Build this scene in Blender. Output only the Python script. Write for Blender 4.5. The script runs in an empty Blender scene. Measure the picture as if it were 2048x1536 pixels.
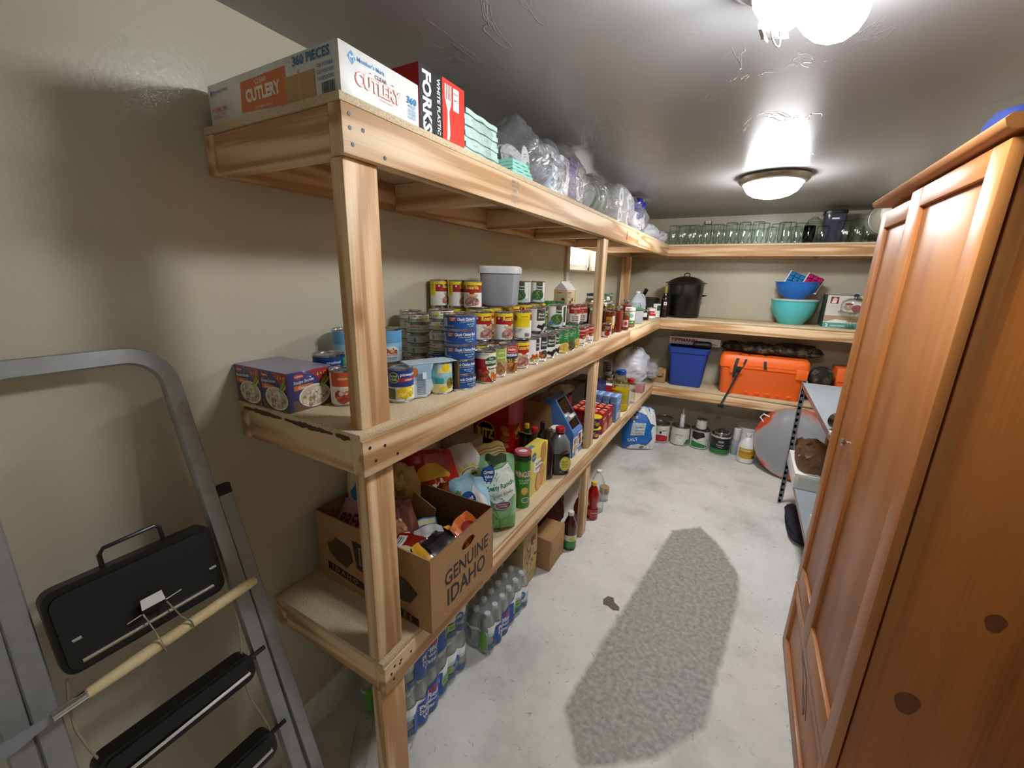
import bpy, bmesh, math, random
from mathutils import Vector, Matrix, Euler, noise
from mathutils.geometry import tessellate_polygon

random.seed(7)
SC = bpy.context.scene
COL = SC.collection

# ------------------------------------------------------------------ camera, world, exposure
CAM = Vector((1.2043, -0.5971, 1.6703))
YAW, PITCH, ROLL = 0.5071, 0.2563, 0.0249
_fw = Vector((-math.sin(YAW) * math.cos(PITCH), math.cos(YAW) * math.cos(PITCH), -math.sin(PITCH)))
_r0 = Vector((math.cos(YAW), math.sin(YAW), 0))
_u0 = _r0.cross(_fw)
_r = math.cos(ROLL) * _r0 + math.sin(ROLL) * _u0
_u = -math.sin(ROLL) * _r0 + math.cos(ROLL) * _u0
cam_data = bpy.data.cameras.new('camera')
cam_data.sensor_width = 36
cam_data.lens = 818.2 / 2048 * 36
cam_data.clip_start = 0.02
cam = bpy.data.objects.new('camera', cam_data)
COL.objects.link(cam)
cam.matrix_world = Matrix(((_r.x, _u.x, -_fw.x, CAM.x), (_r.y, _u.y, -_fw.y, CAM.y), (_r.z, _u.z, -_fw.z, CAM.z), (0, 0, 0, 1)))
SC.camera = cam

world = bpy.data.worlds.new('daylight')
SC.world = world
world.use_nodes = True
world.node_tree.nodes['Background'].inputs[0].default_value = (0.95, 0.97, 1.0, 1)
world.node_tree.nodes['Background'].inputs[1].default_value = 14.0

SC.view_settings.view_transform = 'Standard'
SC.view_settings.look = 'None'
SC.view_settings.gamma = 1
SC.view_settings.use_curve_mapping = False
SC.view_settings.exposure = 0.55
SC.cycles.transparent_max_bounces = 16
SC.cycles.max_bounces = 6
SC.cycles.diffuse_bounces = 5
SC.cycles.glossy_bounces = 3
SC.cycles.transmission_bounces = 4
SC.cycles.caustics_reflective = False
SC.cycles.caustics_refractive = False
SC.cycles.adaptive_threshold = .08
SC.cycles.adaptive_min_samples = 12
BULB_STRENGTH = 112.0
DOME_STRENGTH = 80.0

# ------------------------------------------------------------------ materials
def lin(c):
    if isinstance(c, str):
        c = tuple(int(c[i:i + 2], 16) for i in (0, 2, 4))
    out = []
    for v in c[:3]:
        v /= 255
        out.append(v / 12.92 if v < .04045 else ((v + .055) / 1.055) ** 2.4)
    return (*out, 1)

MATS = {}

def nodes_of(name):
    m = bpy.data.materials.new(name)
    m.use_nodes = True
    return m, m.node_tree.nodes, m.node_tree.links, m.node_tree.nodes['Principled BSDF']

def ramp(nt, stops):
    r = nt.new('ShaderNodeValToRGB')
    el = r.color_ramp.elements
    while len(el) < len(stops):
        el.new(.5)
    for e, (p, c) in zip(el, stops):
        e.position = p
        e.color = c if len(c) == 4 else lin(c)
    return r

def M(name, col=None, rough=.5, metal=0., var=.06, scale=40, bump=0., trans=0., coat=0., spec=.5, emit=0.):
    """plain painted / printed / moulded material with a light procedural mottling"""
    if name in MATS:
        return MATS[name]
    m, nt, ln, p = nodes_of(name)
    c = lin(col)
    tc = nt.new('ShaderNodeTexCoord')
    nz = nt.new('ShaderNodeTexNoise')
    nz.inputs['Scale'].default_value = scale
    nz.inputs['Detail'].default_value = 3
    ln.new(tc.outputs['Object'], nz.inputs['Vector'])
    rp = ramp(nt, [(.3, tuple(v * (1 - var) for v in c[:3]) + (1,)), (.7, tuple(min(1, v * (1 + var)) for v in c[:3]) + (1,))])
    ln.new(nz.outputs['Fac'], rp.inputs['Fac'])
    ln.new(rp.outputs['Color'], p.inputs['Base Color'])
    p.inputs['Roughness'].default_value = rough
    p.inputs['Metallic'].default_value = metal
    p.inputs['Transmission Weight'].default_value = trans
    p.inputs['Coat Weight'].default_value = coat
    p.inputs['Coat Roughness'].default_value = .12
    p.inputs['Specular IOR Level'].default_value = spec
    if bump:
        b = nt.new('ShaderNodeBump')
        b.inputs['Strength'].default_value = bump
        b.inputs['Distance'].default_value = .01
        ln.new(nz.outputs['Fac'], b.inputs['Height'])
        ln.new(b.outputs['Normal'], p.inputs['Normal'])
    if emit:
        p.inputs['Emission Color'].default_value = c
        p.inputs['Emission Strength'].default_value = emit
    MATS[name] = m
    return m

def ink(col):
    """flat print colour"""
    return M('ink_' + col, col, rough=.38, var=.03)

def clear_mat(name, tint=(255, 255, 255), refl=1.0, rough=.05, bump=0., scale=30, haze=0., rim=None):
    """thin clear film or glass: transparent with fresnel reflection"""
    if name in MATS:
        return MATS[name]
    m = bpy.data.materials.new(name)
    m.use_nodes = True
    nt, ln = m.node_tree.nodes, m.node_tree.links
    nt.remove(nt['Principled BSDF'])
    out = nt['Material Output']
    tr = nt.new('ShaderNodeBsdfTransparent')
    tr.inputs['Color'].default_value = lin(tint)
    gl = nt.new('ShaderNodeBsdfGlossy')
    gl.inputs['Roughness'].default_value = rough
    fr = nt.new('ShaderNodeLayerWeight')
    fr.inputs['Blend'].default_value = .5
    pw = nt.new('ShaderNodeMath')
    pw.operation = 'POWER'
    pw.inputs[1].default_value = 2.2
    ln.new(fr.outputs['Facing'], pw.inputs[0])
    mul = nt.new('ShaderNodeMath')
    mul.operation = 'MULTIPLY_ADD'
    mul.inputs[1].default_value = .5 * refl
    mul.inputs[2].default_value = .035
    mul.use_clamp = True
    mx = nt.new('ShaderNodeMixShader')
    ln.new(pw.outputs[0], mul.inputs[0])
    ln.new(mul.outputs[0], mx.inputs[0])
    ln.new(tr.outputs[0], mx.inputs[1])
    ln.new(gl.outputs[0], mx.inputs[2])
    last = mx
    if rim:      # longer path through the wall at grazing angles
        pe = nt.new('ShaderNodeMath'); pe.operation = 'POWER'; pe.inputs[1].default_value = 3.5
        ln.new(fr.outputs['Facing'], pe.inputs[0])
        mc = nt.new('ShaderNodeMix'); mc.data_type = 'RGBA'
        mc.inputs[6].default_value = lin(tint); mc.inputs[7].default_value = lin(rim)
        ln.new(pe.outputs[0], mc.inputs[0]); ln.new(mc.outputs[2], tr.inputs['Color'])
    if bump:
        tc = nt.new('ShaderNodeTexCoord')
        nz = nt.new('ShaderNodeTexNoise')
        nz.inputs['Scale'].default_value = scale
        nz.inputs['Detail'].default_value = 4
        nz.inputs['Distortion'].default_value = 1.5
        ln.new(tc.outputs['Object'], nz.inputs['Vector'])
        b = nt.new('ShaderNodeBump')
        b.inputs['Strength'].default_value = bump
        b.inputs['Distance'].default_value = .02
        ln.new(nz.outputs['Fac'], b.inputs['Height'])
        ln.new(b.outputs['Normal'], gl.inputs['Normal'])
        ln.new(b.outputs['Normal'], fr.inputs['Normal'])
    if haze:
        df = nt.new('ShaderNodeBsdfDiffuse')
        df.inputs['Color'].default_value = lin(tint)
        m2 = nt.new('ShaderNodeMixShader')
        m2.inputs[0].default_value = haze
        ln.new(mx.outputs[0], m2.inputs[1])
        ln.new(df.outputs[0], m2.inputs[2])
        last = m2
    ln.new(last.outputs[0], out.inputs['Surface'])
    MATS[name] = m
    return m

def wood_mat(name, light, mid, dark, ringscale=26, stretch=.06, rough=.55, knots=True, coat=0.):
    """grain runs along the object's local X; each board gets its own offset"""
    m, nt, ln, p = nodes_of(name)
    tc = nt.new('ShaderNodeTexCoord')
    oi = nt.new('ShaderNodeObjectInfo')
    mp = nt.new('ShaderNodeMapping')
    mp.inputs['Scale'].default_value = (stretch, 1, 1)
    cmb = nt.new('ShaderNodeCombineXYZ')
    mul = nt.new('ShaderNodeMath'); mul.operation = 'MULTIPLY'; mul.inputs[1].default_value = 7.0
    ln.new(oi.outputs['Random'], mul.inputs[0])
    for i in range(3):
        ln.new(mul.outputs[0], cmb.inputs[i])
    ln.new(tc.outputs['Object'], mp.inputs['Vector'])
    add = nt.new('ShaderNodeVectorMath'); add.operation = 'ADD'
    ln.new(mp.outputs[0], add.inputs[0]); ln.new(cmb.outputs[0], add.inputs[1])
    # large soft figure
    n1 = nt.new('ShaderNodeTexNoise'); n1.inputs['Scale'].default_value = 9; n1.inputs['Detail'].default_value = 2
    ln.new(add.outputs[0], n1.inputs['Vector'])
    # rings: sine of the figure
    ms = nt.new('ShaderNodeMath'); ms.operation = 'MULTIPLY'; ms.inputs[1].default_value = ringscale * 1.2
    ln.new(n1.outputs['Fac'], ms.inputs[0])
    sn = nt.new('ShaderNodeMath'); sn.operation = 'SINE'
    ln.new(ms.outputs[0], sn.inputs[0])
    ma = nt.new('ShaderNodeMath'); ma.operation = 'MULTIPLY_ADD'; ma.inputs[1].default_value = .5; ma.inputs[2].default_value = .5
    ln.new(sn.outputs[0], ma.inputs[0])
    # fine fibre
    mp2 = nt.new('ShaderNodeMapping'); mp2.inputs['Scale'].default_value = (.02, 1, 1)
    ln.new(tc.outputs['Object'], mp2.inputs['Vector'])
    n2 = nt.new('ShaderNodeTexNoise'); n2.inputs['Scale'].default_value = 220; n2.inputs['Detail'].default_value = 3
    ln.new(mp2.outputs[0], n2.inputs['Vector'])
    mx0 = nt.new('ShaderNodeMix'); mx0.inputs[0].default_value = .45
    ln.new(ma.outputs[0], mx0.inputs[2]); ln.new(n2.outputs['Fac'], mx0.inputs[3])
    rp = ramp(nt, [(.26, dark), (.47, mid), (.72, light)])
    ln.new(mx0.outputs[0], rp.inputs['Fac'])
    colour = rp.outputs['Color']
    if knots:
        mp3 = nt.new('ShaderNodeMapping'); mp3.inputs['Scale'].default_value = (.55, 1, 1)
        ln.new(tc.outputs['Object'], mp3.inputs['Vector'])
        ad3 = nt.new('ShaderNodeVectorMath'); ad3.operation = 'ADD'
        ln.new(mp3.outputs[0], ad3.inputs[0]); ln.new(cmb.outputs[0], ad3.inputs[1])
        vo = nt.new('ShaderNodeTexVoronoi'); vo.inputs['Scale'].default_value = 4.5
        ln.new(ad3.outputs[0], vo.inputs['Vector'])
        kr = ramp(nt, [(.03, (1, 1, 1, 1)), (.1, (0, 0, 0, 1))])
        ln.new(vo.outputs['Distance'], kr.inputs['Fac'])
        km = nt.new('ShaderNodeMix'); km.data_type = 'RGBA'
        kf = nt.new('ShaderNodeMath'); kf.operation = 'MULTIPLY'; kf.inputs[1].default_value = .7
        ln.new(kr.outputs['Color'], kf.inputs[0]); ln.new(kf.outputs[0], km.inputs[0])
        ln.new(colour, km.inputs[6]); km.inputs[7].default_value = lin((150, 96, 52))
        colour = km.outputs[2]
    hv = nt.new('ShaderNodeHueSaturation')
    hr = nt.new('ShaderNodeMapRange'); hr.inputs[3].default_value = .9; hr.inputs[4].default_value = 1.08
    ln.new(oi.outputs['Random'], hr.inputs[0]); ln.new(hr.outputs[0], hv.inputs['Value'])
    ln.new(colour, hv.inputs['Color'])
    ln.new(hv.outputs['Color'], p.inputs['Base Color'])
    b = nt.new('ShaderNodeBump'); b.inputs['Strength'].default_value = .12; b.inputs['Distance'].default_value = .002
    ln.new(n2.outputs['Fac'], b.inputs['Height']); ln.new(b.outputs['Normal'], p.inputs['Normal'])
    p.inputs['Roughness'].default_value = rough
    p.inputs['Coat Weight'].default_value = coat
    p.inputs['Coat Roughness'].default_value = .2
    MATS[name] = m
    return m

def wall_mat(name, col, rough, bump, scale, spec=.5, streak=False):
    m, nt, ln, p = nodes_of(name)
    tc = nt.new('ShaderNodeTexCoord')
    n1 = nt.new('ShaderNodeTexNoise'); n1.inputs['Scale'].default_value = 1.3; n1.inputs['Detail'].default_value = 3
    n2 = nt.new('ShaderNodeTexNoise'); n2.inputs['Scale'].default_value = scale; n2.inputs['Detail'].default_value = 4
    ln.new(tc.outputs['Object'], n1.inputs['Vector'])
    if streak:
        mp = nt.new('ShaderNodeMapping'); mp.inputs['Scale'].default_value = (1.2, .5, 1)
        mp.inputs['Rotation'].default_value = (0, 0, .3)
        ln.new(tc.outputs['Object'], mp.inputs['Vector']); ln.new(mp.outputs[0], n2.inputs['Vector'])
        n2.inputs['Distortion'].default_value = 1.2
    else:
        ln.new(tc.outputs['Object'], n2.inputs['Vector'])
    c = lin(col)
    rp = ramp(nt, [(.3, tuple(v * .94 for v in c[:3]) + (1,)), (.7, tuple(min(1, v * 1.05) for v in c[:3]) + (1,))])
    ln.new(n1.outputs['Fac'], rp.inputs['Fac']); ln.new(rp.outputs['Color'], p.inputs['Base Color'])
    h = n2.outputs['Fac']
    if streak:
        # trowel ridges: thin crests where the noise crosses its middle
        sb = nt.new('ShaderNodeMath'); sb.operation = 'SUBTRACT'; sb.inputs[1].default_value = .56
        ln.new(h, sb.inputs[0])
        ab = nt.new('ShaderNodeMath'); ab.operation = 'ABSOLUTE'; ln.new(sb.outputs[0], ab.inputs[0])
        rr = ramp(nt, [(0., (1, 1, 1, 1)), (.018, (0, 0, 0, 1))]); ln.new(ab.outputs[0], rr.inputs['Fac'])
        msk = nt.new('ShaderNodeTexNoise'); msk.inputs['Scale'].default_value = 3.1
        ln.new(tc.outputs['Object'], msk.inputs['Vector'])
        mr = ramp(nt, [(.5, (0, 0, 0, 1)), (.62, (1, 1, 1, 1))]); ln.new(msk.outputs['Fac'], mr.inputs['Fac'])
        mu = nt.new('ShaderNodeMath'); mu.operation = 'MULTIPLY'
        ln.new(rr.outputs['Color'], mu.inputs[0]); ln.new(mr.outputs['Color'], mu.inputs[1])
        sc = nt.new('ShaderNodeMath'); sc.operation = 'MULTIPLY_ADD'; sc.inputs[1].default_value = .35
        ln.new(mu.outputs[0], sc.inputs[0]); ln.new(n1.outputs['Fac'], sc.inputs[2])
        h = sc.outputs[0]
    b = nt.new('ShaderNodeBump'); b.inputs['Strength'].default_value = bump; b.inputs['Distance'].default_value = .01
    ln.new(h, b.inputs['Height']); ln.new(b.outputs['Normal'], p.inputs['Normal'])
    p.inputs['Roughness'].default_value = rough
    p.inputs['Specular IOR Level'].default_value = spec
    MATS[name] = m
    return m

def speckle_mat(name, a, b_, c, scale=260, rough=.7):
    m, nt, ln, p = nodes_of(name)
    tc = nt.new('ShaderNodeTexCoord')
    n = nt.new('ShaderNodeTexNoise'); n.inputs['Scale'].default_value = scale; n.inputs['Detail'].default_value = 2
    n2 = nt.new('ShaderNodeTexNoise'); n2.inputs['Scale'].default_value = 6; n2.inputs['Detail'].default_value = 3
    ln.new(tc.outputs['Object'], n.inputs['Vector']); ln.new(tc.outputs['Object'], n2.inputs['Vector'])
    rp = ramp(nt, [(.3, c), (.5, b_), (.68, a)])
    mx = nt.new('ShaderNodeMix'); mx.inputs[0].default_value = .3
    ln.new(n.outputs['Fac'], mx.inputs[2]); ln.new(n2.outputs['Fac'], mx.inputs[3])
    ln.new(mx.outputs[0], rp.inputs['Fac']); ln.new(rp.outputs['Color'], p.inputs['Base Color'])
    p.inputs['Roughness'].default_value = rough
    MATS[name] = m
    return m

def floor_mat():
    m, nt, ln, p = nodes_of('worn_concrete')
    tc = nt.new('ShaderNodeTexCoord')
    sep = nt.new('ShaderNodeSeparateXYZ'); ln.new(tc.outputs['Object'], sep.inputs[0])
    nzw = nt.new('ShaderNodeTexNoise'); nzw.inputs['Scale'].default_value = 14; nzw.inputs['Detail'].default_value = 4
    ln.new(tc.outputs['Object'], nzw.inputs['Vector'])
    # bare patch: intersection of half planes (a convex outline worn into the paint)
    poly = [(.985, 2.13), (1.15, 2.28), (1.29, 2.11), (1.40, 1.87), (1.398, 1.6), (1.303, .831), (1.16, .62), (.93, .45), (.80, .62), (.84, 1.0)]
    acc = None
    n = len(poly)
    area = sum(poly[i][0] * poly[(i + 1) % n][1] - poly[(i + 1) % n][0] * poly[i][1] for i in range(n))
    sgn = 1 if area > 0 else -1
    for i in range(n):
        (x0, y0), (x1, y1) = poly[i], poly[(i + 1) % n]
        L = math.hypot(x1 - x0, y1 - y0)
        a, b = -(y1 - y0) / L * sgn, (x1 - x0) / L * sgn
        c = -(a * x0 + b * y0)
        m1 = nt.new('ShaderNodeMath'); m1.operation = 'MULTIPLY_ADD'; m1.inputs[1].default_value = a; m1.inputs[2].default_value = c
        ln.new(sep.outputs[0], m1.inputs[0])
        m2 = nt.new('ShaderNodeMath'); m2.operation = 'MULTIPLY_ADD'; m2.inputs[1].default_value = b
        ln.new(sep.outputs[1], m2.inputs[0]); ln.new(m1.outputs[0], m2.inputs[2])
        if acc is None:
            acc = m2
        else:
            mn = nt.new('ShaderNodeMath'); mn.operation = 'MINIMUM'
            ln.new(acc.outputs[0], mn.inputs[0]); ln.new(m2.outputs[0], mn.inputs[1])
            acc = mn
    wob = nt.new('ShaderNodeMath'); wob.operation = 'MULTIPLY_ADD'; wob.inputs[1].default_value = .03
    ln.new(nzw.outputs['Fac'], wob.inputs[0]); ln.new(acc.outputs[0], wob.inputs[2])
    edge = nt.new('ShaderNodeMapRange'); edge.inputs[1].default_value = .005; edge.inputs[2].default_value = .03
    ln.new(wob.outputs[0], edge.inputs[0])
    big = nt.new('ShaderNodeTexNoise'); big.inputs['Scale'].default_value = 2.2; big.inputs['Detail'].default_value = 6
    big.inputs['Roughness'].default_value = .62
    ln.new(tc.outputs['Object'], big.inputs['Vector'])
    fine = nt.new('ShaderNodeTexNoise'); fine.inputs['Scale'].default_value = 48; fine.inputs['Detail'].default_value = 6
    fine.inputs['Distortion'].default_value = .2
    ln.new(tc.outputs['Object'], fine.inputs['Vector'])
    pale = ramp(nt, [(.3, (186, 185, 180)), (.5, (218, 217, 212)), (.72, (232, 231, 227))])
    ln.new(big.outputs['Fac'], pale.inputs['Fac'])
    bare = ramp(nt, [(.3, (138, 136, 130)), (.52, (160, 158, 152)), (.72, (180, 178, 172))])
    ln.new(fine.outputs['Fac'], bare.inputs['Fac'])
    mx = nt.new('ShaderNodeMix'); mx.data_type = 'RGBA'
    ln.new(edge.outputs[0], mx.inputs[0]); ln.new(pale.outputs['Color'], mx.inputs[6]); ln.new(bare.outputs['Color'], mx.inputs[7])
    # scuffs: sparse dark flecks
    scf = nt.new('ShaderNodeTexNoise'); scf.inputs['Scale'].default_value = 21; scf.inputs['Detail'].default_value = 3; scf.inputs['Distortion'].default_value = 2.5
    ln.new(tc.outputs['Object'], scf.inputs['Vector'])
    sr = ramp(nt, [(.65, (0, 0, 0, 1)), (.73, (1, 1, 1, 1))]); ln.new(scf.outputs['Fac'], sr.inputs['Fac'])
    sf = nt.new('ShaderNodeMath'); sf.operation = 'MULTIPLY'; sf.inputs[1].default_value = .55
    ln.new(sr.outputs['Color'], sf.inputs[0])
    mx2 = nt.new('ShaderNodeMix'); mx2.data_type = 'RGBA'
    ln.new(sf.outputs[0], mx2.inputs[0]); ln.new(mx.outputs[2], mx2.inputs[6]); mx2.inputs[7].default_value = lin((98, 94, 86))
    ln.new(mx2.outputs[2], p.inputs['Base Color'])
    b = nt.new('ShaderNodeBump'); b.inputs['Strength'].default_value = .25; b.inputs['Distance'].default_value = .004
    ln.new(fine.outputs['Fac'], b.inputs['Height']); ln.new(b.outputs['Normal'], p.inputs['Normal'])
    p.inputs['Roughness'].default_value = .55
    MATS['worn_concrete'] = m
    return m

# ------------------------------------------------------------------ text outlines (built-in font)
_TEXT = {}
def text_shape(s, bold=0.):
    k = (s, bold)
    if k in _TEXT:
        return _TEXT[k]
    cu = bpy.data.curves.new('lettering', 'FONT')
    cu.body = s
    cu.size = 1
    cu.resolution_u = 2
    cu.offset = bold
    ob = bpy.data.objects.new('lettering', cu)
    me = bpy.data.meshes.new_from_object(ob)
    v = [(q.co.x, q.co.y) for q in me.vertices]
    f = [tuple(q.vertices) for q in me.polygons]
    bpy.data.objects.remove(ob); bpy.data.curves.remove(cu); bpy.data.meshes.remove(me)
    if v:
        x0 = min(a for a, b in v); x1 = max(a for a, b in v)
        y0 = min(b for a, b in v); y1 = max(b for a, b in v)
        v = [((a - (x0 + x1) / 2), (b - (y0 + y1) / 2)) for a, b in v]
        _TEXT[k] = (v, f, x1 - x0, y1 - y0)
    else:
        _TEXT[k] = ([], [], 1, 1)
    return _TEXT[k]

# ------------------------------------------------------------------ mesh builder
class MB:
    def __init__(self):
        self.v, self.f, self.m, self.s, self.mats = [], [], [], [], []
        self.X = None
    def add(self, vs, fs, mat, smooth=False):
        if isinstance(mat, str):
            mat = MATS[mat]
        if mat not in self.mats:
            self.mats.append(mat)
        mi = self.mats.index(mat)
        o = len(self.v)
        X = self.X
        self.v += [tuple(X @ Vector(p)) if X else tuple(p) for p in vs]
        for f in fs:
            self.f.append(tuple(i + o for i in f))
            self.m.append(mi); self.s.append(smooth)
        return self
    def box(self, x0, x1, y0, y1, z0, z1, mat, bev=0.):
        if bev <= 0:
            vs = [(x, y, z) for z in (z0, z1) for y in (y0, y1) for x in (x0, x1)]
            return self.add(vs, [(0, 2, 3, 1), (4, 5, 7, 6), (0, 1, 5, 4), (2, 6, 7, 3), (0, 4, 6, 2), (1, 3, 7, 5)], mat)
        bm = bmesh.new()
        bmesh.ops.create_cube(bm, size=1, matrix=Matrix.Translation(((x0 + x1) / 2, (y0 + y1) / 2, (z0 + z1) / 2)) @ Matrix.Diagonal((x1 - x0, y1 - y0, z1 - z0, 1)))
        bmesh.ops.bevel(bm, geom=list(bm.edges), offset=bev, segments=2, affect='EDGES', profile=.5)
        bm.verts.index_update()
        vs = [tuple(v.co) for v in bm.verts]; fs = [tuple(v.index for v in f.verts) for f in bm.faces]
        bm.free()
        return self.add(vs, fs, mat, True)
    def lathe(self, prof, mat, seg=28, c=(0, 0, 0), smooth=True, a0=0., a1=2 * math.pi, sq=None):
        full = abs(a1 - a0 - 2 * math.pi) < 1e-6
        n = seg if full else seg + 1
        vs = []
        for r, z in prof:
            for i in range(n):
                a = a0 + (a1 - a0) * i / seg
                k = 1.
                if sq:      # rounded-square section
                    k = 1 / ((abs(math.cos(a)) ** sq + abs(math.sin(a)) ** sq) ** (1 / sq))
                vs.append((c[0] + r * k * math.cos(a), c[1] + r * k * math.sin(a), c[2] + z))
        for j in range(len(prof) - 1):
            fs = []
            for i in range(seg):
                i2 = (i + 1) % n
                a, b, d, e = j * n + i, j * n + i2, (j + 1) * n + i2, (j + 1) * n + i
                if prof[j][0] < 1e-6:
                    fs.append((a, d, e))
                elif prof[j + 1][0] < 1e-6:
                    fs.append((a, b, e))
                else:
                    fs.append((a, b, d, e))
            mm = mat[j] if isinstance(mat, (list, tuple)) else mat
            if j == 0:
                self.add(vs, fs, mm, smooth); base = len(self.v) - len(vs)
            else:
                o = base
                if isinstance(mm, str):
                    mm = MATS[mm]
                if mm not in self.mats:
                    self.mats.append(mm)
                for f in fs:
                    self.f.append(tuple(i + o for i in f)); self.m.append(self.mats.index(mm)); self.s.append(smooth)
        return self
    def tube(self, path, r, mat, seg=8, closed=False, smooth=True, sect=None):
        P = [Vector(p) for p in path]
        n = len(P)
        vs = []
        prev = None
        for i, p in enumerate(P):
            if closed:
                t = (P[(i + 1) % n] - P[i - 1]).normalized()
            else:
                t = (P[min(i + 1, n - 1)] - P[max(i - 1, 0)]).normalized()
            if prev is None:
                ref = Vector((0, 0, 1)) if abs(t.z) < .9 else Vector((1, 0, 0))
                a = t.cross(ref).normalized()
            else:
                a = (prev - t * prev.dot(t)).normalized()
            prev = a
            b = t.cross(a)
            rr = r[i] if isinstance(r, (list, tuple)) else r
            if sect:
                for (sa, sb) in sect:
                    vs.append(p + a * sa * rr + b * sb * rr)
            else:
                for k in range(seg):
                    an = 2 * math.pi * k / seg
                    vs.append(p + a * math.cos(an) * rr + b * math.sin(an) * rr)
        if sect:
            seg = len(sect)
        fs = []
        for i in range(n if closed else n - 1):
            j = (i + 1) % n
            for k in range(seg):
                k2 = (k + 1) % seg
                fs.append((i * seg + k, i * seg + k2, j * seg + k2, j * seg + k))
        if not closed:
            fs.append(tuple(range(seg - 1, -1, -1))); fs.append(tuple((n - 1) * seg + k for k in range(seg)))
        return self.add(vs, fs, mat, smooth)
    def grid(self, fn, nu, nv, mat, smooth=True, flip=False):
        vs = [fn(i / nu, j / nv) for j in range(nv + 1) for i in range(nu + 1)]
        fs = []
        for j in range(nv):
            for i in range(nu):
                a = j * (nu + 1) + i
                q = (a, a + 1, a + nu + 2, a + nu + 1)
                fs.append(q[::-1] if flip else q)
        return self.add(vs, fs, mat, smooth)
    def prism(self, poly, d, mat, fn=None):
        """flat outline (u,v) with thickness d along h; fn(u,v,h) -> point"""
        fn = fn or (lambda u, v, h: (u, v, h))
        n = len(poly)
        vs = [fn(u, v, 0) for u, v in poly] + [fn(u, v, d) for u, v in poly]
        tris = tessellate_polygon([[Vector((u, v, 0)) for u, v in poly]])
        fs = []
        for t in tris:
            a, b, c = t
            ar = (poly[b][0] - poly[a][0]) * (poly[c][1] - poly[a][1]) - (poly[c][0] - poly[a][0]) * (poly[b][1] - poly[a][1])
            if ar < 0:
                a, b, c = a, c, b
            fs.append((a + n, b + n, c + n)); fs.append((c, b, a))
        for i in range(n):
            j = (i + 1) % n
            fs.append((i, j, j + n, i + n))
        return self.add(vs, fs, mat)
    def prints(self, items, fn, du=.012, off=.0004, smooth=False):
        """flat print: rectangles, ellipses, outlines and words laid on a surface fn(u,v,h)"""
        h = off
        for it in items:
            k = it[0]
            if k == 'r':
                _, u0, v0, u1, v1, col = it[:6]
                nu = max(1, int(math.ceil(abs(u1 - u0) / du))); nv = max(1, int(math.ceil(abs(v1 - v0) / (du * 2.5))))
                vs = [fn(u0 + (u1 - u0) * i / nu, v0 + (v1 - v0) * j / nv, h) for j in range(nv + 1) for i in range(nu + 1)]
                fs = [(j * (nu + 1) + i, j * (nu + 1) + i + 1, (j + 1) * (nu + 1) + i + 1, (j + 1) * (nu + 1) + i) for j in range(nv) for i in range(nu)]
            elif k == 'e':
                _, cu, cv, ru, rv, col = it[:6]
                nu = 14; nv = 4
                vs = []
                for j in range(nv + 1):
                    for i in range(nu + 1):
                        a = math.pi * i / nu
                        u = -math.cos(a); w = math.sin(a)
                        vs.append(fn(cu + ru * u, cv + rv * w * (2 * j / nv - 1), h))
                fs = [(j * (nu + 1) + i, j * (nu + 1) + i + 1, (j + 1) * (nu + 1) + i + 1, (j + 1) * (nu + 1) + i) for j in range(nv) for i in range(nu)]
            elif k == 'p':
                _, poly, col = it[:3]
                vs = [fn(u, v, h) for u, v in poly]
                fs = []
                for a, b, c in tessellate_polygon([[Vector((u, v, 0)) for u, v in poly]]):
                    ar = (poly[b][0] - poly[a][0]) * (poly[c][1] - poly[a][1]) - (poly[c][0] - poly[a][0]) * (poly[b][1] - poly[a][1])
                    fs.append((a, b, c) if ar > 0 else (a, c, b))
                if du < .5:
                    P2 = [tuple(q) for q in poly]
                    for _ in range(6):
                        mids, nf, done = {}, [], True
                        def mid(i, j):
                            k2 = (min(i, j), max(i, j))
                            if k2 not in mids:
                                mids[k2] = len(P2); P2.append(((P2[i][0] + P2[j][0]) / 2, (P2[i][1] + P2[j][1]) / 2))
                            return mids[k2]
                        def far(i, j):
                            return math.hypot(P2[i][0] - P2[j][0], P2[i][1] - P2[j][1]) > 1.6 * du
                        for a, b, c in fs:
                            sp = [far(a, b), far(b, c), far(c, a)]
                            if not any(sp):
                                nf.append((a, b, c)); continue
                            done = False
                            n = sum(sp)
                            while not sp[0] or (n == 2 and sp[2]):      # rotate so the split edges come first
                                a, b, c = b, c, a; sp = sp[1:] + sp[:1]
                            m1 = mid(a, b)
                            if n == 1:
                                nf += [(a, m1, c), (m1, b, c)]
                            elif n == 2:
                                m2 = mid(b, c); nf += [(m1, b, m2), (a, m1, m2), (a, m2, c)]
                            else:
                                m2, m3 = mid(b, c), mid(c, a); nf += [(a, m1, m3), (m1, b, m2), (m3, m2, c), (m1, m2, m3)]
                        fs = nf
                        if done:
                            break
                    vs = [fn(u, v, h) for u, v in P2]
            elif k == 't':
                _, s, cu, cv, hh, mw, col = it[:7]
                ex = it[7] if len(it) > 7 else {}
                tv, tf, tw, th = text_shape(s, ex.get('b', 0.02))
                sy = hh / th
                sx = min(mw / tw, sy * ex.get('wide', 1.15)) if mw else sy
                ro = ex.get('rot', 0); ca, sa = math.cos(ro), math.sin(ro)
                sh = ex.get('sh', 0)
                vs = []
                for a, b in tv:
                    a2, b2 = a * sx + b * sy * sh, b * sy
                    vs.append(fn(cu + a2 * ca - b2 * sa, cv + a2 * sa + b2 * ca, h))
                fs = tf
            self.add(vs, fs, ink(col) if isinstance(col, str) and col not in MATS else col, smooth)
            h += .00018
        return self
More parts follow.
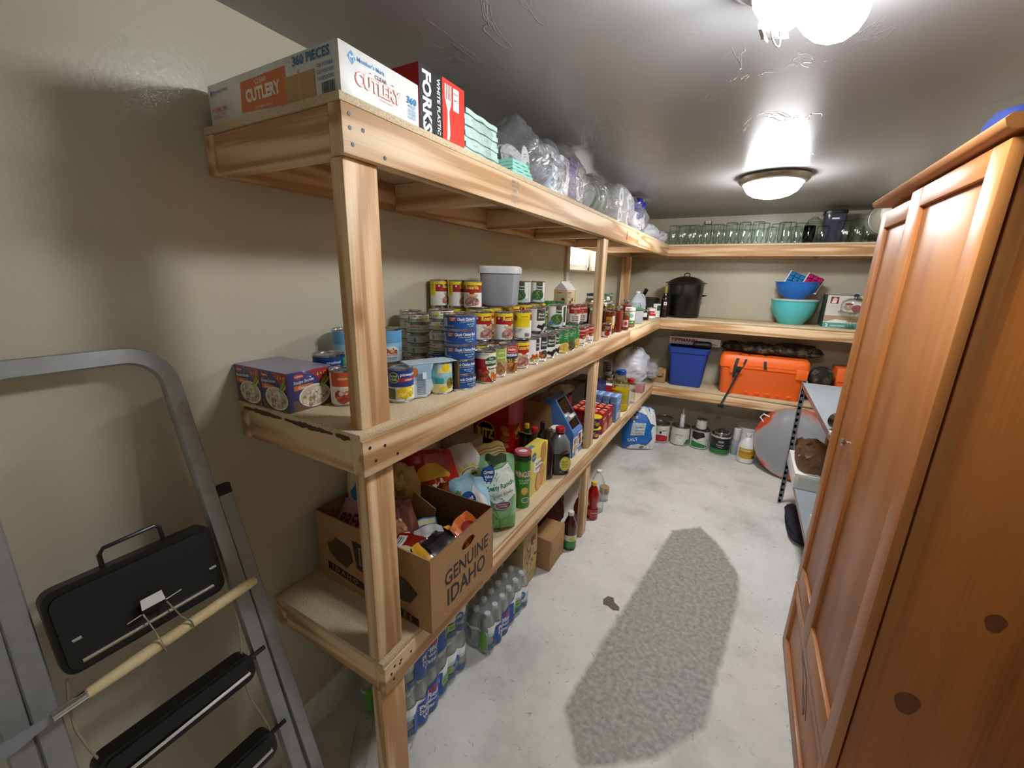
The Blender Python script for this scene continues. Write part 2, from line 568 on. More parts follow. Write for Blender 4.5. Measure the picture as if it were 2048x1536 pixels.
    def mesh(self, name, sharp=38):
        me = bpy.data.meshes.new(name)
        me.from_pydata(self.v, [], self.f)
        for m in self.mats:
            me.materials.append(m)
        me.polygons.foreach_set('material_index', self.m)
        me.polygons.foreach_set('use_smooth', self.s)
        me.set_sharp_from_angle(angle=math.radians(sharp))
        me.update()
        return me
    def obj(self, name, parent=None, loc=(0, 0, 0), rot=(0, 0, 0), sharp=38):
        return place(name, self.mesh(name, sharp), parent, loc, rot)

def place(name, me, parent=None, loc=(0, 0, 0), rot=(0, 0, 0)):
    o = bpy.data.objects.new(name, me)
    COL.objects.link(o)
    if parent:
        o.parent = parent
    o.location = loc
    o.rotation_euler = rot
    return o

def tag(o, label, cat, group=None, kind=None):
    o['label'] = label
    o['category'] = cat
    if group:
        o['group'] = group
    if kind:
        o['kind'] = kind
    return o

def thing(name, label, cat, loc=(0, 0, 0), rz=0., group=None, rot=None):
    o = bpy.data.objects.new(name, None)
    COL.objects.link(o)
    o.empty_display_size = .05
    o.location = loc
    o.rotation_euler = rot or (0, 0, rz)
    return tag(o, label, cat, group)

def struct(o, label=None):
    o['kind'] = 'structure'
    if label:
        o['label'] = label
    return o

def copy_thing(root, loc, rz, label, group=None):
    r = root.copy(); COL.objects.link(r)
    r.location = loc; r.rotation_euler = (0, 0, rz)
    r['label'] = label
    if group:
        r['group'] = group
    for ch in root.children:
        c = ch.copy(); COL.objects.link(c); c.parent = r
        for g in ch.children:
            d = g.copy(); COL.objects.link(d); d.parent = c
    return r

# surface mappers for print
def on_cyl(R):
    return lambda u, v, h: ((R + h) * math.cos(u / R), (R + h) * math.sin(u / R), v)

def on_face(face, lx, ly, lz):
    if face == '+x':
        return lambda u, v, h: (lx / 2 + h, u, v)
    if face == '-x':
        return lambda u, v, h: (-lx / 2 - h, -u, v)
    if face == '-y':
        return lambda u, v, h: (u, -ly / 2 - h, v)
    if face == '+y':
        return lambda u, v, h: (-u, ly / 2 + h, v)
    return lambda u, v, h: (-v, u, lz + h)
# ------------------------------------------------------------------ main sizes
ZT, ZM, ZB = 1.982, 1.301, 0.6245          # tops of the shelf frames
DK = .016                                  # deck thickness
TOPZ, MIDZ, BOTZ = ZT + DK, ZM + DK, ZB + DK
D, L, CEIL = .492, 3.65, 2.29
XR, YB, YN = 2.22, 4.13, -1.25              # far side wall, back wall, wall behind the camera

wall_mat('wall_paint', (196, 189, 166), .28, .05, 90, .5)
wall_mat('ceiling_paint', (150, 149, 149), .33, .30, 7, .35, streak=True)
wood_mat('pine', (234, 204, 164), (218, 179, 134), (184, 140, 94))
wood_mat('honey_wood', (184, 118, 58), (164, 98, 44), (134, 76, 32), ringscale=4, rough=.45, knots=False, coat=.12, stretch=.12)
wood_mat('dark_honey_wood', (178, 106, 40), (154, 86, 28), (124, 64, 18), ringscale=4, rough=.4, knots=False, coat=.2, stretch=.12)
speckle_mat('particle_board', (226, 208, 176), (208, 186, 150), (176, 150, 112))
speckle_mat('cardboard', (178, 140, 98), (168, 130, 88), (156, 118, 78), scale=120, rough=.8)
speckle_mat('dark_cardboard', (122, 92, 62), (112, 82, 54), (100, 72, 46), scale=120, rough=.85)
floor_mat()
M('white_paint', (226, 226, 220), .45)
M('white_vinyl', (238, 240, 240), .35)
M('cream_paint', (196, 192, 172), .4)
M('brushed_nickel', (150, 142, 130), .3, .9)
M('chrome', (225, 225, 228), .12, 1.)
M('tin', (196, 196, 198), .22, 1., scale=60)
M('dark_tin', (120, 120, 122), .3, 1.)
M('galvanised', (150, 156, 162), .45, .35, scale=25, var=.12)
M('grey_enamel', (128, 134, 140), .4, .55, var=.1)
M('shelf_grey', (158, 166, 174), .4, .3, var=.05)
M('black_plastic', (16, 16, 17), .38, scale=200)
M('black_rubber', (20, 20, 20), .65)
M('black_enamel', (13, 14, 15), .28, coat=.25, var=.3, scale=400)
M('white_plastic', (232, 232, 230), .35)
M('screw_dark', (44, 32, 24), .5)
clear_mat('glass', (248, 252, 250), 1.5, .03, rim=(70, 80, 78))
clear_mat('window_glass', (250, 252, 255), .8, .02)
clear_mat('film', (246, 247, 250), 1.5, .12, bump=1., scale=26, haze=.2)
clear_mat('crinkle', (250, 250, 252), 1.8, .14, bump=1., scale=30, haze=.09)
clear_mat('shrink_clear', (252, 252, 253), 1.0, .08, bump=.5, scale=40, haze=.02)
clear_mat('hazy_film', (232, 234, 240), 1.4, .12, bump=1., scale=18, haze=.5)

# ------------------------------------------------------------------ room
def slab(name, x0, x1, y0, y1, z0, z1, mat):
    return struct(MB().box(x0, x1, y0, y1, z0, z1, mat).obj(name))
slab('floor', -.15, XR + .15, YN - .15, YB + .15, -.12, 0, 'worn_concrete')
slab('ceiling', -.15, XR + .15, YN - .15, YB + .15, CEIL, CEIL + .12, 'ceiling_paint')
WY0, WY1, WZ0, WZ1 = 2.41, 3.02, 1.735, 2.07
w = MB()
w.box(-.15, 0, YN, WY0, 0, CEIL, 'wall_paint'); w.box(-.15, 0, WY1, YB, 0, CEIL, 'wall_paint')
w.box(-.15, 0, WY0, WY1, 0, WZ0, 'wall_paint'); w.box(-.15, 0, WY0, WY1, WZ1, CEIL, 'wall_paint')
struct(w.obj('wall_left'))
slab('wall_back', -.15, XR + .15, YB, YB + .12, 0, CEIL, 'wall_paint')
slab('wall_right', XR, XR + .12, YN, YB, 0, CEIL, 'wall_paint')
slab('wall_near', -.15, XR + .15, YN - .12, YN, 0, CEIL, 'wall_paint')
slab('baseboard_left', 0, .016, YN, YB, 0, .14, 'white_paint')
slab('baseboard_back', .016, XR, YB - .016, YB, 0, .1, 'white_paint')
dr1 = bpy.data.objects.new('bounce_door_1', None); COL.objects.link(dr1); struct(dr1, 'unseen white panel door added behind the viewer to bounce light')  # unseen white door, added to bounce lamp light onto the near-facing sides
MB().box(.55, 1.40, YN + .002, YN + .04, .005, 2.03, 'white_paint', .004).obj('door_leaf', dr1)
for z_ in (.22, 1.12):
    for x_ in (.65, 1.02):
        MB().box(x_, x_ + .28, YN + .04, YN + .048, z_, z_ + .72, 'white_paint', .004).obj('door_panel', dr1)
for x_ in (.47, 1.41):
    MB().box(x_, x_ + .07, YN + .001, YN + .05, .001, 2.11, 'white_paint', .003).obj('casing', dr1)
MB().box(.54, 1.41, YN + .001, YN + .05, 2.04, 2.11, 'white_paint', .003).obj('casing', dr1)
MB().tube([(1.33, YN + .04, 1.0), (1.33, YN + .09, 1.0), (1.25, YN + .095, 1.0)], .009, 'brushed_nickel', 10).obj('door_handle', dr1)
win = bpy.data.objects.new('window_1', None); COL.objects.link(win); struct(win, 'small white vinyl window in the wall behind the shelves')
f = MB()
for a in (0, 1):
    t = .030 - a * .012; i0 = a * .03
    x0, x1 = -.10 + a * .012, -.055 - a * .012
    y0, y1, z0, z1 = WY0 + i0, WY1 - i0, WZ0 + i0, WZ1 - i0
    f.box(x0, x1, y0, y1, z0, z0 + t, 'white_vinyl'); f.box(x0, x1, y0, y1, z1 - t, z1, 'white_vinyl')
    f.box(x0, x1, y0, y0 + t, z0, z1, 'white_vinyl'); f.box(x0, x1, y1 - t, y1, z0, z1, 'white_vinyl')
f.box(-.09, -.065, 2.70, 2.725, WZ0 + .03, WZ1 - .03, 'white_vinyl')
f.obj('window_frame', win)
MB().box(-.08, -.076, WY0 + .04, WY1 - .04, WZ0 + .04, WZ1 - .04, 'window_glass').obj('pane', win)
MB().box(-.15, .008, WY0, WY1, WZ0 - .012, WZ0 + .002, 'white_vinyl', .002).obj('window_sill', win)
struct(MB().box(0, .02, 2.325, 2.385, MIDZ, ZT - .09, 'cream_paint', .003).obj('trim_1'))

# round duct passing under the ceiling in the far corner
d = thing('round_duct', 'cream round duct end under the ceiling behind the cabinet top', 'duct', (2.03, 3.3, 2.16))
m = MB(); m.X = Matrix.Rotation(-math.pi / 2, 4, 'X')
m.lathe([(.0, -.02), (.085, -.015), (.105, 0), (.108, .03), (.108, .8)], 'cream_paint', 32); m.obj('duct_pipe', d)
m = MB(); m.X = Matrix.Rotation(-math.pi / 2, 4, 'X'); m.lathe([(.1085, .30), (.114, .302), (.114, .325), (.1085, .327)], 'galvanised', 32); m.obj('hanger_band', d)
MB().box(-.008, .008, .30, .326, .10, .13, 'galvanised').obj('hanger_strap', d)

# ------------------------------------------------------------------ lamps
M('lamp_lit', (255, 252, 240), .4)
def emit_mat(name, col, s):
    m = bpy.data.materials.new(name); m.use_nodes = True
    nt, ln = m.node_tree.nodes, m.node_tree.links
    nt.remove(nt['Principled BSDF'])
    e = nt.new('ShaderNodeEmission'); e.inputs[0].default_value = (*col, 1); e.inputs[1].default_value = s
    ln.new(e.outputs[0], nt['Material Output'].inputs['Surface'])
    MATS[name] = m
    return m
emit_mat('bulb_glow', (.92, .96, 1.0), BULB_STRENGTH)
emit_mat('dome_glow', (.97, .98, 1.0), DOME_STRENGTH)
lt = thing('ceiling_light', 'open chrome ceiling fixture with bare lit bulbs and no shade', 'ceiling light', (1.235, .50, CEIL))
MB().lathe([(0, -.001), (.16, -.001), (.166, -.008), (.164, -.024), (.148, -.034), (.14, -.026), (.06, -.022), (0, -.022)], 'chrome', 44).obj('pan', lt)
for ang, c in ((-.12, (.012, .070, -.088)), (math.pi - .12, (-.02, -.075, -.088))):
    X = Matrix.Translation(c) @ Matrix.Rotation(ang, 4, 'Z') @ Matrix.Rotation(math.pi / 2 + .22, 4, 'Y')
    s = MB(); s.X = X
    s.lathe([(0, -.105), (.022, -.105), (.026, -.095), (.026, -.046), (.021, -.04)], 'white_plastic', 20); so = s.obj('socket', lt)
    b = MB(); b.X = X
    b.lathe([(.015, -.042), (.019, -.030), (.034, -.012), (.046, .012), (.050, .036), (.045, .060), (.030, .078), (.012, .085), (0, .086)], 'bulb_glow', 24); b.obj('bulb', so)
    k = MB(); k.X = X; k.box(-.004, .03, -.022, .022, -.098, -.092, 'tin'); k.box(.0255, .0285, -.03, .03, -.10, -.045, 'white_plastic', .001); k.obj('bracket', lt)
for q_, (w0, mt) in enumerate((((-.07, .10), 'black_rubber'), ((-.085, .08), 'white_plastic'), ((-.06, .06), 'tin'))):
    w = MB()
    w.tube([(w0[0] - .012 * math.sin(t * 7 + q_), w0[1] + .02 * math.cos(t * 6 + q_ * 2), -.03 - (.06 + .02 * q_) * math.sin(t * 3.1)) for t in [i / 14 for i in range(15)]], .0015, mt, 6)
    w.obj('wire', lt)
dm = thing('ceiling_light', 'round flush ceiling light with frosted dome and nickel ring', 'ceiling light', (1.24, 2.50, CEIL))
MB().lathe([(0, -.001), (.185, -.001), (.19, -.01), (.186, -.026), (.172, -.04), (.16, -.044), (.155, -.03), (0, -.028)], 'brushed_nickel', 44).obj('ring', dm)
MB().lathe([(.156, -.036), (.15, -.06), (.132, -.088), (.10, -.108), (.06, -.119), (0, -.123)], 'dome_glow', 40).obj('dome', dm)

# ------------------------------------------------------------------ wooden shelving
shelf = thing('shelving_unit', 'L-shaped pine shelving of three levels built along two walls', 'shelving', (0, 0, 0))
_bd = {}
def board(name, x0, x1, y0, y1, z0, z1, ax, parent, mat='pine', bev=.0025, rz=0., piv=None):
    c = Vector(((x0 + x1) / 2, (y0 + y1) / 2, (z0 + z1) / 2))
    lx, ly, lz = x1 - x0, y1 - y0, z1 - z0
    if ax == 'x': dims, rot = (lx, ly, lz), (0, 0, 0)
    elif ax == 'y': dims, rot = (ly, lx, lz), (0, 0, math.pi / 2)
    else: dims, rot = (lz, ly, lx), (0, -math.pi / 2, 0)
    if rz:
        v = Vector((c.x - piv[0], c.y - piv[1], 0)); v.rotate(Euler((0, 0, rz)))
        c = Vector((piv[0] + v.x, piv[1] + v.y, c.z)); rot = (rot[0], rot[1], rot[2] + rz)
    m = MB().box(-dims[0] / 2, dims[0] / 2, -dims[1] / 2, dims[1] / 2, -dims[2] / 2, dims[2] / 2, mat, bev)
    o = m.obj(name, None, c, rot)
    o.parent = parent
    return o
H = .089
BRZ = .018
for zi, (z, y0, dx) in enumerate(((ZT, 0, 0), (ZM, -.012, .006), (ZB, .012, 0))):
    d = D + dx
    board('front_rail', d - .038, d, y0, 2.44, z - H, z, 'y', shelf)
    board('front_rail', d - .038, d, 2.442, L, z - H, z, 'y', shelf)
    board('wall_rail', 0.001, .038, y0, 2.41, z - H, z, 'y', shelf)
    board('wall_rail', 0.001, .038, 2.412, YB - .002, z - H, z, 'y', shelf)
    board('end_rail', .040, d - .040, y0 + .002, y0 + .040, z - H, z - .001, 'x', shelf)
    for k, yj in enumerate((.61, 1.22, 1.76, 2.44, 3.05)):
        board('joist', .040, d - .040, yj - .019, yj + .019, z - H, z - .001, 'x', shelf)
    board('deck', 0.001, d - .004 + (.004 if zi == 0 else 0), y0 - .002, 2.43, z, z + DK, 'y', shelf, 'particle_board', .0015)
    board('deck', 0.001, d - .002, 2.432, YB - .002, z, z + DK, 'y', shelf, 'particle_board', .0015)
    # back run
    pv = (d, L)
    board('front_rail', d - .038, XR - .004, L + .001, L + .039, z - H, z, 'x', shelf, rz=BRZ, piv=pv)
    board('wall_rail', .04, XR - .002, YB - .039, YB - .001, z - H, z, 'x', shelf)
    for xj in (1.1, 1.7):
        board('joist', xj - .019, xj + .019, L + .055, YB - .041, z - H, z - .001, 'y', shelf)
    board('deck', d, XR - .012, L + .002, YB - .03, z, z + DK, 'x', shelf, 'particle_board', .0015, rz=BRZ * .5, piv=pv)
for y0 in (.011, 1.7187):
    segs = ((0.0005, ZB - H - .0005), (BOTZ, ZM - H - .0005), (MIDZ, ZT - H - .0005))
    for a, b in segs:
        board('post', .435, .473, y0, y0 + .089, a, b, 'z', shelf)
for a, b in ((0.0005, ZB - H - .0005), (BOTZ, ZM - H - .0005), (MIDZ, ZT - H - .0005)):
    board('post', .045, .134, 3.74, 3.778, a, b, 'z', shelf)
    board('post', 2.13, 2.168, 3.75, 3.839, a, b, 'z', shelf)
# screw heads
sc = MB().lathe([(0, .0009), (.0038, .0009), (.0042, 0)], 'screw_dark', 10).mesh('screw')
for z, dx, y0, ys in ((ZT, 0, 0, ((.018, -.018), (.018, -.042), (.05, -.038), (.022, -.07), (.105, -.075))), (ZM, .006, -.012, ((.02, -.02), (.065, -.03), (.035, -.058), (.105, -.066))), (ZB, 0, .012, ((.035, -.02), (.022, -.035), (.055, -.03), (.06, -.022), (.03, -.06), (.1, -.03)))):
    for yy, zz in ys:
        place('screw', sc, shelf, (D + dx + .0002, y0 + yy, z + zz), (0, math.pi / 2, 0))
# mill stamps printed on the top front rail
st = MB()
fr = lambda u, v, h: (D + h, u, v)
st.prints([('t', 'HEM-FIR S-DRY', .675, ZT - .014, .009, .05, '4a3c2c'), ('t', '2 STUD 0478', .675, ZT - .026, .008, .05, '4a3c2c'), ('t', 'SFI', .668, ZT - .042, .011, .02, '6a5a44'),
           ('e', .688, ZT - .042, .006, .006, '6a5a44'), ('t', 'WWPA KD-HT', .672, ZT - .057, .008, .05, '5a4a36'), ('t', 'SFI MILL 12', .672, ZT - .073, .008, .05, '6a5a44'),
           ('t', 'RICI', 2.12, ZT - .045, .02, .05, '6e5b40', {'rot': math.pi / 2})], fr)
st.obj('mill_stamp', shelf)

# splintered, darkened edge of the middle deck end
rnd = random.Random(3)
for a0, a1 in ((.03, .20), (.215, .40), (.41, .46)):
    n_ = int((a1 - a0) / .008)
    xs = [a0 + (a1 - a0) * i / n_ for i in range(n_ + 1)]
    poly = [(x, ZM - .002 - .006 * rnd.random() * math.sin(math.pi * (x - a0) / (a1 - a0))) for x in xs] + [(x, ZM + .004 + .005 * rnd.random() * math.sin(math.pi * (x - a0) / (a1 - a0))) for x in xs[::-1]]
    MB().prism(poly, .0015, M('splinter', (92, 66, 40), .9, bump=.5, scale=90), lambda u, v, h: (u, -.0145 + .0015 - h, v)).obj('splintered_edge', shelf)
# ------------------------------------------------------------------ tall wardrobe
cb = thing('wardrobe', 'tall honey-stained wooden wardrobe with two panel doors and a drawer', 'wardrobe', (0, 0, 0))
X0 = 1.587
CY0, CY1, CZ = .575, 1.447, 1.945
def wb(name, x0, x1, y0, y1, z0, z1, ax, parent=None, mat='honey_wood', bev=.002):
    return board(name, x0, x1, y0, y1, z0, z1, ax, parent or cb, mat, bev)
bx = 1.611
wb('side_panel', bx, 2.17, CY1 - .02, CY1, 0.0005, CZ, 'z')
wb('back_panel', 2.155, 2.17, CY0 + .02, CY1 - .02, 0.03, CZ, 'z')
wb('top_panel', bx, 2.155, CY0 + .02, CY1 - .02, CZ - .02, CZ, 'y')
wb('floor_panel', bx, 2.155, CY0 + .02, CY1 - .02, 0.02, .04, 'y')
wb('divider', bx, 2.155, CY0 + .02, CY1 - .02, .352, .368, 'y')
# near side: stile and rail frame round a recessed panel
wb('side_stile', bx, bx + .028, CY0 + .006, CY0 + .026, 0.0005, CZ, 'z')
wb('side_panel', bx + .026, 2.17, CY0 + .013, CY0 + .024, 0.0005, CZ, 'z', None, 'dark_honey_wood')
for kx, kz, kr in ((1.70, .66, .022), (1.79, .95, .016)):
    k = MB(); k.prism([(kx + kr * 1.1 * math.cos(t_) * (1 + .12 * math.sin(3 * t_)), kz + kr * 1.5 * math.sin(t_)) for t_ in [i * 6.2832 / 18 for i in range(18)]], .0004, M('knot_wood', (118, 62, 20), .45, var=.25, scale=60), lambda u, v, h: (u, CY0 + .0128 - h, v)); k.obj('knot', cb)
# cornice
c = MB()
prof = [(-.022, 0.0), (-.030, .006), (-.034, .018), (-.026, .026), (.58, .026), (.58, 0)]
c.X = Matrix.Translation((bx - .02, 0, CZ + .001))
c.prism([(a, b) for a, b in prof], CY1 - CY0 + .06, 'honey_wood', lambda u, v, h: (u, CY0 - .03 + h, v))
c.obj('cornice', cb)
def door(name, y0, y1, z0, z1, x, sl, sr, rt, rb, knob=None):
    th = .022
    r = bpy.data.objects.new(name, None); COL.objects.link(r); r.parent = cb
    board('stile', x, x + th, y0, y0 + sl, z0, z1, 'z', r, 'honey_wood', .002)
    board('stile', x, x + th, y1 - sr, y1, z0, z1, 'z', r, 'honey_wood', .002)
    board('rail', x + .0004, x + th, y0 + sl, y1 - sr, z1 - rt, z1, 'y', r, 'honey_wood', .002)
    board('rail', x + .0004, x + th, y0 + sl, y1 - sr, z0, z0 + rb, 'y', r, 'honey_wood', .002)
    board('panel', x + .012, x + th - .002, y0 + sl, y1 - sr, z0 + rb, z1 - rt, 'z', r, 'honey_wood', .0005)
    if knob:
        k = MB(); k.X = Matrix.Translation((x, knob[0], knob[1])) @ Matrix.Rotation(-math.pi / 2, 4, 'Y')
        k.lathe([(.006, 0), (.005, .012), (.011, .018), (.013, .023), (.010, .028), (0, .030)], 'chrome', 18); k.obj('knob', r)
    return r
door('door', .568, 1.105, .366, CZ - .008, X0 - .006, .072, .092, .052, .095)
door('door', 1.108, 1.447, .366, CZ - .022, X0 + .002, .022, .062, .055, .095, (1.118 + .012, 1.142))
dr = door('drawer', .568, 1.447, .02, .35, X0 + .002, .075, .06, .05, .06)
# scribble in black marker on the drawer
s = MB(); fx = lambda u, v, h: (X0 + .0135 - h, u, v)
def pen(pts, wd=.007):
    for (a, b), (c_, d_) in zip(pts[:-1], pts[1:]):
        l = math.hypot(c_ - a, d_ - b) or 1
        nx, ny = -(d_ - b) / l * wd / 2, (c_ - a) / l * wd / 2
        vs = [fx(a + nx, b + ny, .0006), fx(c_ + nx, d_ + ny, .0006), fx(c_ - nx, d_ - ny, .0006), fx(a - nx, b - ny, .0006)]
        s.add(vs, [(0, 1, 2, 3)], M('marker', (22, 20, 22), .4))
pen([(1.13, .275), (1.09, .255), (1.06, .225), (1.0, .20), (.98, .17), (.93, .15)])
pen([(1.13, .275), (1.11, .235), (1.05, .255), (.99, .255), (.97, .235), (.95, .2), (.92, .165)])
pen([(.97, .235), (.93, .22), (.90, .19), (.89, .17)], .010); pen([(1.02, .2), (.96, .19), (.92, .165)], .010)
s.obj('marker_scribble', dr)
# blue cap lying on the wardrobe
bc = thing('blue_hat', 'blue fabric cap lying on top of the wardrobe', 'cap', (1.635, .735, CZ + .0275))
bc.scale = (.5, .5, .6)
M('blue_cloth', (24, 42, 100), .8, scale=300, bump=.2)
g = MB()
g.lathe([(.095, 0), (.1, .02), (.095, .055), (.07, .085), (.03, .098), (0, .1)], 'blue_cloth', 24); g.obj('crown', bc)
g = MB(); g.prism([(.09 * math.cos(a) - .02, .07 * math.sin(a)) for a in [math.pi * 2 * i / 20 for i in range(20)]], .004, 'blue_cloth'); g.obj('brim', bc, (.10, -.04, 0))

# ------------------------------------------------------------------ folded step stool against the wall
TL = .2129
M('ladder_grey', (150, 151, 152), .38, .25, var=.08, coat=.2)
ld = thing('step_ladder', 'grey folding step ladder with black treads leaning on the wall', 'step ladder', (.375, -.338, 0.004), rot=(0, -TL, 0))
sect = [(.42, -.32), (.5, -.2), (.5, .2), (.42, .32), (-.42, .32), (-.5, .2), (-.5, -.2), (-.42, -.32)]
def arc(c, r, a0, a1, n=8):
    return [(c[0] + r * math.cos(a0 + (a1 - a0) * i / n), c[1] + r * math.sin(a0 + (a1 - a0) * i / n)) for i in range(n + 1)]
def rail_path(x, bot, top, zt, r):
    pts = [(-bot, 0), (-top, zt - r)] + arc((-top + r, zt - r), r, math.pi, math.pi / 2)[1:] + arc((top - r, zt - r), r, math.pi / 2, 0) + [(bot, 0)]
    out = []
    for a, b in zip(pts[:-1], pts[1:]):
        out.append((x, a[0], a[1]))
    out.append((x, pts[-1][0], pts[-1][1]))
    return out
MB().tube(rail_path(0, .198, .155, 1.515, .075), .036, 'ladder_grey', sect=sect).obj('front_rail', ld)
for sgn in (-1, 1):
    MB().tube([(-.002, sgn * .244, 0.0), (-.002, sgn * .196, 1.15)], .034, 'ladder_grey', sect=sect).obj('rear_rail', ld)
    MB().tube([(-.002, sgn * .196, 1.148), (-.002, sgn * .1955, 1.172)], .036, 'black_rubber', sect=sect).obj('end_cap', ld)
    MB().tube([(0, sgn * .199, -.003), (0, sgn * .198, .03)], .042, 'black_rubber', sect=sect).obj('foot', ld)
    MB().tube([(.012, sgn * (.135 + .012 * math.sin(t * 9)), .93 - .5 * t) for t in [i / 10 for i in range(11)]], .0022, M('cord_beige', (150, 142, 120), .8), 6).obj('cord', ld)
    MB().prism([(sgn * .15, .16), (sgn * .225, .30), (sgn * .245, .26), (sgn * .25, 0.02), (sgn * .20, .02)] if sgn > 0 else [(-.20, .02), (-.25, .02), (-.245, .26), (-.225, .30), (-.15, .16)], .004, 'ladder_grey', lambda u, v, h: (.016 + h, u, v)).obj('brace_plate', ld)
def rounded(y0, y1, z0, z1, r, n=5):
    return arc((y1 - r, z1 - r), r, 0, math.pi / 2, n) + arc((y0 + r, z1 - r), r, math.pi / 2, math.pi, n) + arc((y0 + r, z0 + r), r, math.pi, 1.5 * math.pi, n) + arc((y1 - r, z0 + r), r, 1.5 * math.pi, 2 * math.pi, n)
def slabx(poly, x0, th, mat, nm, par):
    return MB().prism(poly, th, mat, lambda u, v, h: (x0 + h, u, v)).obj(nm, par)
tr = slabx(rounded(-.138, .138, .935, 1.105, .022), -.002, .03, 'black_plastic', 'tray', ld)
slabx(rounded(-.130, .130, .940, 1.092, .02), .0285, .004, 'black_rubber', 'mat', tr)
MB().tube([(.030, -.112, .955), (.034, .112, .960)], .005, 'chrome', 8).obj('rod', tr)
MB().tube([(.012, -.045, 1.10), (.012, -.044, 1.13), (.012, -.036, 1.14), (.012, .048, 1.143), (.012, .056, 1.135), (.012, .057, 1.10)], .0042, 'black_plastic', 8).obj('handle', tr)
for yy in (-.115, .115):
    MB().tube([(.031, yy, 1.0), (.037, yy + .012 * (1 if yy > 0 else 1), 1.003)], .004, 'tin', 8).obj('rivet', tr)
for zz in (.725, .50, .27):
    h2 = .165
    stp = bpy.data.objects.new('step', None); COL.objects.link(stp); stp.parent = ld
    slabx(rounded(-h2 + .02, h2 - .02, zz - .04, zz + .028, .022), -.006, .042, 'black_plastic', 'tread', stp)
    slabx(rounded(-h2 + .035, h2 - .035, zz - .012, zz + .02, .01), .036, .004, 'black_rubber', 'tread_mat', stp)
    MB().tube([(.038, -h2 + .04, zz - .024), (.038, h2 - .035, zz - .018)], .0055, 'chrome', 8).obj('rod', stp)
    MB().tube([(.012, -h2 - .02, zz), (.012, h2 + .02, zz)], .006, 'black_plastic', 8).obj('pivot_bar', stp)
# wooden handled scraper hung across the ladder by a big binder clip
TX = Matrix.Translation((.375, -.338, .004)) @ Matrix.Rotation(-TL, 4, 'Y')
def lw(x, y, z):
    return tuple(TX @ Vector((x, y, z)))
wood_mat('pale_wood', (226, 206, 158), (208, 184, 132), (176, 150, 100), ringscale=5, knots=False)
sp = thing('putty_scraper', 'wooden-handled flat steel scraper hung across the step ladder', 'scraper', lw(.052, 0, .912))
a, b = Vector(lw(.052, -.135, .900)), Vector(lw(.052, .19, .925))
o = Vector(lw(.052, 0, .912))
MB().tube([a - o, a.lerp(b, .05) - o, a.lerp(b, .3) - o, a.lerp(b, .55) - o, a.lerp(b, .93) - o, b - o], [.008, .010, .0125, .0115, .0125, .011], 'pale_wood', 14).obj('handle', sp)
dirv = (a - b).normalized()
MB().tube([a - dirv * .02 - o, a + dirv * .035 - o], .0095, 'chrome', 12).obj('ferrule', sp)
e = a + dirv * .035; up = Vector((0, 0, 1)); up = (up - dirv * up.dot(dirv)).normalized(); nr = dirv.cross(up)
k = MB()
pl = [(0, -.008), (.02, -.010), (.045, -.016), (.07, -.018), (.07, .018), (.045, .014), (.02, .010), (0, .008)]
k.prism(pl, .0024, 'galvanised', lambda u, v, h: tuple(e + dirv * u + up * v + nr * (h - .0012) - o)); k.obj('blade', sp)
bcp = thing('binder_clip', 'large black binder clip with wire arms gripping the scraper handle', 'binder clip', lw(.044, .0, .985))
o = Vector(lw(.044, .0, .985))
def lo(x, y, z):
    return tuple(Vector(lw(x, y, z)) - o)
k = MB(); k.prism([(-.022, .985), (.022, .985), (.018, 1.005), (-.018, 1.005)], .018, 'black_plastic', lambda u, v, h: lo(.035 + h, u, v)); k.obj('spring', bcp)
k = MB(); k.prism([(-.02, .996), (.02, .996), (.018, 1.018), (-.018, 1.018)], .0008, 'white_plastic', lambda u, v, h: lo(.0535 + h, u, v)); k.obj('sticker', bcp)
k = MB(); k.tube([lo(.055, -.02, .99), lo(.062, -.012, .945), lo(.067, -.008, .91), lo(.066, -.006, .892)], .0017, 'chrome', 6); k.obj('wire_arm', bcp)
k = MB(); k.tube([lo(.055, .02, .99), lo(.062, .034, .945), lo(.067, .045, .925), lo(.066, .047, .905)], .0017, 'chrome', 6); k.obj('wire_arm', bcp)
k = MB(); k.tube([lo(.05, -.045, .985), lo(.05, .05, .996)], .0015, 'chrome', 6); k.obj('wire_stub', bcp)
# ------------------------------------------------------------------ builders for packed goods
def blobs(mb, cu, cv, ru, rv, n, cols, size, fn, seed, h=.0028):
    rn = random.Random(seed)
    for i in range(n):
        a = rn.random() * 6.283; r = math.sqrt(rn.random())
        u, v = cu + ru * r * math.cos(a), cv + rv * r * math.sin(a)
        s = size * (.7 + .6 * rn.random()); e = .6 + .4 * rn.random(); t = rn.random() * 3.1
        hh = h + i * .00001
        vs = []
        for k in range(7):
            b = 6.283 * k / 7
            x, y = s * math.cos(b), s * e * math.sin(b)
            vs.append(fn(u + x * math.cos(t) - y * math.sin(t), v + x * math.sin(t) + y * math.cos(t), hh))
        mb.add(vs, [tuple(range(7))], ink(cols[i % len(cols)]))

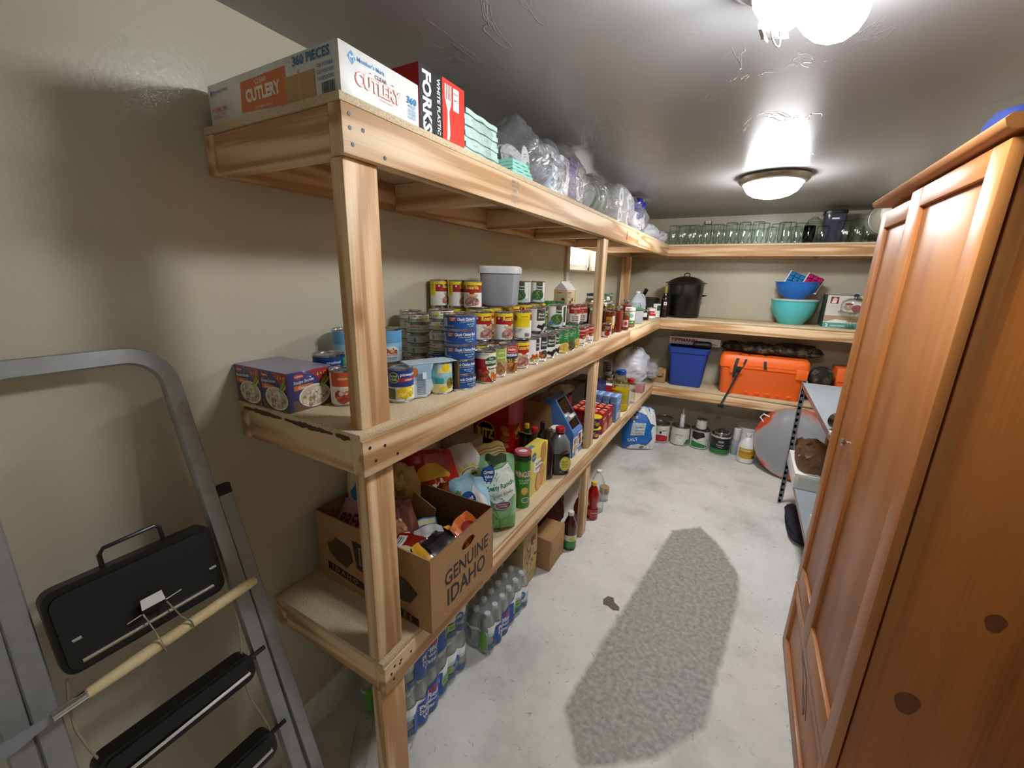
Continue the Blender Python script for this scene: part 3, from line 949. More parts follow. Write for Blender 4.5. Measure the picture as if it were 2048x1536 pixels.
CANS = {}
def can_kind(key, R, H, bands, items, food=(), lidmat='tin', tab=False):
    """bands: (z0,z1,colour) as fractions of the label height; items: print on the label; food: clusters of pictured food"""
    b = MB()
    b.lathe([(0, .003), (R - .003, .003), (R - .001, 0), (R, .0015), (R, .0025), (R - .0012, .0038), (R - .0012, H - .0038), (R, H - .0025), (R, H - .001), (R - .001, H), (R - .0025, H - .001), (R - .003, H - .005)], lidmat, 28)
    body = b.mesh('body')
    l = MB()
    l.lathe([(R - .003, H - .005), (R * .78, H - .005), (R * .76, H - .0042), (R * .5, H - .0042), (R * .48, H - .005), (0, H - .005)], lidmat, 28)
    lid = l.mesh('lid')
    p = MB()
    mg = .0062 if H > .06 else .0042
    z0, z1 = mg, H - mg
    Rl = R - .0006
    for a, c, col in bands:
        p.lathe([(Rl, z0 + (z1 - z0) * a), (Rl, z0 + (z1 - z0) * c)], ink(col), 36)
    fn = on_cyl(Rl)
    p.prints(items, fn, du=.008)
    for i, f in enumerate(food):
        blobs(p, *f, fn, hash(key) % 97 + i if False else len(key) * 7 + i)
    CANS[key] = (body, lid, p.mesh('label'), R, H, tab)

def can(kind, x, y, z, face, label, group=None, cat='can', name=None):
    body, lid, lab, R, H, tab = CANS[kind]
    t = thing(name or 'food_can', label, cat, (x, y, z), math.radians(face), group)
    place('body', body, t); place('lid', lid, t); place('label', lab, t)
    return t

W, DG = 'f2f1ec', '2c4632'
S_R, S_H = .038, .111
can_kind('chicken', .0495, .0472, [(0, 1, '1d4f98')],
         [('r', -.062, .011, -.043, .036, 'e6eaf0'), ('r', -.060, .013, -.0585, .034, '30343c'), ('r', -.056, .013, -.0535, .034, '30343c'), ('r', -.051, .013, -.0495, .034, '30343c'), ('r', -.047, .013, -.0455, .034, '30343c'),
          ('r', -.034, .028, -.012, .040, 'c32432'), ('t', 'WESTERN', -.023, .0365, .004, .018, W), ('t', 'FAMILY', -.023, .031, .0035, .015, W),
          ('t', 'Chunk Chicken Breast', .031, .034, .0095, .078, W, {'b': .03}), ('t', 'premium white meat with rib meat', .033, .0255, .004, .06, 'cfd8ea', {'sh': .25}),
          ('t', '98% FAT FREE', .04, .0175, .005, .035, '9fe0c0'), ('t', 'in water', .04, .0115, .0035, .04, 'cfd8ea'), ('t', 'NET WT 12.5 OZ', -.028, .0125, .0035, .02, 'cfd8ea')])
can_kind('tuna', .042, .0365, [(0, .13, '54724a'), (.13, .58, 'cfcdb0'), (.58, 1, 'f4f2ea')],
         [('t', 'BUMBLE BEE', -.03, .027, .0055, .034, 'b52c38'), ('t', 'BUMBLE BEE', .04, .027, .0055, .034, 'b52c38'), ('t', 'Chunk Light Tuna', -.03, .0165, .0055, .036, '4c6040'), ('t', 'Chunk Light Tuna', .04, .0165, .0055, .036, '4c6040'),
          ('r', .008, .018, .017, .029, 'e6dc2a'), ('r', -.062, .010, -.052, .028, 'eceae0'), ('r', -.060, .012, -.058, .026, '3a3c38'), ('r', -.0565, .012, -.0545, .026, '3a3c38')])
can_kind('tuna_plain', .042, .0365, [(0, .13, '5b7350'), (.13, 1, 'd8d7c8')],
         [('r', -.03, .008, -.016, .028, 'e4e2da'), ('r', -.028, .010, -.0255, .026, '44463f'), ('r', -.0235, .010, -.0205, .026, '44463f'), ('r', .0, .011, .02, .026, 'd9d8cc'), ('t', 'Nutrition Facts', .01, .022, .003, .018, '44463f'), ('t', 'BUMBLE BEE', .042, .026, .005, .03, '9c4a4a')])
can_kind('refried', S_R, S_H, [(0, .58, 'efece4'), (.58, .88, 'a8231f'), (.88, 1, 'ecd22a')],
         [('r', -.105, .048, -.06, .098, 'eed51c'), ('t', 'Rosarita', 0, .085, .017, .058, 'f3d860', {'b': .035}), ('p', [(-.012, .066), (.0, .078), (.012, .066), (.008, .058), (-.008, .058)], 'b5251f'),
          ('t', 'TRADITIONAL', 0, .054, .008, .052, 'd9b21c', {'b': .03}), ('e', 0, .028, .032, .018, 'b98276'), ('r', -.048, .083, -.042, .09, W), ('t', 'REFRIED BEANS', 0, .0475, .004, .04, '7a4a3a'),
          ('t', 'Nutrition Facts', -.083, .09, .004, .036, '6a5a10'), ('t', 'Amount Per Serving', -.083, .08, .0028, .036, '6a5a10'), ('t', 'Calories 120', -.083, .074, .003, .03, '6a5a10')],
         food=[(0, .027, .028, .014, 40, ['a4665c', 'c89a8c', '8c5248', 'd6b0a2'], .005)])
can_kind('refried_back', S_R, S_H, [(0, .9, 'e9e7e2'), (.9, 1, 'ecd22a')],
         [('r', -.045, .048, .034, .099, 'eed51c'), ('r', .036, .075, .06, .099, 'a8231f'), ('e', -.03, .084, .011, .011, '9c7a20'), ('t', 'Simple Ideas', .01, .09, .005, .03, '6a5a10'),
          ('r', -.014, .081, .03, .0815, '8a7a20'), ('r', -.014, .077, .03, .0775, '8a7a20'), ('r', -.014, .073, .03, .0735, '8a7a20'), ('r', -.014, .067, .03, .0675, '8a7a20'),
          ('t', 'INGREDIENTS: COOKED BEANS', -.02, .041, .003, .04, '55524c'), ('t', 'WATER, LARD, SALT, SPICE', -.02, .036, .003, .04, '55524c'), ('t', 'DISTRIBUTED BY', -.02, .03, .003, .03, '55524c')]
         + [('r', .012 + i * .0032, .012, .0135 + i * .0032, .026, '2a2a2a') for i in range(7)])
can_kind('black_beans', S_R, S_H, [(0, 1, W)],
         [('r', -.012, .052, .036, .104, '33472f'), ('r', .006, .096, .018, .101, 'c0302c'), ('t', 'Black', .012, .082, .0095, .034, W), ('t', 'Beans', .012, .068, .0095, .034, W), ('r', .05, .01, .09, .1, 'e2e0d8')],
         food=[(.012, .026, .018, .013, 9, ['1c1a1e', '2a262c', '141216'], .0085)])
can_kind('green_beans', S_R, S_H, [(0, .2, 'b9d6d0'), (.2, 1, W)],
         [('r', -.004, .056, .030, .106, '2a4a33'), ('r', .006, .096, .022, .102, 'c0302c'), ('t', 'Green', .013, .085, .009, .03, W), ('t', 'Beans', .013, .071, .009, .03, W), ('t', 'CUT', .013, .061, .004, .012, W),
          ('e', .004, .042, .033, .026, '47703c'), ('e', -.024, .024, .013, .012, '5d9fc0'), ('r', .055, .01, .10, .1, 'e4e2da')],
         food=[(.004, .042, .029, .021, 46, ['5d8a45', '3c6434', '7ba35c', '2f5230'], .0055)])
can_kind('white_panel', S_R, S_H, [(0, 1, 'ecebe6')],
         [('r', -.02, .008, .016, .104, 'f6f5f2'), ('r', -.016, .092, .012, .1, 'd8d6d0'), ('e', -.002, .088, .006, .006, '9a9890')] +
         [('r', -.014, .015 + i * .007, .010, .0162 + i * .007, 'a09e98') for i in range(9)] + [('r', .022, .02, .034, .1, '2c4632')])
can_kind('fruit', S_R, S_H, [(0, 1, 'eeedea')],
         [('r', .004, .058, .034, .106, '2a3440'), ('t', 'Fruit', .019, .088, .008, .026, W), ('t', 'Cocktail', .019, .075, .006, .026, W), ('e', .004, .028, .02, .016, 'e0a03a')],
         food=[(.004, .03, .024, .016, 26, ['c8322a', 'e2a23c', 'd8cfa8', '7a9a3c', 'e8dcc0'], .0065)])
can_kind('vegetable', S_R, S_H, [(0, 1, 'efeeea')],
         [('r', -.008, .054, .03, .106, '27323a'), ('t', 'Black', .011, .085, .008, .03, W), ('t', 'Olives', .011, .072, .008, .03, W), ('e', .012, .032, .022, .018, '3a4a38')],
         food=[(-.006, .03, .014, .014, 8, ['c8322a', 'd86a3a', '2c3830'], .007)])
can_kind('campbell', .033, .100, [(0, .52, 'f0eeea'), (.52, 1, 'b0181e')],
         [('t', "Campbell's", 0, .080, .016, .058, W, {'sh': .3, 'b': .02}), ('e', 0, .054, .0085, .0085, 'c9a24a'), ('e', 0, .054, .006, .006, 'a8863a'), ('t', 'CONDENSED', 0, .066, .0035, .024, 'f0d8c0'),
          ('t', 'Chicken', 0, .038, .009, .036, '9a2030', {'sh': .1}), ('t', 'Noodle', 0, .028, .009, .034, '9a2030', {'sh': .1}), ('t', 'SOUP', 0, .0155, .009, .034, '2a2326', {'b': .04})])
can_kind('campbell_green', .033, .100, [(0, .35, 'f0eeea'), (.35, 1, 'b0181e')],
         [('t', "Campbell's", 0, .082, .015, .055, W, {'sh': .3, 'b': .02}), ('t', 'Cream of', 0, .062, .006, .034, W), ('p', [(-.028, .02), (-.012, .042), (.006, .034), (.026, .046), (.03, .022), (.01, .014)], 'f3f2ee'), ('e', .012, .046, .012, .008, '9aac34'), ('t', 'SOUP', 0, .013, .007, .028, '2a2326', {'b': .04})])
can_kind('corn', S_R, S_H, [(0, .40, 'f0ece0'), (.40, 1, '2f8a48')],
         [('e', -.02, .084, .014, .014, '8fc79c'), ('e', -.02, .084, .0125, .0125, '2f8a48'), ('t', 'food', -.02, .088, .006, .018, 'e6f3e8'), ('t', 'club', -.02, .079, .006, .018, 'e6f3e8'), ('t', 'sweet', .016, .094, .006, .02, 'd6ecd8'), ('t', 'corn', .016, .083, .007, .02, 'd6ecd8'), ('t', 'WHOLE KERNEL', .016, .072, .0035, .024, 'd6ecd8'), ('e', .012, .028, .03, .024, 'e6cf86')],
         food=[(.012, .028, .026, .02, 44, ['e8c24c', 'd6a83a', 'f0d880', 'c89a34'], .0048)])
can_kind('okra', S_R, S_H, [(0, .42, 'f0ece0'), (.42, 1, '2f8a48')],
         [('e', .0, .084, .015, .015, '8fc79c'), ('e', .0, .084, .0132, .0132, '2f8a48'), ('t', 'food', 0, .088, .006, .018, 'e6f3e8'), ('t', 'club', 0, .079, .006, .018, 'e6f3e8'), ('t', 'peas', .032, .09, .006, .02, 'd6ecd8'), ('t', 'peas', -.034, .09, .006, .02, 'd6ecd8'), ('e', .006, .028, .028, .024, '6a6038')],
         food=[(.006, .028, .024, .02, 40, ['7a7040', '5a5230', '8a8250', '4a4428'], .005)])
can_kind('pasta', .0385, .111, [(0, .8, 'ac2320'), (.8, 1, 'ece4c8')],
         [('e', .034, .076, .028, .017, '2c5a34'), ('t', 'Chef', .03, .086, .006, .016, W), ('t', 'BOYARDEE', .034, .074, .0105, .05, W, {'b': .035}), ('p', [(.012, .06), (.06, .062), (.06, .012), (.034, .008), (.02, .03)], 'ece4d0'), ('t', 'Beefaroni', .038, .052, .007, .04, '3a2a20', {'b': .03}),
          ('t', 'PASTA IN', .038, .043, .003, .025, '3a2a20'), ('t', 'TOMATO SAUCE', .038, .038, .003, .028, '3a2a20'), ('r', -.045, .083, -.037, .092, 'd8d0c8'), ('r', -.045, .014, -.039, .022, 'd8d0c8'), ('t', 'WHOLE GRAIN', .0, .101, .0035, .05, '7a6a50')],
         food=[(-.005, .03, .024, .02, 30, ['c8382c', '8c1c18', 'd65a3a', '7a4a24', '5a7a34'], .008), (.043, .022, .014, .01, 14, ['d8682c', 'c04c20', 'e89a50'], .006)])
can_kind('white_beans', S_R, S_H, [(0, .32, 'efece6'), (.32, 1, 'd8dcb4')],
         [('r', -.006, .058, .036, .104, '9ab84c'), ('t', 'pinto', .015, .09, .009, .032, 'e8f0c8', {'sh': .2}), ('t', 'beans', .015, .074, .009, .032, 'e8f0c8', {'sh': .2}), ('e', -.022, .094, .01, .01, 'd8b84a')],
         food=[(.01, .04, .036, .022, 44, ['a87850', 'c09870', '8a5a38', 'b8885c'], .007)])
can_kind('chili', S_R, S_H, [(0, .30, 'a8642c'), (.30, .5, 'e2cf86'), (.5, .72, '24406c'), (.72, 1, 'b4361f')],
         [('e', .008, .09, .03, .012, 'd8d0c0'), ('e', .008, .09, .028, .0105, 'c22a22'), ('t', 'Nalley', .008, .09, .011, .046, W, {'b': .03, 'sh': .15}), ('t', 'ORIGINAL', .008, .07, .01, .05, W, {'b': .03}), ('t', 'CHILI', .008, .052, .011, .046, '5a3018', {'b': .04})],
         food=[(.0, .026, .034, .018, 50, ['9a5a30', 'b8743c', '7a3e20', 'c88a50'], .006)])
can_kind('blue_beans', S_R, S_H, [(0, 1, '1f5ab4')],
         [('e', .0, .07, .012, .012, '4aa0dc'), ('t', 'great', 0, .073, .005, .018, W), ('t', 'value', 0, .067, .005, .018, W), ('e', .004, .032, .018, .02, 'e8b080')],
         food=[(.004, .032, .015, .017, 26, ['d8702c', 'b85020', 'e89a5c'], .005)])
can_kind('tidbits', .0375, .1, [(0, .46, 'f0efe8'), (.46, 1, '20418e')],
         [('r', -.005, .062, .06, .072, 'b92a34'), ('e', -.008, .074, .0155, .0155, 'e8e4d0'), ('e', -.008, .074, .0142, .0142, '2b7040'), ('t', 'food', -.008, .079, .007, .02, 'eef4e8'), ('t', 'club', -.008, .070, .007, .02, 'eef4e8'), ('t', 'pineapple', .036, .081, .0115, .05, W), ('t', 'tidbits', .034, .067, .006, .03, W),
          ('p', [(.0, .04), (.012, .046), (.04, .047), (.05, .04), (.046, .018), (.022, .012), (.006, .018)], 'e8c828'), ('r', -.045, .012, -.004, .043, '5a6a34'), ('t', 'NET WT 20 OZ', .034, .0095, .003, .03, '55554c')],
         food=[(.026, .03, .018, .012, 34, ['f2dc48', 'e6c020', 'f8ea80', 'd8b01c'], .0055)])
can_kind('sausage', .0375, .1, [(0, .56, 'efe9e0'), (.56, 1, 'd0572c')],
         [('e', .03, .074, .013, .013, 'e0dcc8'), ('e', .03, .074, .0118, .0118, '2b7040'), ('r', -.047, .008, -.038, .092, 'f0efea'), ('t', 'vienna', -.004, .078, .008, .03, 'f2d8c8'), ('e', .0, .03, .03, .022, 'e8dccc')],
         food=[(.0, .032, .026, .02, 9, ['a23e2c', 'c8604a', 'b04a38', 'e2c0ac'], .011)])
can_kind('dole', .043, .115, [(0, .3, 'd8ecf4'), (.3, .6, 'a9d3ee'), (.6, 1, '6fb2e2')],
         [('e', .0, .04, .03, .018, 'f4f4f0'), ('t', 'Dole', .0, .042, .02, .045, 'c8281e', {'b': .05}), ('e', .006, .041, .005, .005, 'f0d020'), ('r', -.022, .028, .022, .03, 'c8281e'), ('t', 'Pineapple Slices', 0, .019, .005, .05, '2a6a9a'), ('t', 'IN 100% JUICE', 0, .013, .004, .035, '2a6a9a')])
can_kind('blue_low', .045, .062, [(0, .3, '2e74c4'), (.3, 1, '17407e')], [('t', 'crushed', 0, .04, .008, .05, 'd8e6f4'), ('t', 'pineapple', 0, .028, .008, .05, 'd8e6f4'), ('r', .03, .018, .06, .05, '3f9a5a')])
can_kind('sun', .0365, .1, [(0, .3, 'e8e4b8'), (.3, .55, '8cc8d0'), (.55, 1, 'a8d4e4')],
         [('e', .004, .082, .013, .013, 'f4dc40'), ('p', [(-.024, .066), (.03, .068), (.032, .078), (.02, .084), (.0, .088), (-.02, .08)], 'f4ea9a'), ('e', .004, .08, .011, .011, 'f2d420'), ('e', .018, .034, .012, .017, 'a08a34'), ('r', -.03, .036, -.004, .05, '3aa8ae'), ('e', -.004, .018, .014, .008, 'e8d04c')],
         food=[(.018, .034, .010, .015, 22, ['6a6420', '8a7c28', 'c0a440'], .003)])
can_kind('short_green', .033, .05, [(0, 1, '2c8a3c')], [('t', 'chiles', 0, .028, .009, .04, 'e4f0dc'), ('r', .024, .01, .04, .04, '1e6a2c')])
can_kind('paste', .030, .085, [(0, .4, 'efebe2'), (.4, 1, '7a1f2c')],
         [('t', 'Tomato', .0, .066, .008, .03, W), ('t', 'Paste', .0, .055, .008, .026, W), ('p', [(-.03, .02), (-.012, .05), (.0, .03), (-.012, .01)], 'f0eee6'), ('e', .0, .024, .018, .015, 'b8221c'), ('e', -.014, .046, .007, .012, '4a8a3c'), ('r', .026, .012, .036, .074, 'f2f0ea')])

# ------------------------------------------------------------------ middle shelf: boxed and tinned food
def carton(name, label, cat, loc, dims, rz, mat, faces, group=None, bev=.0015, extra=None):
    lx, ly, lz = dims
    o = MB().box(-lx / 2, lx / 2, -ly / 2, ly / 2, 0, lz, mat, bev).obj(name, None, loc, (0, 0, rz))
    tag(o, label, cat, group)
    p = MB()
    for fc, items in faces.items():
        fn = on_face(fc, lx, ly, lz)
        p.prints([i for i in items if i[0] != 'b'], fn, du=1.)
        for i in items:
            if i[0] == 'b':
                blobs(p, *i[1:], fn, 5)
    if p.v:
        p.obj('print', o)
    return o

Z0 = MIDZ
M('purple_card', (58, 52, 110), .35)
M('soup_card', (44, 52, 128), .35)
def soup_face(s, y0):
    return [('r', y0 - .055, 0, y0 + .055, .03, '6a4a3c'), ('p', [(y0 - .006, .104), (y0 + .055, .104), (y0 + .055, .060), (y0 + .035, .066)], 'b4202a'), ('t', '6 + 12', y0 + .034, .09, .011, .03, 'ecd24a'),
            ('e', y0 - .034, .092, .014, .007, 'c02a34'), ('t', 'Lipton', y0 - .034, .092, .008, .022, W), ('t', 'Recipe Secrets', y0 - .02, .077, .011, .058, 'e8e6ee', {'sh': .2, 'rot': .06}), ('r', y0 - .05, .056, y0 + .004, .069, 'd8762c'), ('t', 'Onion', y0 - .026, .0625, .008, .024, 'f4e4d0'),
            ('e', y0 + .008, .034, .047, .031, 'e8e2d2'), ('e', y0 + .008, .034, .043, .027, 'cdbfa6'), ('b', y0 + .006, .033, .036, .021, 48, ['e4dccb', 'b8a88a', 'd8ccb4', '9a8666'], .006), ('p', [(y0 + .0, .034), (y0 + .008, .034), (y0 + .05, .078), (y0 + .046, .086)], '8fae4a'), ('p', [(y0 + .008, .032), (y0 + .014, .034), (y0 + .053, .068), (y0 + .053, .078)], 'a9c464')]
lb = thing('soup_mix_pack', 'shrink-wrapped pack of purple onion soup mix boxes on the shelf end', 'soup box', (.117, .057, Z0), 0.02)
for k in range(2):
    o = carton('soup_box', '', '', (-.057 + k * .114, 0, 0), (.112, .132, .104), 0, 'soup_card', {'-y': soup_face(0, 0), '+x': soup_face(1, 0)} if k else {'-y': soup_face(0, 0)})
    del o['category']; del o['label']; o.parent = lb
    t = MB().box(-.056, .056, -.066, .066, .1042, .1048, M('lilac_card', (156, 146, 182), .4)); t.obj('top_flap', o)
sw = MB(); sw.box(-.1145, .1145, -.0668, .0668, .0005, .1058, 'shrink_clear', .003); sw.obj('shrink_wrap', lb)

g1 = 'tinned food stacked along the middle shelf'
can('blue_low', .155, .175, Z0, -40, 'low blue tin beside the soup mix boxes', g1)
can('blue_low', .065, .235, Z0, -40, 'low blue tin against the wall under a tall sky-blue can', g1)
can('blue_low', .155, .29, Z0, -40, 'low blue tin beneath the second sky-blue can behind the post', g1)
can('blue_low', .155, .175, Z0 + .0622, -20, 'upper low blue tin with bare lid behind the soup boxes', g1)
can('dole', .075, .305, Z0 + .0622, -10, 'sky-blue pineapple can partly hidden behind the front post', g1)
can('dole', .165, .405, Z0 + .0622, -38, 'sky-blue pineapple can with red script on white, beyond the front post', g1)
can('blue_low', .165, .405, Z0, -40, 'low blue tin supporting the sky-blue pineapple can by the tuna', g1)
can('sausage', .265, .135, Z0, -35, 'orange and white tin in front of the low blue tins', g1)
can('tidbits', .372, .241, Z0, -62, 'blue and white pineapple tidbits can with green round logo', g1)
# twin pack of pineapple in a torn card sleeve
sl = thing('pineapple_twin_pack', 'two pale blue pineapple cans held in a torn card sleeve', 'can pack', (.394, .342, Z0), math.radians(64))
M('sleeve_card', (196, 212, 224), .45)
for k, dx in enumerate((-.037, .037)):
    b_, l_, lab_, R_, H_, _ = CANS['sun']
    for nm, me in (('can_body', b_), ('can_lid', l_), ('can_label', lab_)):
        place(nm, me, sl, (dx, 0, 0), (0, 0, math.radians(-95)))
s = MB()
s.box(-.077, .076, -.036, .036, .1004, .1016, 'sleeve_card')
s.prism([(-.077, .1), (-.077, .004), (-.028, .002), (-.006, .03), (-.014, .07), (-.004, .1)], .0012, 'sleeve_card', lambda u, v, h: (u, -.0385 - h, v))
s.box(-.0785, -.077, -.036, .036, .003, .1, 'sleeve_card')
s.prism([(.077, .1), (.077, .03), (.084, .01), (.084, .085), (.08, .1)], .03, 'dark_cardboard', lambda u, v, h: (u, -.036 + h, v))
s.obj('card_sleeve', sl)
s = MB(); fn = lambda u, v, h: (u, -.0398 - h, v)
s.prints([('r', -.072, .055, -.012, .1, '9cc0dc'), ('e', -.062, .08, .01, .014, 'c8743c')] + [('r', -.058, .012 + i * .005, -.03, .014 + i * .005, '6a7a9a') for i in range(13)] + [('t', '15 OZ EACH', -.055, .006, .003, .03, '5a6a80'), ('r', -.04, .058, -.028, .078, 'e8ecf0')], fn, du=1.)
s.obj('print', sl)
# chicken tins
g2 = 'blue chicken tins in stacks'
nm = ['bottom', 'second', 'middle', 'fourth', 'top']
for i in range(5):
    can('chicken', .42 + (.002, -.001, .0, -.002, -.003)[i], .462, Z0 + i * .0474, -62 + (6, -3, 0, 2, 12)[i], ['lowest tin of the front blue chicken stack', 'second tin up in the front blue chicken stack', 'middle tin of the front blue chicken stack', 'fourth tin up in the front blue chicken stack', 'topmost tin of the front blue chicken stack'][i], g2)
for i in range(2):
    can('chicken', .303, .515, Z0 + i * .0474, -70, 'blue chicken tin at the foot of the stickered tuna stack' + (', upper of two' if i else ', lower of two'), g2)
g3 = 'small tuna tins in stacks'
for i in range(4):
    can('tuna' if i != 1 else 'tuna_plain', .303, .515, Z0 + .0949 + i * .0367, -62 + (0, 4, -25, -22)[i], ['lowest tuna tin above the blue tins beside the chicken stack', 'barcoded tuna tin second up beside the chicken stack', 'tuna tin with yellow sticker, second from top beside chicken stack', 'topmost tuna tin with yellow sticker beside the chicken stack'][i], g3)
for i in range(6):
    can('tuna_plain' if i in (2, 3) else 'tuna', .185, .53, Z0 + i * .0367, -60 + i * 9, ['lowest', 'second', 'third', 'fourth', 'fifth', 'topmost'][i] + ' tuna tin in the stack next to the sky-blue can', g3)
for i in range(6):
    can('tuna_plain', .085, .60, Z0 + i * .0367, -60 - i * 8, ['lowest', 'second', 'third', 'fourth', 'fifth', 'topmost'][i] + ' tuna tin in the stack against the wall', g3)

# front row
row1 = [('pasta', .452, .562, -68, 'red and cream pasta can beside the blue chicken stack'), ('white_beans', .44, .655, -50, 'lime and white bean can next to the red pasta can'),
        ('chili', .44, .742, -48, 'orange, blue and yellow chili can in the front row'), ('refried', .44, .835, -32, 'red and white refried bean can in the front row'),
        ('fruit', .44, .93, -30, 'white can with pictured red fruit in the front row'), ('vegetable', .44, 1.01, -38, 'white can with dark panel and red food between fruit and black beans'),
        ('black_beans', .44, 1.10, -50, 'white and dark green black bean can in the front row'), ('black_beans', .425, 1.18, -30, 'black bean can tucked behind the front-row black bean can'),
        ('corn', .44, 1.26, -50, 'green corn can at the front, nearer the black beans'), ('okra', .44, 1.355, -45, 'green can with brown food picture at the front'), ('corn', .43, 1.435, -30, 'green corn can furthest along the front row'),
        ('campbell_green', .44, 1.53, -45, 'red and white soup can after the green cans'), ('campbell', .43, 1.60, -20, 'red soup can in the front row second before the second post'), ('campbell_green', .435, 1.672, -40, 'red soup can in the front row touching the second post')]
for k, x, y, a, lab in row1:
    can(k, x, y, Z0, a, lab, g1)
# second row: lower cans carry the upper ones
ups = [('blue_beans', .355, .585, -38, 'blue bean can on the second tier behind the chicken stack'), ('white_beans', .30, .665, -52, 'pale green bean can on the second tier'),
       ('refried', .32, .742, -15, 'refried bean can half hidden on the second tier'), ('refried', .385, .795, -16, 'red and white refried bean can on the second tier by the yellow label'),
       ('refried_back', .425, .878, -62, 'can showing a large yellow recipe panel on the second tier'), ('black_beans', .375, 1.115, -45, 'black bean can on the second tier'),
       ('green_beans', .35, 1.195, -12, 'green bean can half hidden behind the second-tier black beans'), ('green_beans', .375, 1.33, -58, 'green bean can facing out on the second tier'), ('white_panel', .36, 1.41, -62, 'can turned to its white printed side on the second tier'),
       ('campbell', .375, 1.60, -62, 'red and white soup can on the second tier nearer the bean cans'), ('campbell', .385, 1.685, -62, 'red and white soup can on the second tier beside the second post')]
for k, x, y, a, lab in ups:
    can(k, x, y, Z0 + .1115, a, lab, g1)
for i, (k, y) in enumerate((('white_beans', .585), ('refried', .665), ('chili', .742), ('refried', .825), ('vegetable', .905), ('black_beans', 1.0), ('green_beans', 1.085), ('corn', 1.165), ('corn', 1.245), ('okra', 1.33), ('fruit', 1.41), ('okra', 1.60), ('okra', 1.68))):
    can(k, .358, y, Z0, -50, 'can hidden at the bottom of the second row', 'hidden bottom cans of the second row')
row3 = [('refried', .085, .815, 18, 'refried bean can on the top tier nearest the wall'), ('refried', .135, .842, 8, 'middle one of the three refried bean cans on the top tier'), ('refried', .205, .845, -60, 'refried bean can facing out on the top tier beside the plastic tub'),
        ('green_beans', .20, 1.30, -95, 'green bean can on the top tier touching the plastic tub'), ('green_beans', .235, 1.405, -72, 'green bean can on the top tier beyond the plastic tub')]
for k, x, y, a, lab in row3:
    x2 = {.085: .052, .135: .128}.get(x, x)
    can(k, x2, y, Z0 + .223, a, lab, g1)
for y in (.845, .925, 1.005, 1.085, 1.165, 1.30, 1.385, 1.47):
    for lv in (0, 1):
        can('refried', .215, y, Z0 + lv * .1115, -20 * lv, 'can hidden inside the third row under the top tier', 'hidden cans under the top tier')
for x, y in ((.052, .815), (.13, .842), (.135, .925), (.135, 1.01)):
    for lv in (0, 1):
        can('refried', x, y, Z0 + lv * .1115, -20, 'can hidden against the wall under the top tier', 'hidden cans against the wall')
for x, y, a, lab in ((.255, 1.515, -60, 'short green chile tin beside the top green bean can'), (.275, 1.60, -60, 'short green chile tin in front of the cookie carton')):
    can('short_green', x, y, Z0 + .1792, a, lab, g1)
for y in (1.515, 1.60):
    can('corn', .265, y, Z0, -40, 'corn can hidden under the short green tins', 'hidden cans under the green tins')
    can('short_green', .265, y, Z0 + .1115, -40, 'green tin hidden under a short green tin', 'hidden green tins'); 
# plastic food tub
tb = thing('food_storage_tub', 'clear grey plastic tub with a white lid on top of the cans', 'plastic tub', (.218, 1.045, Z0 + .223), .35)
tb.scale = (.98, .98, 1.28)
clear_mat('tub_plastic', (200, 204, 210), .8, .3, haze=.62)
MB().lathe([(0, .001), (.072, .001), (.078, .008), (.086, .125), (.084, .125), (.076, .01), (0, .004)], 'tub_plastic', 32, sq=5).obj('tub', tb)
t = MB(); t.lathe([(.084, .112), (.092, .112), (.093, .118), (.093, .130), (.088, .136), (0, .137)], 'white_plastic', 32, sq=5); lidp = t.obj('lid', tb)
t = MB(); t.box(-.02, .03, .088, .104, .118, .128, 'white_plastic', .003); t.obj('pour_spout', lidp)
# cookie gift carton with a handle
ck = thing('cookie_carton', 'beige gable carton printed with cookies behind the green tins', 'carton', (.255, 1.73, Z0 + .17), math.radians(-8))
M('beige_card', (206, 190, 146), .4)
k = MB()
k.box(-.045, .045, -.05, .05, 0, .115, 'beige_card', .002)
k.prism([(-.045, .115), (.045, .115), (.012, .152), (-.012, .152)], .1, M('pale_card', (214, 212, 204), .4), lambda u, v, h: (u, -.05 + h, v))
k.box(-.004, .004, -.05, .05, .15, .165, 'pale_card')
k.obj('box', ck)
k = MB(); fn = on_face('+x', .09, .1, .115)
k.prints([('t', 'COOKIES', -.02, .1, .009, .04, 'b8402c'), ('r', -.045, .088, .0, .0895, '8a7a50'), ('r', -.045, .078, -.01, .0795, '8a7a50'), ('e', -.03, .02, .012, .013, '6a4020'), ('e', .012, .06, .011, .011, '7a4424'), ('e', -.01, .045, .011, .011, '7a4424'), ('e', .014, .024, .016, .014, '5a3418'), ('r', .044, 0, .05, .115, 'd8b83c')], fn, du=1.)
fn = on_face('-y', .09, .1, .115)
k.prints([('e', .0, .03, .014, .013, '6a4020'), ('e', .02, .06, .012, .012, '7a4424'), ('t', 'COOKIES', -.01, .1, .008, .04, 'b8402c')], fn, du=1.)
k.obj('print', ck)
can('corn', .25, 1.70, Z0, -40, 'corn can hidden under the cookie carton', 'hidden cans under the cookie carton')
can('short_green', .25, 1.70, Z0 + .1115, -40, 'green tin hidden under the cookie carton')

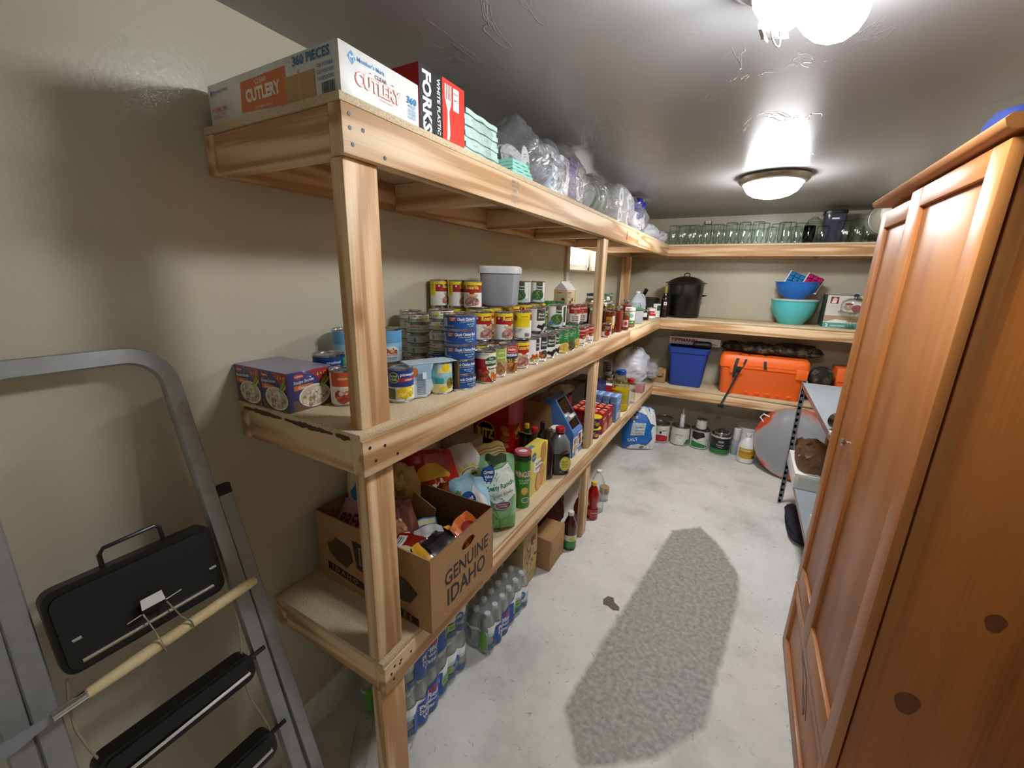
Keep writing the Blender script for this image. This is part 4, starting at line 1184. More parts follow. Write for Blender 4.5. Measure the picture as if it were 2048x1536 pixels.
# ------------------------------------------------------------------ jars and tins beyond the second post
def jar(name, label, cat, loc, R, H, neck, fill, fillmat, lidmat, lidh=.014, lab=None, labz=(.25, .7), group=None, rz=0., sq=None):
    t = thing(name, label, cat, loc, rz, group)
    prof = [(0, .002), (R * .8, .001), (R * .97, .006), (R, .016), (R, H * .74), (R * .93, H * .82), (neck, H * .9), (neck, H - lidh * .5)]
    MB().lathe(prof, 'glass', 26, sq=sq).obj('glass', t)
    if fill > 0:
        fp = [(0, .004), (R * .78, .004), (R * .95, .009), (R - .0018, .018)]
        top = H * fill
        for r_, z_ in prof[4:]:
            if z_ < top:
                fp.append((r_ - .0018, z_))
        fp += [(fp[-1][0] if top > H * .74 else R - .0018, top), (0, top)]
        MB().lathe(fp, fillmat, 26, sq=sq).obj('contents', t)
    if lidmat:
        MB().lathe([(neck + .001, H - lidh), (neck + .0035, H - lidh), (neck + .0035, H - .002), (neck + .001, H), (0, H + .0004)], lidmat, 26).obj('lid', t)
    if lab:
        p = MB(); fn = on_cyl(R + .0004)
        hw, bg, items = lab
        p.prints([('r', -hw, H * labz[0], hw, H * labz[1], bg)] + items, fn, du=.006)
        p.obj('label', t)
    return t
M('red_sauce', (140, 36, 18), .18, coat=.5)
M('brown_sauce', (150, 88, 40), .2, coat=.5)
M('dark_syrup', (22, 12, 8), .12, coat=.6)
M('pickle_green', (86, 92, 24), .25, coat=.5)
M('gold_lid', (178, 160, 110), .25, .9)
can('paste', .462, 1.945, Z0, -60, 'small tomato paste tin just beyond the second post', g1)
jar('sauce_jar', 'large jar of red sauce with printed label beyond the second post', 'jar', (.425, 2.12, Z0), .042, .185, .032, .8, 'red_sauce', 'gold_lid', .016, (.03, 'c8962c', [('t', 'SALSA', -.01, .09, .012, .03, '3a2a14'), ('r', .012, .06, .03, .12, 'e8dcc0'), ('e', .0, .065, .012, .012, 'd8682c')]), (.2, .62), rz=math.radians(-62))
jar('sauce_jar', 'large unlabelled jar of red sauce in the jar row', 'jar', (.44, 2.25, Z0), .041, .18, .031, .82, 'red_sauce', 'chrome', .016)
jar('relish_jar', 'short red jar between the red sauce and peanut butter jars', 'jar', (.462, 2.385, Z0), .032, .125, .026, .85, 'red_sauce', 'gold_lid', .012, (.02, 'e2c0c4', [('e', 0, .05, .012, .014, 'b02c34')]), (.2, .6), rz=math.radians(-60))
jar('spread_jar', 'tan spread jar with white lid and green label', 'jar', (.445, 2.60, Z0), .040, .15, .034, .86, M('peanut', (176, 130, 78), .4), 'white_plastic', .024, (.034, 'e8ead8', [('r', -.034, .03, .034, .055, '3f8a44'), ('e', 0, .09, .02, .016, '8fb8a0'), ('t', 'smooth', 0, .042, .008, .04, 'eef4e4'), ('e', -.028, .078, .012, .014, '8c1c20')]), (.2, .8), rz=math.radians(-62))
for i, (x, y, h, mt) in enumerate(((.36, 2.02, .17, 'red_sauce'), (.35, 2.17, .19, 'red_sauce'), (.36, 2.34, .185, 'red_sauce'), (.30, 2.5, .2, 'brown_sauce'), (.37, 2.73, .2, 'red_sauce'), (.27, 2.12, .2, 'dark_syrup'), (.26, 2.32, .2, 'red_sauce'))):
    jar('preserve_jar', 'home canned jar with silver lid in the second jar row, number %s along' % ['one', 'two', 'three', 'four', 'five', 'six', 'seven'][i], 'jar', (x, y, Z0), .042, h, .034, .8, mt, 'chrome', .014, group='home canned jars behind the front jars')
jar('pickle_jar', 'tall jar of dark green pickles with a blue lid', 'jar', (.20, 2.42, Z0), .055, .25, .044, .85, 'pickle_green', M('navy_lid', (40, 52, 88), .3), .02, (.05, '4a5a8c', [('t', 'PICKLES', 0, .1, .016, .07, 'e0e4ee')]), (.3, .55), rz=math.radians(-60))
# standing green pouch
def pillow(mb, w, h, t, mat, seed, wr=.004, nu=14, nv=18, bulge_lo=.25, topseal=.03, skew=0.):
    def thick(u, v):
        s = max(0., 1 - abs(2 * u / w) ** 2.4) ** .55
        lo_ = min(1., max(0., v / (h * bulge_lo))) ** .6
        hi_ = min(1., max(0., (h - topseal - v) / (h * .35))) ** .7
        return t / 2 * s * lo_ * hi_
    def surf(side):
        def fn(u, v, e=0.):
            k = thick(u, v)
            nz = noise.noise(Vector((u * 38 + seed, v * 26, seed * 1.7 + side))) + .5 * noise.noise(Vector((u * 90, v * 70 + seed, side)))
            wob = wr * nz * min(1., k / (t * .12))
            x = side * (k + wob + e)
            tt = v / h
            wid = .86 + .16 * math.sin(math.pi * min(1, .12 + tt * .86)) + .025 * noise.noise(Vector((seed, tt * 6, 2 * (u > 0))))
            top = tt * tt * h * (.05 * noise.noise(Vector((u * 22 + seed, 1.3, 0))) - .10 * (2 * u / w) ** 2 * (.5 + noise.noise(Vector((seed * 3.3, u * 3, 0)))))
            fold = .018 * (t / .1) * tt * tt * noise.noise(Vector((u * 30, seed * 2.1, 4)))
            return (x + skew * v + fold, u * wid + .012 * tt * noise.noise(Vector((seed, tt * 2.5, 7))), v + top + .004 * noise.noise(Vector((u * 12, seed, v * 3))))
        return fn
    mats = mat if isinstance(mat, (tuple, list)) else (mat, mat)
    for side, mm in ((1, mats[0]), (-1, mats[1])):
        fn = surf(side)
        mb.grid(lambda a, b: fn((a - .5) * w, b * h), nu, nv, mm, True, flip=side < 0)
    return surf(1)
def bag(name, label, loc, rot, w, h, t, mat, items, seed, group=None, cat='bag', wr=.004, food=(), bulge_lo=.25, topseal=.03, inside=None, skew=0.):
    r = thing(name, label, cat, loc, rot=rot, group=group)
    b = MB(); fn = pillow(b, w, h, t, mat, seed, wr, bulge_lo=bulge_lo, topseal=topseal, skew=skew)
    b.obj('pouch', r, sharp=180)
    if items or food:
        p = MB(); f2 = lambda u, v, hh: fn(u, v, hh * 2.0 + .001 + wr * .22)
        p.prints(items, f2, du=.008, smooth=True)
        for i, q_ in enumerate(food):
            blobs(p, *q_, f2, seed + i)
        p.obj('print', r)
    return r
M('green_foil', (58, 84, 56), .3, coat=.4)
bag('spice_pouch', 'dark green foil pouch with pale label behind the pickle jar', (.22, 2.66, Z0), (0, -.12, math.radians(-55)), .15, .25, .05, 'green_foil', [('e', -.01, .16, .03, .03, 'b8c0b4'), ('t', 'herbs', -.01, .16, .014, .04, '3a4a38')], 11)
# flat green lidded box, milk jug, black pots, bottle, tins
gb = thing('lunch_box', 'flat clear food box with a green lid among the jars', 'food box', (.40, 2.93, Z0 + .11), .5)
MB().box(-.06, .06, -.06, .06, -.1098, -.001, 'tub_plastic', .008).obj('box', gb); MB().box(-.064, .064, -.064, .064, 0, .014, M('leaf_lid', (54, 112, 66), .4), .004).obj('lid', gb)
jg = thing('milk_jug', 'translucent empty gallon jug with handle in front of the black pot', 'jug', (.31, 3.40, Z0), math.radians(-60))
clear_mat('milky_plastic', (214, 220, 226), .7, .35, haze=.55)
MB().lathe([(0, .002), (.06, .001), (.07, .01), (.072, .05), (.072, .14), (.066, .165), (.048, .195), (.03, .215), (.019, .225), (.019, .243), (.017, .243)], 'milky_plastic', 28, sq=4).obj('bottle', jg)
MB().tube([(.0, .022, .222), (.0, .05, .216), (.0, .066, .19), (.0, .069, .16), (.0, .066, .145)], .010, 'milky_plastic', 10).obj('handle', jg)
M('cap_blue', (52, 84, 150), .4)
MB().lathe([(.0, .25), (.02, .25), (.021, .238), (.021, .23)], 'white_plastic', 20).obj('cap', jg)
sp_ = thing('stock_pot', 'black saucepan with steel rim and upright handle behind the jug', 'pot', (.33, 3.66, Z0))
MB().lathe([(0, .003), (.12, .003), (.13, .012), (.132, .18), (.136, .184), (.129, .184), (.126, .02), (0, .012)], 'black_enamel', 36).obj('pot', sp_)
MB().lathe([(.1325, .181), (.138, .184), (.1325, .188), (.128, .184), (.1325, .181)], 'chrome', 36).obj('rim', sp_)
MB().tube([(-.02, -.02, .17), (-.01, -.04, .22), (.01, -.05, .265), (.015, -.05, .27)], [.014, .016, .02, .012], 'black_plastic', 10).obj('handle', sp_)
can_kind('big_white', .048, .14, [(0, 1, 'e4e4de')], [('r', .0, .07, .05, .12, '3a4a38'), ('r', -.04, .02, -.01, .1, 'd0cfc6')])
can_kind('big_red', .042, .105, [(0, .25, 'e8e4dc'), (.25, .75, 'b8262c'), (.75, 1, 'ecebe6')], [('r', .02, .05, .04, .075, 'f0ece8'), ('t', 'baking', 0, .055, .012, .05, 'f0e4dc')])
can('big_white', .44, 3.62, Z0, -60, 'large white tin standing beside the dark bottle', g1)
can('big_red', .435, 3.46, Z0, -60, 'red and white tin in front of the large white tin', g1)
jar('jam_jar', 'small jar of black jam with silver lid at the shelf corner', 'jar', (.42, 3.28, Z0), .033, .1, .029, .8, 'dark_syrup', 'chrome', .012, (.022, 'd8dcd8', []), (.3, .7), rz=math.radians(-90))
jar('olive_jar', 'pale green jar with bare rim behind the black jam jar', 'jar', (.36, 3.14, Z0), .045, .17, .037, .7, M('pale_green', (140, 146, 112), .4), None)
bt = thing('wine_bottle', 'slim dark bottle with gold foil neck beside the black canner', 'bottle', (.505, 3.72, Z0), math.radians(-70))
MB().lathe([(0, .002), (.03, .001), (.034, .006), (.034, .17), (.028, .195), (.014, .22), (.0135, .26)], M('wine_glass', (26, 14, 16), .06, coat=.6), 24).obj('bottle', bt)
MB().lathe([(.0142, .235), (.0148, .29), (.0146, .302), (0, .303)], M('gold_foil', (188, 172, 84), .3, .7), 20).obj('foil', bt)
p = MB(); p.prints([('r', -.022, .08, .022, .16, '3a1c22'), ('r', -.014, .12, .014, .15, 'e8e4d8'), ('e', 0, .135, .006, .008, '2a2a2a')], on_cyl(.0344), du=.006); p.obj('label', bt)
# canner
cn = thing('canning_pot', 'large black speckled enamel canner with domed lid', 'canning pot', (.655, 3.92, Z0), math.radians(-75))
cn.scale = (1.03, 1.03, 1.2)
MB().lathe([(0, .003), (.14, .003), (.15, .012), (.155, .15), (.159, .158), (.16, .20), (.163, .20), (.163, .262), (.170, .266), (.170, .272), (.158, .272), (.150, .02), (0, .012)], 'black_enamel', 48).obj('pot', cn)
t = MB(); t.lathe([(.158, .274), (.188, .276), (.19, .281), (.165, .288), (.12, .312), (.06, .330), (0, .334)], 'black_enamel', 48); ldp = t.obj('lid', cn)
MB().tube([(0, -.024, .33), (0, -.022, .35), (0, -.01, .358), (0, .01, .358), (0, .022, .35), (0, .024, .33)], .005, 'black_enamel', 8).obj('lid_handle', ldp)
for sgn in (-1, 1):
    MB().tube([(.02, sgn * .156, .175), (.035, sgn * .175, .18), (0, sgn * .195, .182), (-.035, sgn * .175, .18), (-.02, sgn * .156, .175)], .005, 'black_enamel', 8).obj('loop_handle', cn)
# bowls
def bowl(name, label, loc, R, H, base, col, rim=None, foot=.006):
    t = thing(name, label, 'bowl', loc)
    M(name + '_plastic', col, .32)
    MB().lathe([(0, .003), (base, 0), (base + .004, .004), (R * .86, H * .42), (R * .97, H * .75), (R, H), (R + .006, H + .001), (R + .006, H - .006), (R + .002, H - .006), (R - .003, H - .002), (R * .94, H * .75), (R * .83, H * .44), (base * .9, .010), (0, .010)], name + '_plastic', 44).obj('bowl', t)
    if rim:
        MB().lathe([(R - .004, H + .0015), (R + .008, H + .0015), (R + .009, H + .008), (R * .9, H + .012), (0, H + .0125)], rim, 44).obj('lid', t)
    return t
bowl('turquoise_bowl', 'large turquoise mixing bowl with a pale lid under the blue bowl', (1.578, 3.905, Z0), .175, .21, .09, (84, 184, 188), M('pale_lid', (208, 208, 196), .4))
bowl('blue_bowl', 'bright blue mixing bowl stacked on the turquoise bowl', (1.575, 3.905, Z0 + .2232), .165, .145, .07, (30, 104, 188))
for i, (col, nm_, dx, dz, tl) in enumerate(((('2a78b0'), 'blue silicone ice tray with white rim leaning in the blue bowl', -.01, .02, -.5), (('a8185c'), 'magenta ice tray with white rim leaning in the blue bowl', .055, 0, -.45))):
    it = thing('ice_tray', nm_, 'ice tray', (1.53 + dx * 2.0, 3.90 - i * .035, Z0 + .30 + dz), rot=(.5, .0, -.1 + .1 * i), group='ice trays in the blue bowl')
    it.rotation_euler = (-.42, .42, .05)
    a = MB(); a.box(-.055, .085, -.006, .004, 0, .155, 'white_plastic', .004); a.obj('rim', it)
    a = MB(); M('tray_' + col, col, .35)
    for r_ in range(3):
        for c_ in range(3):
            a.box(-.046 + c_ * .041, -.008 + c_ * .041, -.028, -.006, .012 + r_ * .046, .052 + r_ * .046, 'tray_' + col, .006)
    a.box(-.047, .077, -.012, -.005, .01, .148, 'tray_' + col)
    a.obj('cells', it)
# cake stand box and glass cake stand
cbx = carton('cake_stand_box', 'dark green boxed cake stand with pictured cakes at the end of the shelf', 'box', (1.925, 3.93, Z0), (.25, .22, .27), BRZ, M('pine_card', (70, 88, 78), .45),
       {'-y': [('r', -.123, .0, .123, .268, 'cfcac0'), ('r', -.123, .05, .123, .1, 'a8937a'), ('r', -.123, 0, .123, .04, '4f9c96'), ('t', '2', -.095, .018, .026, .03, 'eef4f2'), ('t', 'CAKE STAND', -.02, .016, .012, .1, 'e0f0ee'), ('p', [(-.1, .05), (-.04, .07), (.04, .06), (.02, .04), (-.09, .04)], 'e4e2e0'),
                       ('r', -.1, .2, -.045, .255, '6a3030'), ('e', -.072, .23, .016, .02, 'd8b8a8'), ('e', -.075, .212, .018, .01, 'e8d8d0'), ('r', -.1, .175, -.03, .178, 'b0a898'), ('e', .05, .18, .075, .05, 'e4e2de'), ('e', .03, .175, .032, .03, 'b89a86'), ('e', .085, .165, .035, .03, 'a0505c'), ('e', .03, .2, .028, .008, '8a3a3a')]})
cs = thing('glass_cake_stand', 'clear glass domed pedestal in front of the boxed cake stand', 'cake stand', (1.985, 3.775, Z0))
MB().lathe([(0, .002), (.05, .002), (.054, .008), (.03, .016), (.013, .04), (.011, .09), (.02, .12), (.035, .13), (.1, .136), (.102, .143), (.098, .143), (.03, .138), (0, .137)], 'glass', 36).obj('pedestal', cs)
MB().lathe([(.088, .144), (.088, .2), (.08, .225), (.05, .245), (.012, .25)], 'glass', 36).obj('dome', cs)
MB().lathe([(.012, .25), (.01, .258), (.02, .266), (.02, .275), (.01, .284), (0, .285)], M('blue_glass', (40, 46, 92), .1, coat=.5), 20).obj('knob', cs)
# ------------------------------------------------------------------ top shelf
Z2 = TOPZ
M('white_card', (226, 226, 222), .4)
ct = carton('cutlery_box', 'long white box of clear plastic cutlery at the top shelf end', 'box', (.259, .115, Z2), (.456, .214, .086), 0, 'white_card',
  {'-y': [('r', -.218, .0, .0, .0005, 'd8d6d0'), ('p', [(-.098, .012), (.066, .004), (.068, .038), (.078, .042), (.068, .046), (.068, .072), (-.092, .070)], 'd8702a'), ('t', 'CLEAR', -.018, .062, .009, .05, 'f2e4d6'), ('t', 'CUTLERY', -.014, .040, .026, .125, 'f6ece2', {'b': .045, 'sh': -.08}), ('t', 'forks  knives  spoons', -.014, .014, .006, .12, 'f0d8c4'),
          ('r', .066, .0005, .158, .050, 'b98d5c'), ('r', .108, .0005, .112, .056, 'c79c6c'), ('t', '360 PIECES', .150, .072, .017, .112, '2c74a8', {'b': .02}), ('t', '120 FORKS', .19, .052, .0065, .05, '5f86a8'), ('t', '120 KNIVES', .19, .041, .0065, .05, '5f86a8'), ('t', '120 SPOONS', .19, .030, .0065, .05, '5f86a8')]
         + [('r', .178 + i * .0058, .002, .1806 + i * .0058 + (i % 3) * .0008, .022, '3a4640') for i in range(7)]
         + [('p', [(-.213, .066), (-.207, .073), (-.201, .066), (-.207, .059)], '2c74a8'), ('t', "Member's Mark", -.168, .067, .007, .062, '5f86a8'), ('t', 'PREMIUM', -.182, .030, .010, .06, 'd48a70'), ('t', 'QUALITY', -.182, .016, .010, .06, 'd48a70')],
   '+x': [('p', [(-.088, .066), (-.078, .078), (-.068, .066), (-.078, .054)], '2a86c4'), ('t', 'M', -.078, .066, .009, .009, 'e8f2f8'), ('t', "Member's Mark", -.030, .069, .008, .07, '3a8ac4'), ('t', 'CLEAR', -.006, .055, .007, .036, '7a5a50'), ('p', [(-.04, .054), (-.034, .057), (-.028, .054), (-.034, .0555)], '7a5a50'), ('p', [(.02, .054), (.026, .057), (.032, .054), (.026, .0555)], '7a5a50'),
          ('t', 'CUTLERY', -.012, .036, .026, .122, 'e07858', {'b': .045}), ('t', 'CUTLERY', -.012, .036, .0235, .117, 'f3e9e2', {'b': .012}), ('t', 'forks knives spoons', .005, .018, .004, .08, 'd89a86'), ('t', '360', .083, .046, .014, .03, '3a8ac4', {'b': .03}), ('t', 'PIECES', .083, .034, .005, .024, '5f9ac4'), ('t', '120 FORKS', .083, .026, .005, .026, '5f9ac4'), ('t', '120 KNIVES', .083, .019, .005, .026, '5f9ac4'), ('t', '120 SPOONS', .083, .012, .005, .026, '5f9ac4')]})
fk = carton('fork_box', 'red and black box of white plastic forks beside the cutlery box', 'box', (.36, .314, Z2), (.25, .174, .136), 0, M('red_card', (178, 24, 30), .35),
  {'+x': [('r', -.087, 0, -.004, .136, '18181a'), ('t', 'FORKS', -.060, .064, .032, .125, 'f2f2ee', {'b': .04, 'rot': -math.pi / 2}), ('t', 'WHITE PLASTIC', -.018, .066, .012, .12, 'f2f2ee', {'b': .02, 'rot': -math.pi / 2}), ('r', -.004, 0, .087, .136, 'e03a2c'),
          ('r', .006, .092, .010, .126, 'f4f4f2'), ('r', .013, .092, .017, .126, 'f4f4f2'), ('r', .020, .092, .024, .126, 'f4f4f2'), ('r', .027, .092, .031, .126, 'f4f4f2'), ('p', [(.006, .093), (.031, .093), (.028, .080), (.022, .068), (.025, .018), (.021, .004), (.012, .004), (.014, .03), (.015, .068), (.010, .080)], 'f4f4f2'), ('r', .038, .076, .062, .126, 'f0f0ec'), ('t', 'HEAVY', .05, .114, .005, .02, 'b03028'), ('t', '360 CT', .05, .1, .005, .018, '444444')],
   '-y': [('t', 'FORKS', 0, .07, .04, .2, '8a1218', {'b': .03})]})
# folded mint napkins in film
M('mint_paper', (196, 226, 216), .8)
M('mint_deep', (150, 212, 198), .8)
def wavy(mb, y0, y1, z, t, amp, ph, x0, x1, mat, n=14, slope=0.):
    top, bot = [], []
    for i in range(n + 1):
        y = y0 + (y1 - y0) * i / n
        w_ = amp * math.sin(i * 1.1 + ph) + slope * (y - y0)
        top.append((y, z + t + w_)); bot.append((y, z + w_))
    mb.prism(bot + top[::-1], x1 - x0, mat, lambda u, v, h: (x0 + h, u, v))
np_ = thing('napkin_stack', 'tall stack of folded mint printed paper napkins in film', 'napkins', (.34, .455, Z2), .05)
for i in range(9):
    a = MB(); wavy(a, .0 + .003 * (i % 3), .205 - .002 * i, .001 + i * .0142, .0125, .0012, i * .8, -.1, .105 - .004 * (i % 2), 'mint_paper'); a.obj('napkin', np_)
a = MB(); pf = pillow(a, .225, .165, .23, 'shrink_clear', 3, .008, bulge_lo=.05, topseal=.0); a.obj('film_wrap', np_, (0, .1, 0), sharp=180)
np2 = thing('napkin_stack', 'low stack of deep mint napkins sagging at the shelf edge', 'napkins', (.40, .665, Z2), 0)
for i in range(4):
    a = MB(); wavy(a, 0, .11 + .012 * (3 - i), .0012 + i * .0105, .009, .0008, i, -.1, .085, 'mint_deep', slope=-.0); a.obj('napkin', np2)
# crumpled clear bags
def crumple(mb, lx, ly, lz, mat, seed, amp=.012, peak=.35, n=44, m_=26):
    def fn(a, b):
        th = a * 2 * math.pi; ph = b * math.pi
        cz = -math.cos(ph)
        s = math.sin(ph) ** .55
        k = 1 / ((abs(math.cos(th)) ** 3.5 + abs(math.sin(th)) ** 3.5) ** (1 / 3.5))
        z = (cz * .5 + .5)
        taper = 1 - peak * max(0, z - .45) / .55
        x, y = s * k * math.cos(th) * lx / 2 * taper, s * k * math.sin(th) * ly / 2 * taper
        v = Vector((math.cos(th) * 2.2 + seed, math.sin(th) * 2.2, z * 5))
        nz = noise.noise(v) + .7 * (1 - 2 * abs(noise.noise(v * 2.3))) - .35 + .5 * (.5 - abs(noise.noise(v * 5.1)))
        e = amp * nz * min(1, z * 6)
        return (x * (1 + e / (lx / 2) * 1.2), y * (1 + e / (ly / 2) * 1.2), max(.0005, z * lz + e * .5 * (z > .1)))
    return mb.grid(fn, n, m_, mat, True)
def filmbag(name, label, loc, rz, dims, seed, film='crinkle', group='plastic-wrapped goods on the top shelf', cat='wrapped pack', amp=.012, peak=.35):
    t = thing(name, label, cat, loc, rz, group)
    a = MB(); crumple(a, *dims, film, seed, amp, peak); a.obj('plastic_wrap', t, sharp=180)
    return t
b1 = filmbag('plate_pack', 'gathered clear bag of white picnic plates with green trim', (.35, .90, Z2), 0, (.26, .28, .25), 3, amp=.02, peak=.75)
for i in range(5):
    a = MB(); a.X = Matrix.Translation((.03 - i * .022, -.05, .075)) @ Matrix.Rotation(1.15, 4, 'Y') @ Matrix.Rotation(.2, 4, 'X')
    a.lathe([(0, .0), (.05, 0), (.068, .008), (.07, .010), (.05, .003), (0, .003)], 'white_plastic', 28); a.obj('plate', b1)
a = MB(); a.X = Matrix.Translation((.085, -.075, .07)) @ Matrix.Rotation(.35, 4, 'X')
a.prints([('e', 0, 0, .03, .05, 'e6ebe8'), ('e', .012, -.02, .015, .018, '2f9a58'), ('r', -.012, .014, .008, .016, '6a7a8a'), ('r', -.012, .022, .008, .024, '6a7a8a')], lambda u, v, h: (.012 * math.cos(u * 10) + h, u, v)); a.obj('paper_insert', b1)
b2 = filmbag('cup_pack', 'pale blue labelled wrap of plates folded against the clear bag', (.385, 1.085, Z2), 0, (.17, .16, .215), 8, amp=.008, peak=.3)
a = MB(); a.box(-.07, .066, -.062, .062, .002, .115, M('pale_blue_wrap', (196, 214, 226), .35), .012); a.box(-.06, .05, -.055, .06, .116, .19, M('greyish_stack', (190, 190, 192), .5), .02); a.obj('contents', b2)
a = MB(); fn = lambda u, v, h: (.068 + h, u, v)
a.prints([('r', -.058, .128, .04, .152, 'c6d8e6'), ('t', '4 | 10', -.012, .14, .016, .06, '2c3a58'), ('e', -.03, .05, .013, .013, '2c4a6c'), ('e', .03, .07, .013, .013, '2c4a6c'), ('t', 'PLATES', .03, .035, .008, .035, '3a5a7a')], fn, du=1.); a.obj('print', b2)
b3 = filmbag('napkin_roll_pack', 'clear pack of white paper goods with a purple gingham band', (.33, 1.36, Z2), 0, (.26, .40, .27), 14, amp=.012, peak=.45)
a = MB(); a.box(-.09, .09, -.16, .04, .002, .195, 'white_plastic', .02); a.box(-.09, .088, .05, .16, .002, .15, 'white_plastic', .02); a.obj('contents', b3)
a = MB(); fn = lambda u, v, h: (.0915 + h, u, min(v, .19)) if v < .19 else (.0915 - (v - .19), u, .1965 + h)
a.prints([('r', -.06, .02, .03, .235, '7a52b4')] + [('r', -.06, .03 + i * .024, .03, .038 + i * .024, '9c7ccc') for i in range(9)] + [('r', -.052 + i * .02, .02, -.044 + i * .02, .235, '5c3694') for i in range(5)], fn, du=.02); a.obj('gingham_band', b3)
a = MB(); fn = lambda u, v, h: (.0905 + h, u, v)
a.prints([('e', -.115, .12, .022, .035, '4a2440'), ('e', -.13, .12, .008, .016, 'c8a8b8'), ('e', .1, .10, .02, .04, '5a3468'), ('r', .02, .03, .1, .036, '2a2226')], fn, du=.02); a.obj('print', b3)
b4 = filmbag('plate_pack', 'clear wrapped pack of green patterned paper plates', (.33, 1.80, Z2), 0, (.24, .36, .23), 21, amp=.014, peak=.35)
for i in range(6):
    a = MB(); a.X = Matrix.Translation((0, -.12 + i * .045, .1)) @ Matrix.Rotation(1.35, 4, 'X')
    a.lathe([(0, .0), (.062, 0), (.088, .010), (.09, .012), (.06, .004), (0, .004)], M('plate_green', (104, 146, 96), .5) if i % 2 else 'white_plastic', 26); a.obj('plate', b4)
b5 = filmbag('paper_towel_pack', 'white wrapped paper towel rolls with a purple label', (.33, 2.25, Z2), 0, (.27, .47, .262), 33, 'film', amp=.006, peak=.06)
for i in range(2):
    for j in range(2):
        a = MB(); a.X = Matrix.Translation((.100, -.105 + i * .20, .060 + j * .112)) @ Matrix.Rotation(-math.pi / 2, 4, 'Y')
        a.lathe([(.018, .19), (.018, 0), (.052, 0), (.054, .003), (.054, .19), (.018, .19)], 'white_plastic', 26); a.obj('paper_roll', b5)
a = MB(); fn = lambda u, v, h: (.1025 + h, u, v)
a.prints([('r', .10, .03, .145, .19, '7a3c78'), ('t', 'TOWELS', .1225, .11, .02, .13, 'e8d8ea', {'rot': math.pi / 2}), ('r', -.03, .045, .0, .05, '2a2226'), ('r', -.11, .02, -.08, .03, '3a3236')], fn, du=.02); a.obj('print', b5)
M('royal_wrap', (44, 46, 140), .3, coat=.4); M('sky_wrap', (90, 140, 200), .35)
b6 = filmbag('toilet_paper_pack', 'blue and white crumpled wrap standing tall past the towels', (.33, 2.74, Z2), 0, (.26, .36, .27), 41, amp=.014, peak=.4)
a = MB(); crumple(a, .22, .30, .17, 'white_plastic', 4, .012, .2); a.obj('contents', b6, sharp=180)
a = MB(); crumple(a, .16, .2, .1, 'royal_wrap', 9, .02, .3); a.obj('blue_wrap', b6, (.02, .04, .165), sharp=180)
a = MB(); fn = lambda u, v, h: (.105 - .9 * u * u + h, u, v)
a.prints([('p', [(-.12, .05), (-.03, .09), (.08, .07), (.12, .11), (.12, .05), (0, .03)], '3e66b0'), ('e', -.05, .12, .05, .03, '2a3a90'), ('e', .07, .14, .04, .025, 'd8e2f0')], fn, du=.02); a.obj('print', b6)
b7 = filmbag('straw_pack', 'low clear bag of pale party goods near the shelf corner', (.36, 3.18, Z2), 0, (.22, .40, .13), 55, 'hazy_film', amp=.016, peak=.3)
for i in range(5):
    a = MB(); a.box(-.07, .07, -.17 + i * .07, -.115 + i * .07, .004, .05 + .02 * (i % 3), M('party_%d' % i, [(222, 220, 214), (62, 128, 78), (216, 206, 190), (196, 172, 176), (232, 232, 228)][i], .5), .006); a.obj('packet', b7)
cx = carton('straw_box', 'small white box standing behind the clear party goods bag', 'box', (.30, 3.42, Z2), (.12, .1, .16), .1, 'white_card', {'+x': [('r', -.04, .03, .04, .12, 'd8c8c8')], '-y': [('r', -.05, .03, .05, .12, 'd2c2c4')]})
b8 = filmbag('cup_sleeve', 'crinkled clear sleeve of cups lying at the shelf corner', (.42, 3.52, Z2), .3, (.12, .2, .11), 61, 'hazy_film', amp=.014, peak=.3)
for i in range(3):
    a = MB(); a.X = Matrix.Translation((0, -.07 + i * .05, .04)) @ Matrix.Rotation(-math.pi / 2, 4, 'X'); a.lathe([(0, 0), (.024, 0), (.034, .07), (.032, .07), (.022, .003), (0, .003)], M('pink_cup', (176, 150, 152), .5), 20); a.obj('cup', b8)

# upturned canning jars along the back top shelf
def mason(R, H, mat='glass'):
    a = MB()
    n_ = R * .8
    a.lathe([(n_, .001), (n_ + .002, .006), (n_, .018), (n_ + .001, .022), (R * .96, .034), (R, .048), (R, H - .014), (R * .94, H - .003), (R * .6, H), (0, H - .004)], mat, 26)
    return a.mesh('glass')
clear_mat('smoky_glass', (70, 72, 78), 1.3, .04)
qt, pt_, wide = mason(.045, .172), mason(.039, .135), mason(.047, .182)
ords = ['first', 'second', 'third', 'fourth', 'fifth', 'sixth', 'seventh', 'eighth', 'ninth', 'tenth', 'eleventh']
jx = [.52, .608, .699, .798, .897, .998, 1.10, 1.203, 1.305, 1.396, 1.484]
for i, x in enumerate(jx):
    y = 3.605 + (x - .5) * BRZ + .09
    me = [qt, qt, qt, qt, qt, wide, wide, wide, pt_, qt, pt_][i]
    t = thing('canning_jar', '%s upturned clear glass jar in the row from the shelf corner' % ords[i], 'jar', (x, y, Z2), 0, 'empty jars on the back top shelf')
    place('glass', me, t)
    t2 = thing('canning_jar', 'upturned clear jar in the back row behind the %s front jar' % ords[i], 'jar', (x + .04, y + .105, Z2), 0, 'empty jars on the back top shelf')
    place('glass', [qt, wide][i % 2], t2)
jl = thing('jar_lid_stack', 'stack of silver canning lids standing on an upturned jar', 'jar lids', (.80, 3.70, Z2 + .1725))
for i in range(3):
    MB().lathe([(0, .001 + i * .008), (.036, .001 + i * .008), (.037, .007 + i * .008), (0, .0075 + i * .008)], 'chrome', 24).obj('lid', jl)
def named_jar(label, x, y, me, rest=None):
    t = thing('canning_jar', label, 'jar', (x, y, Z2), 0, 'empty jars on the back top shelf')
    place('glass', me, t)
    return t
dk = mason(.042, .14, 'smoky_glass')
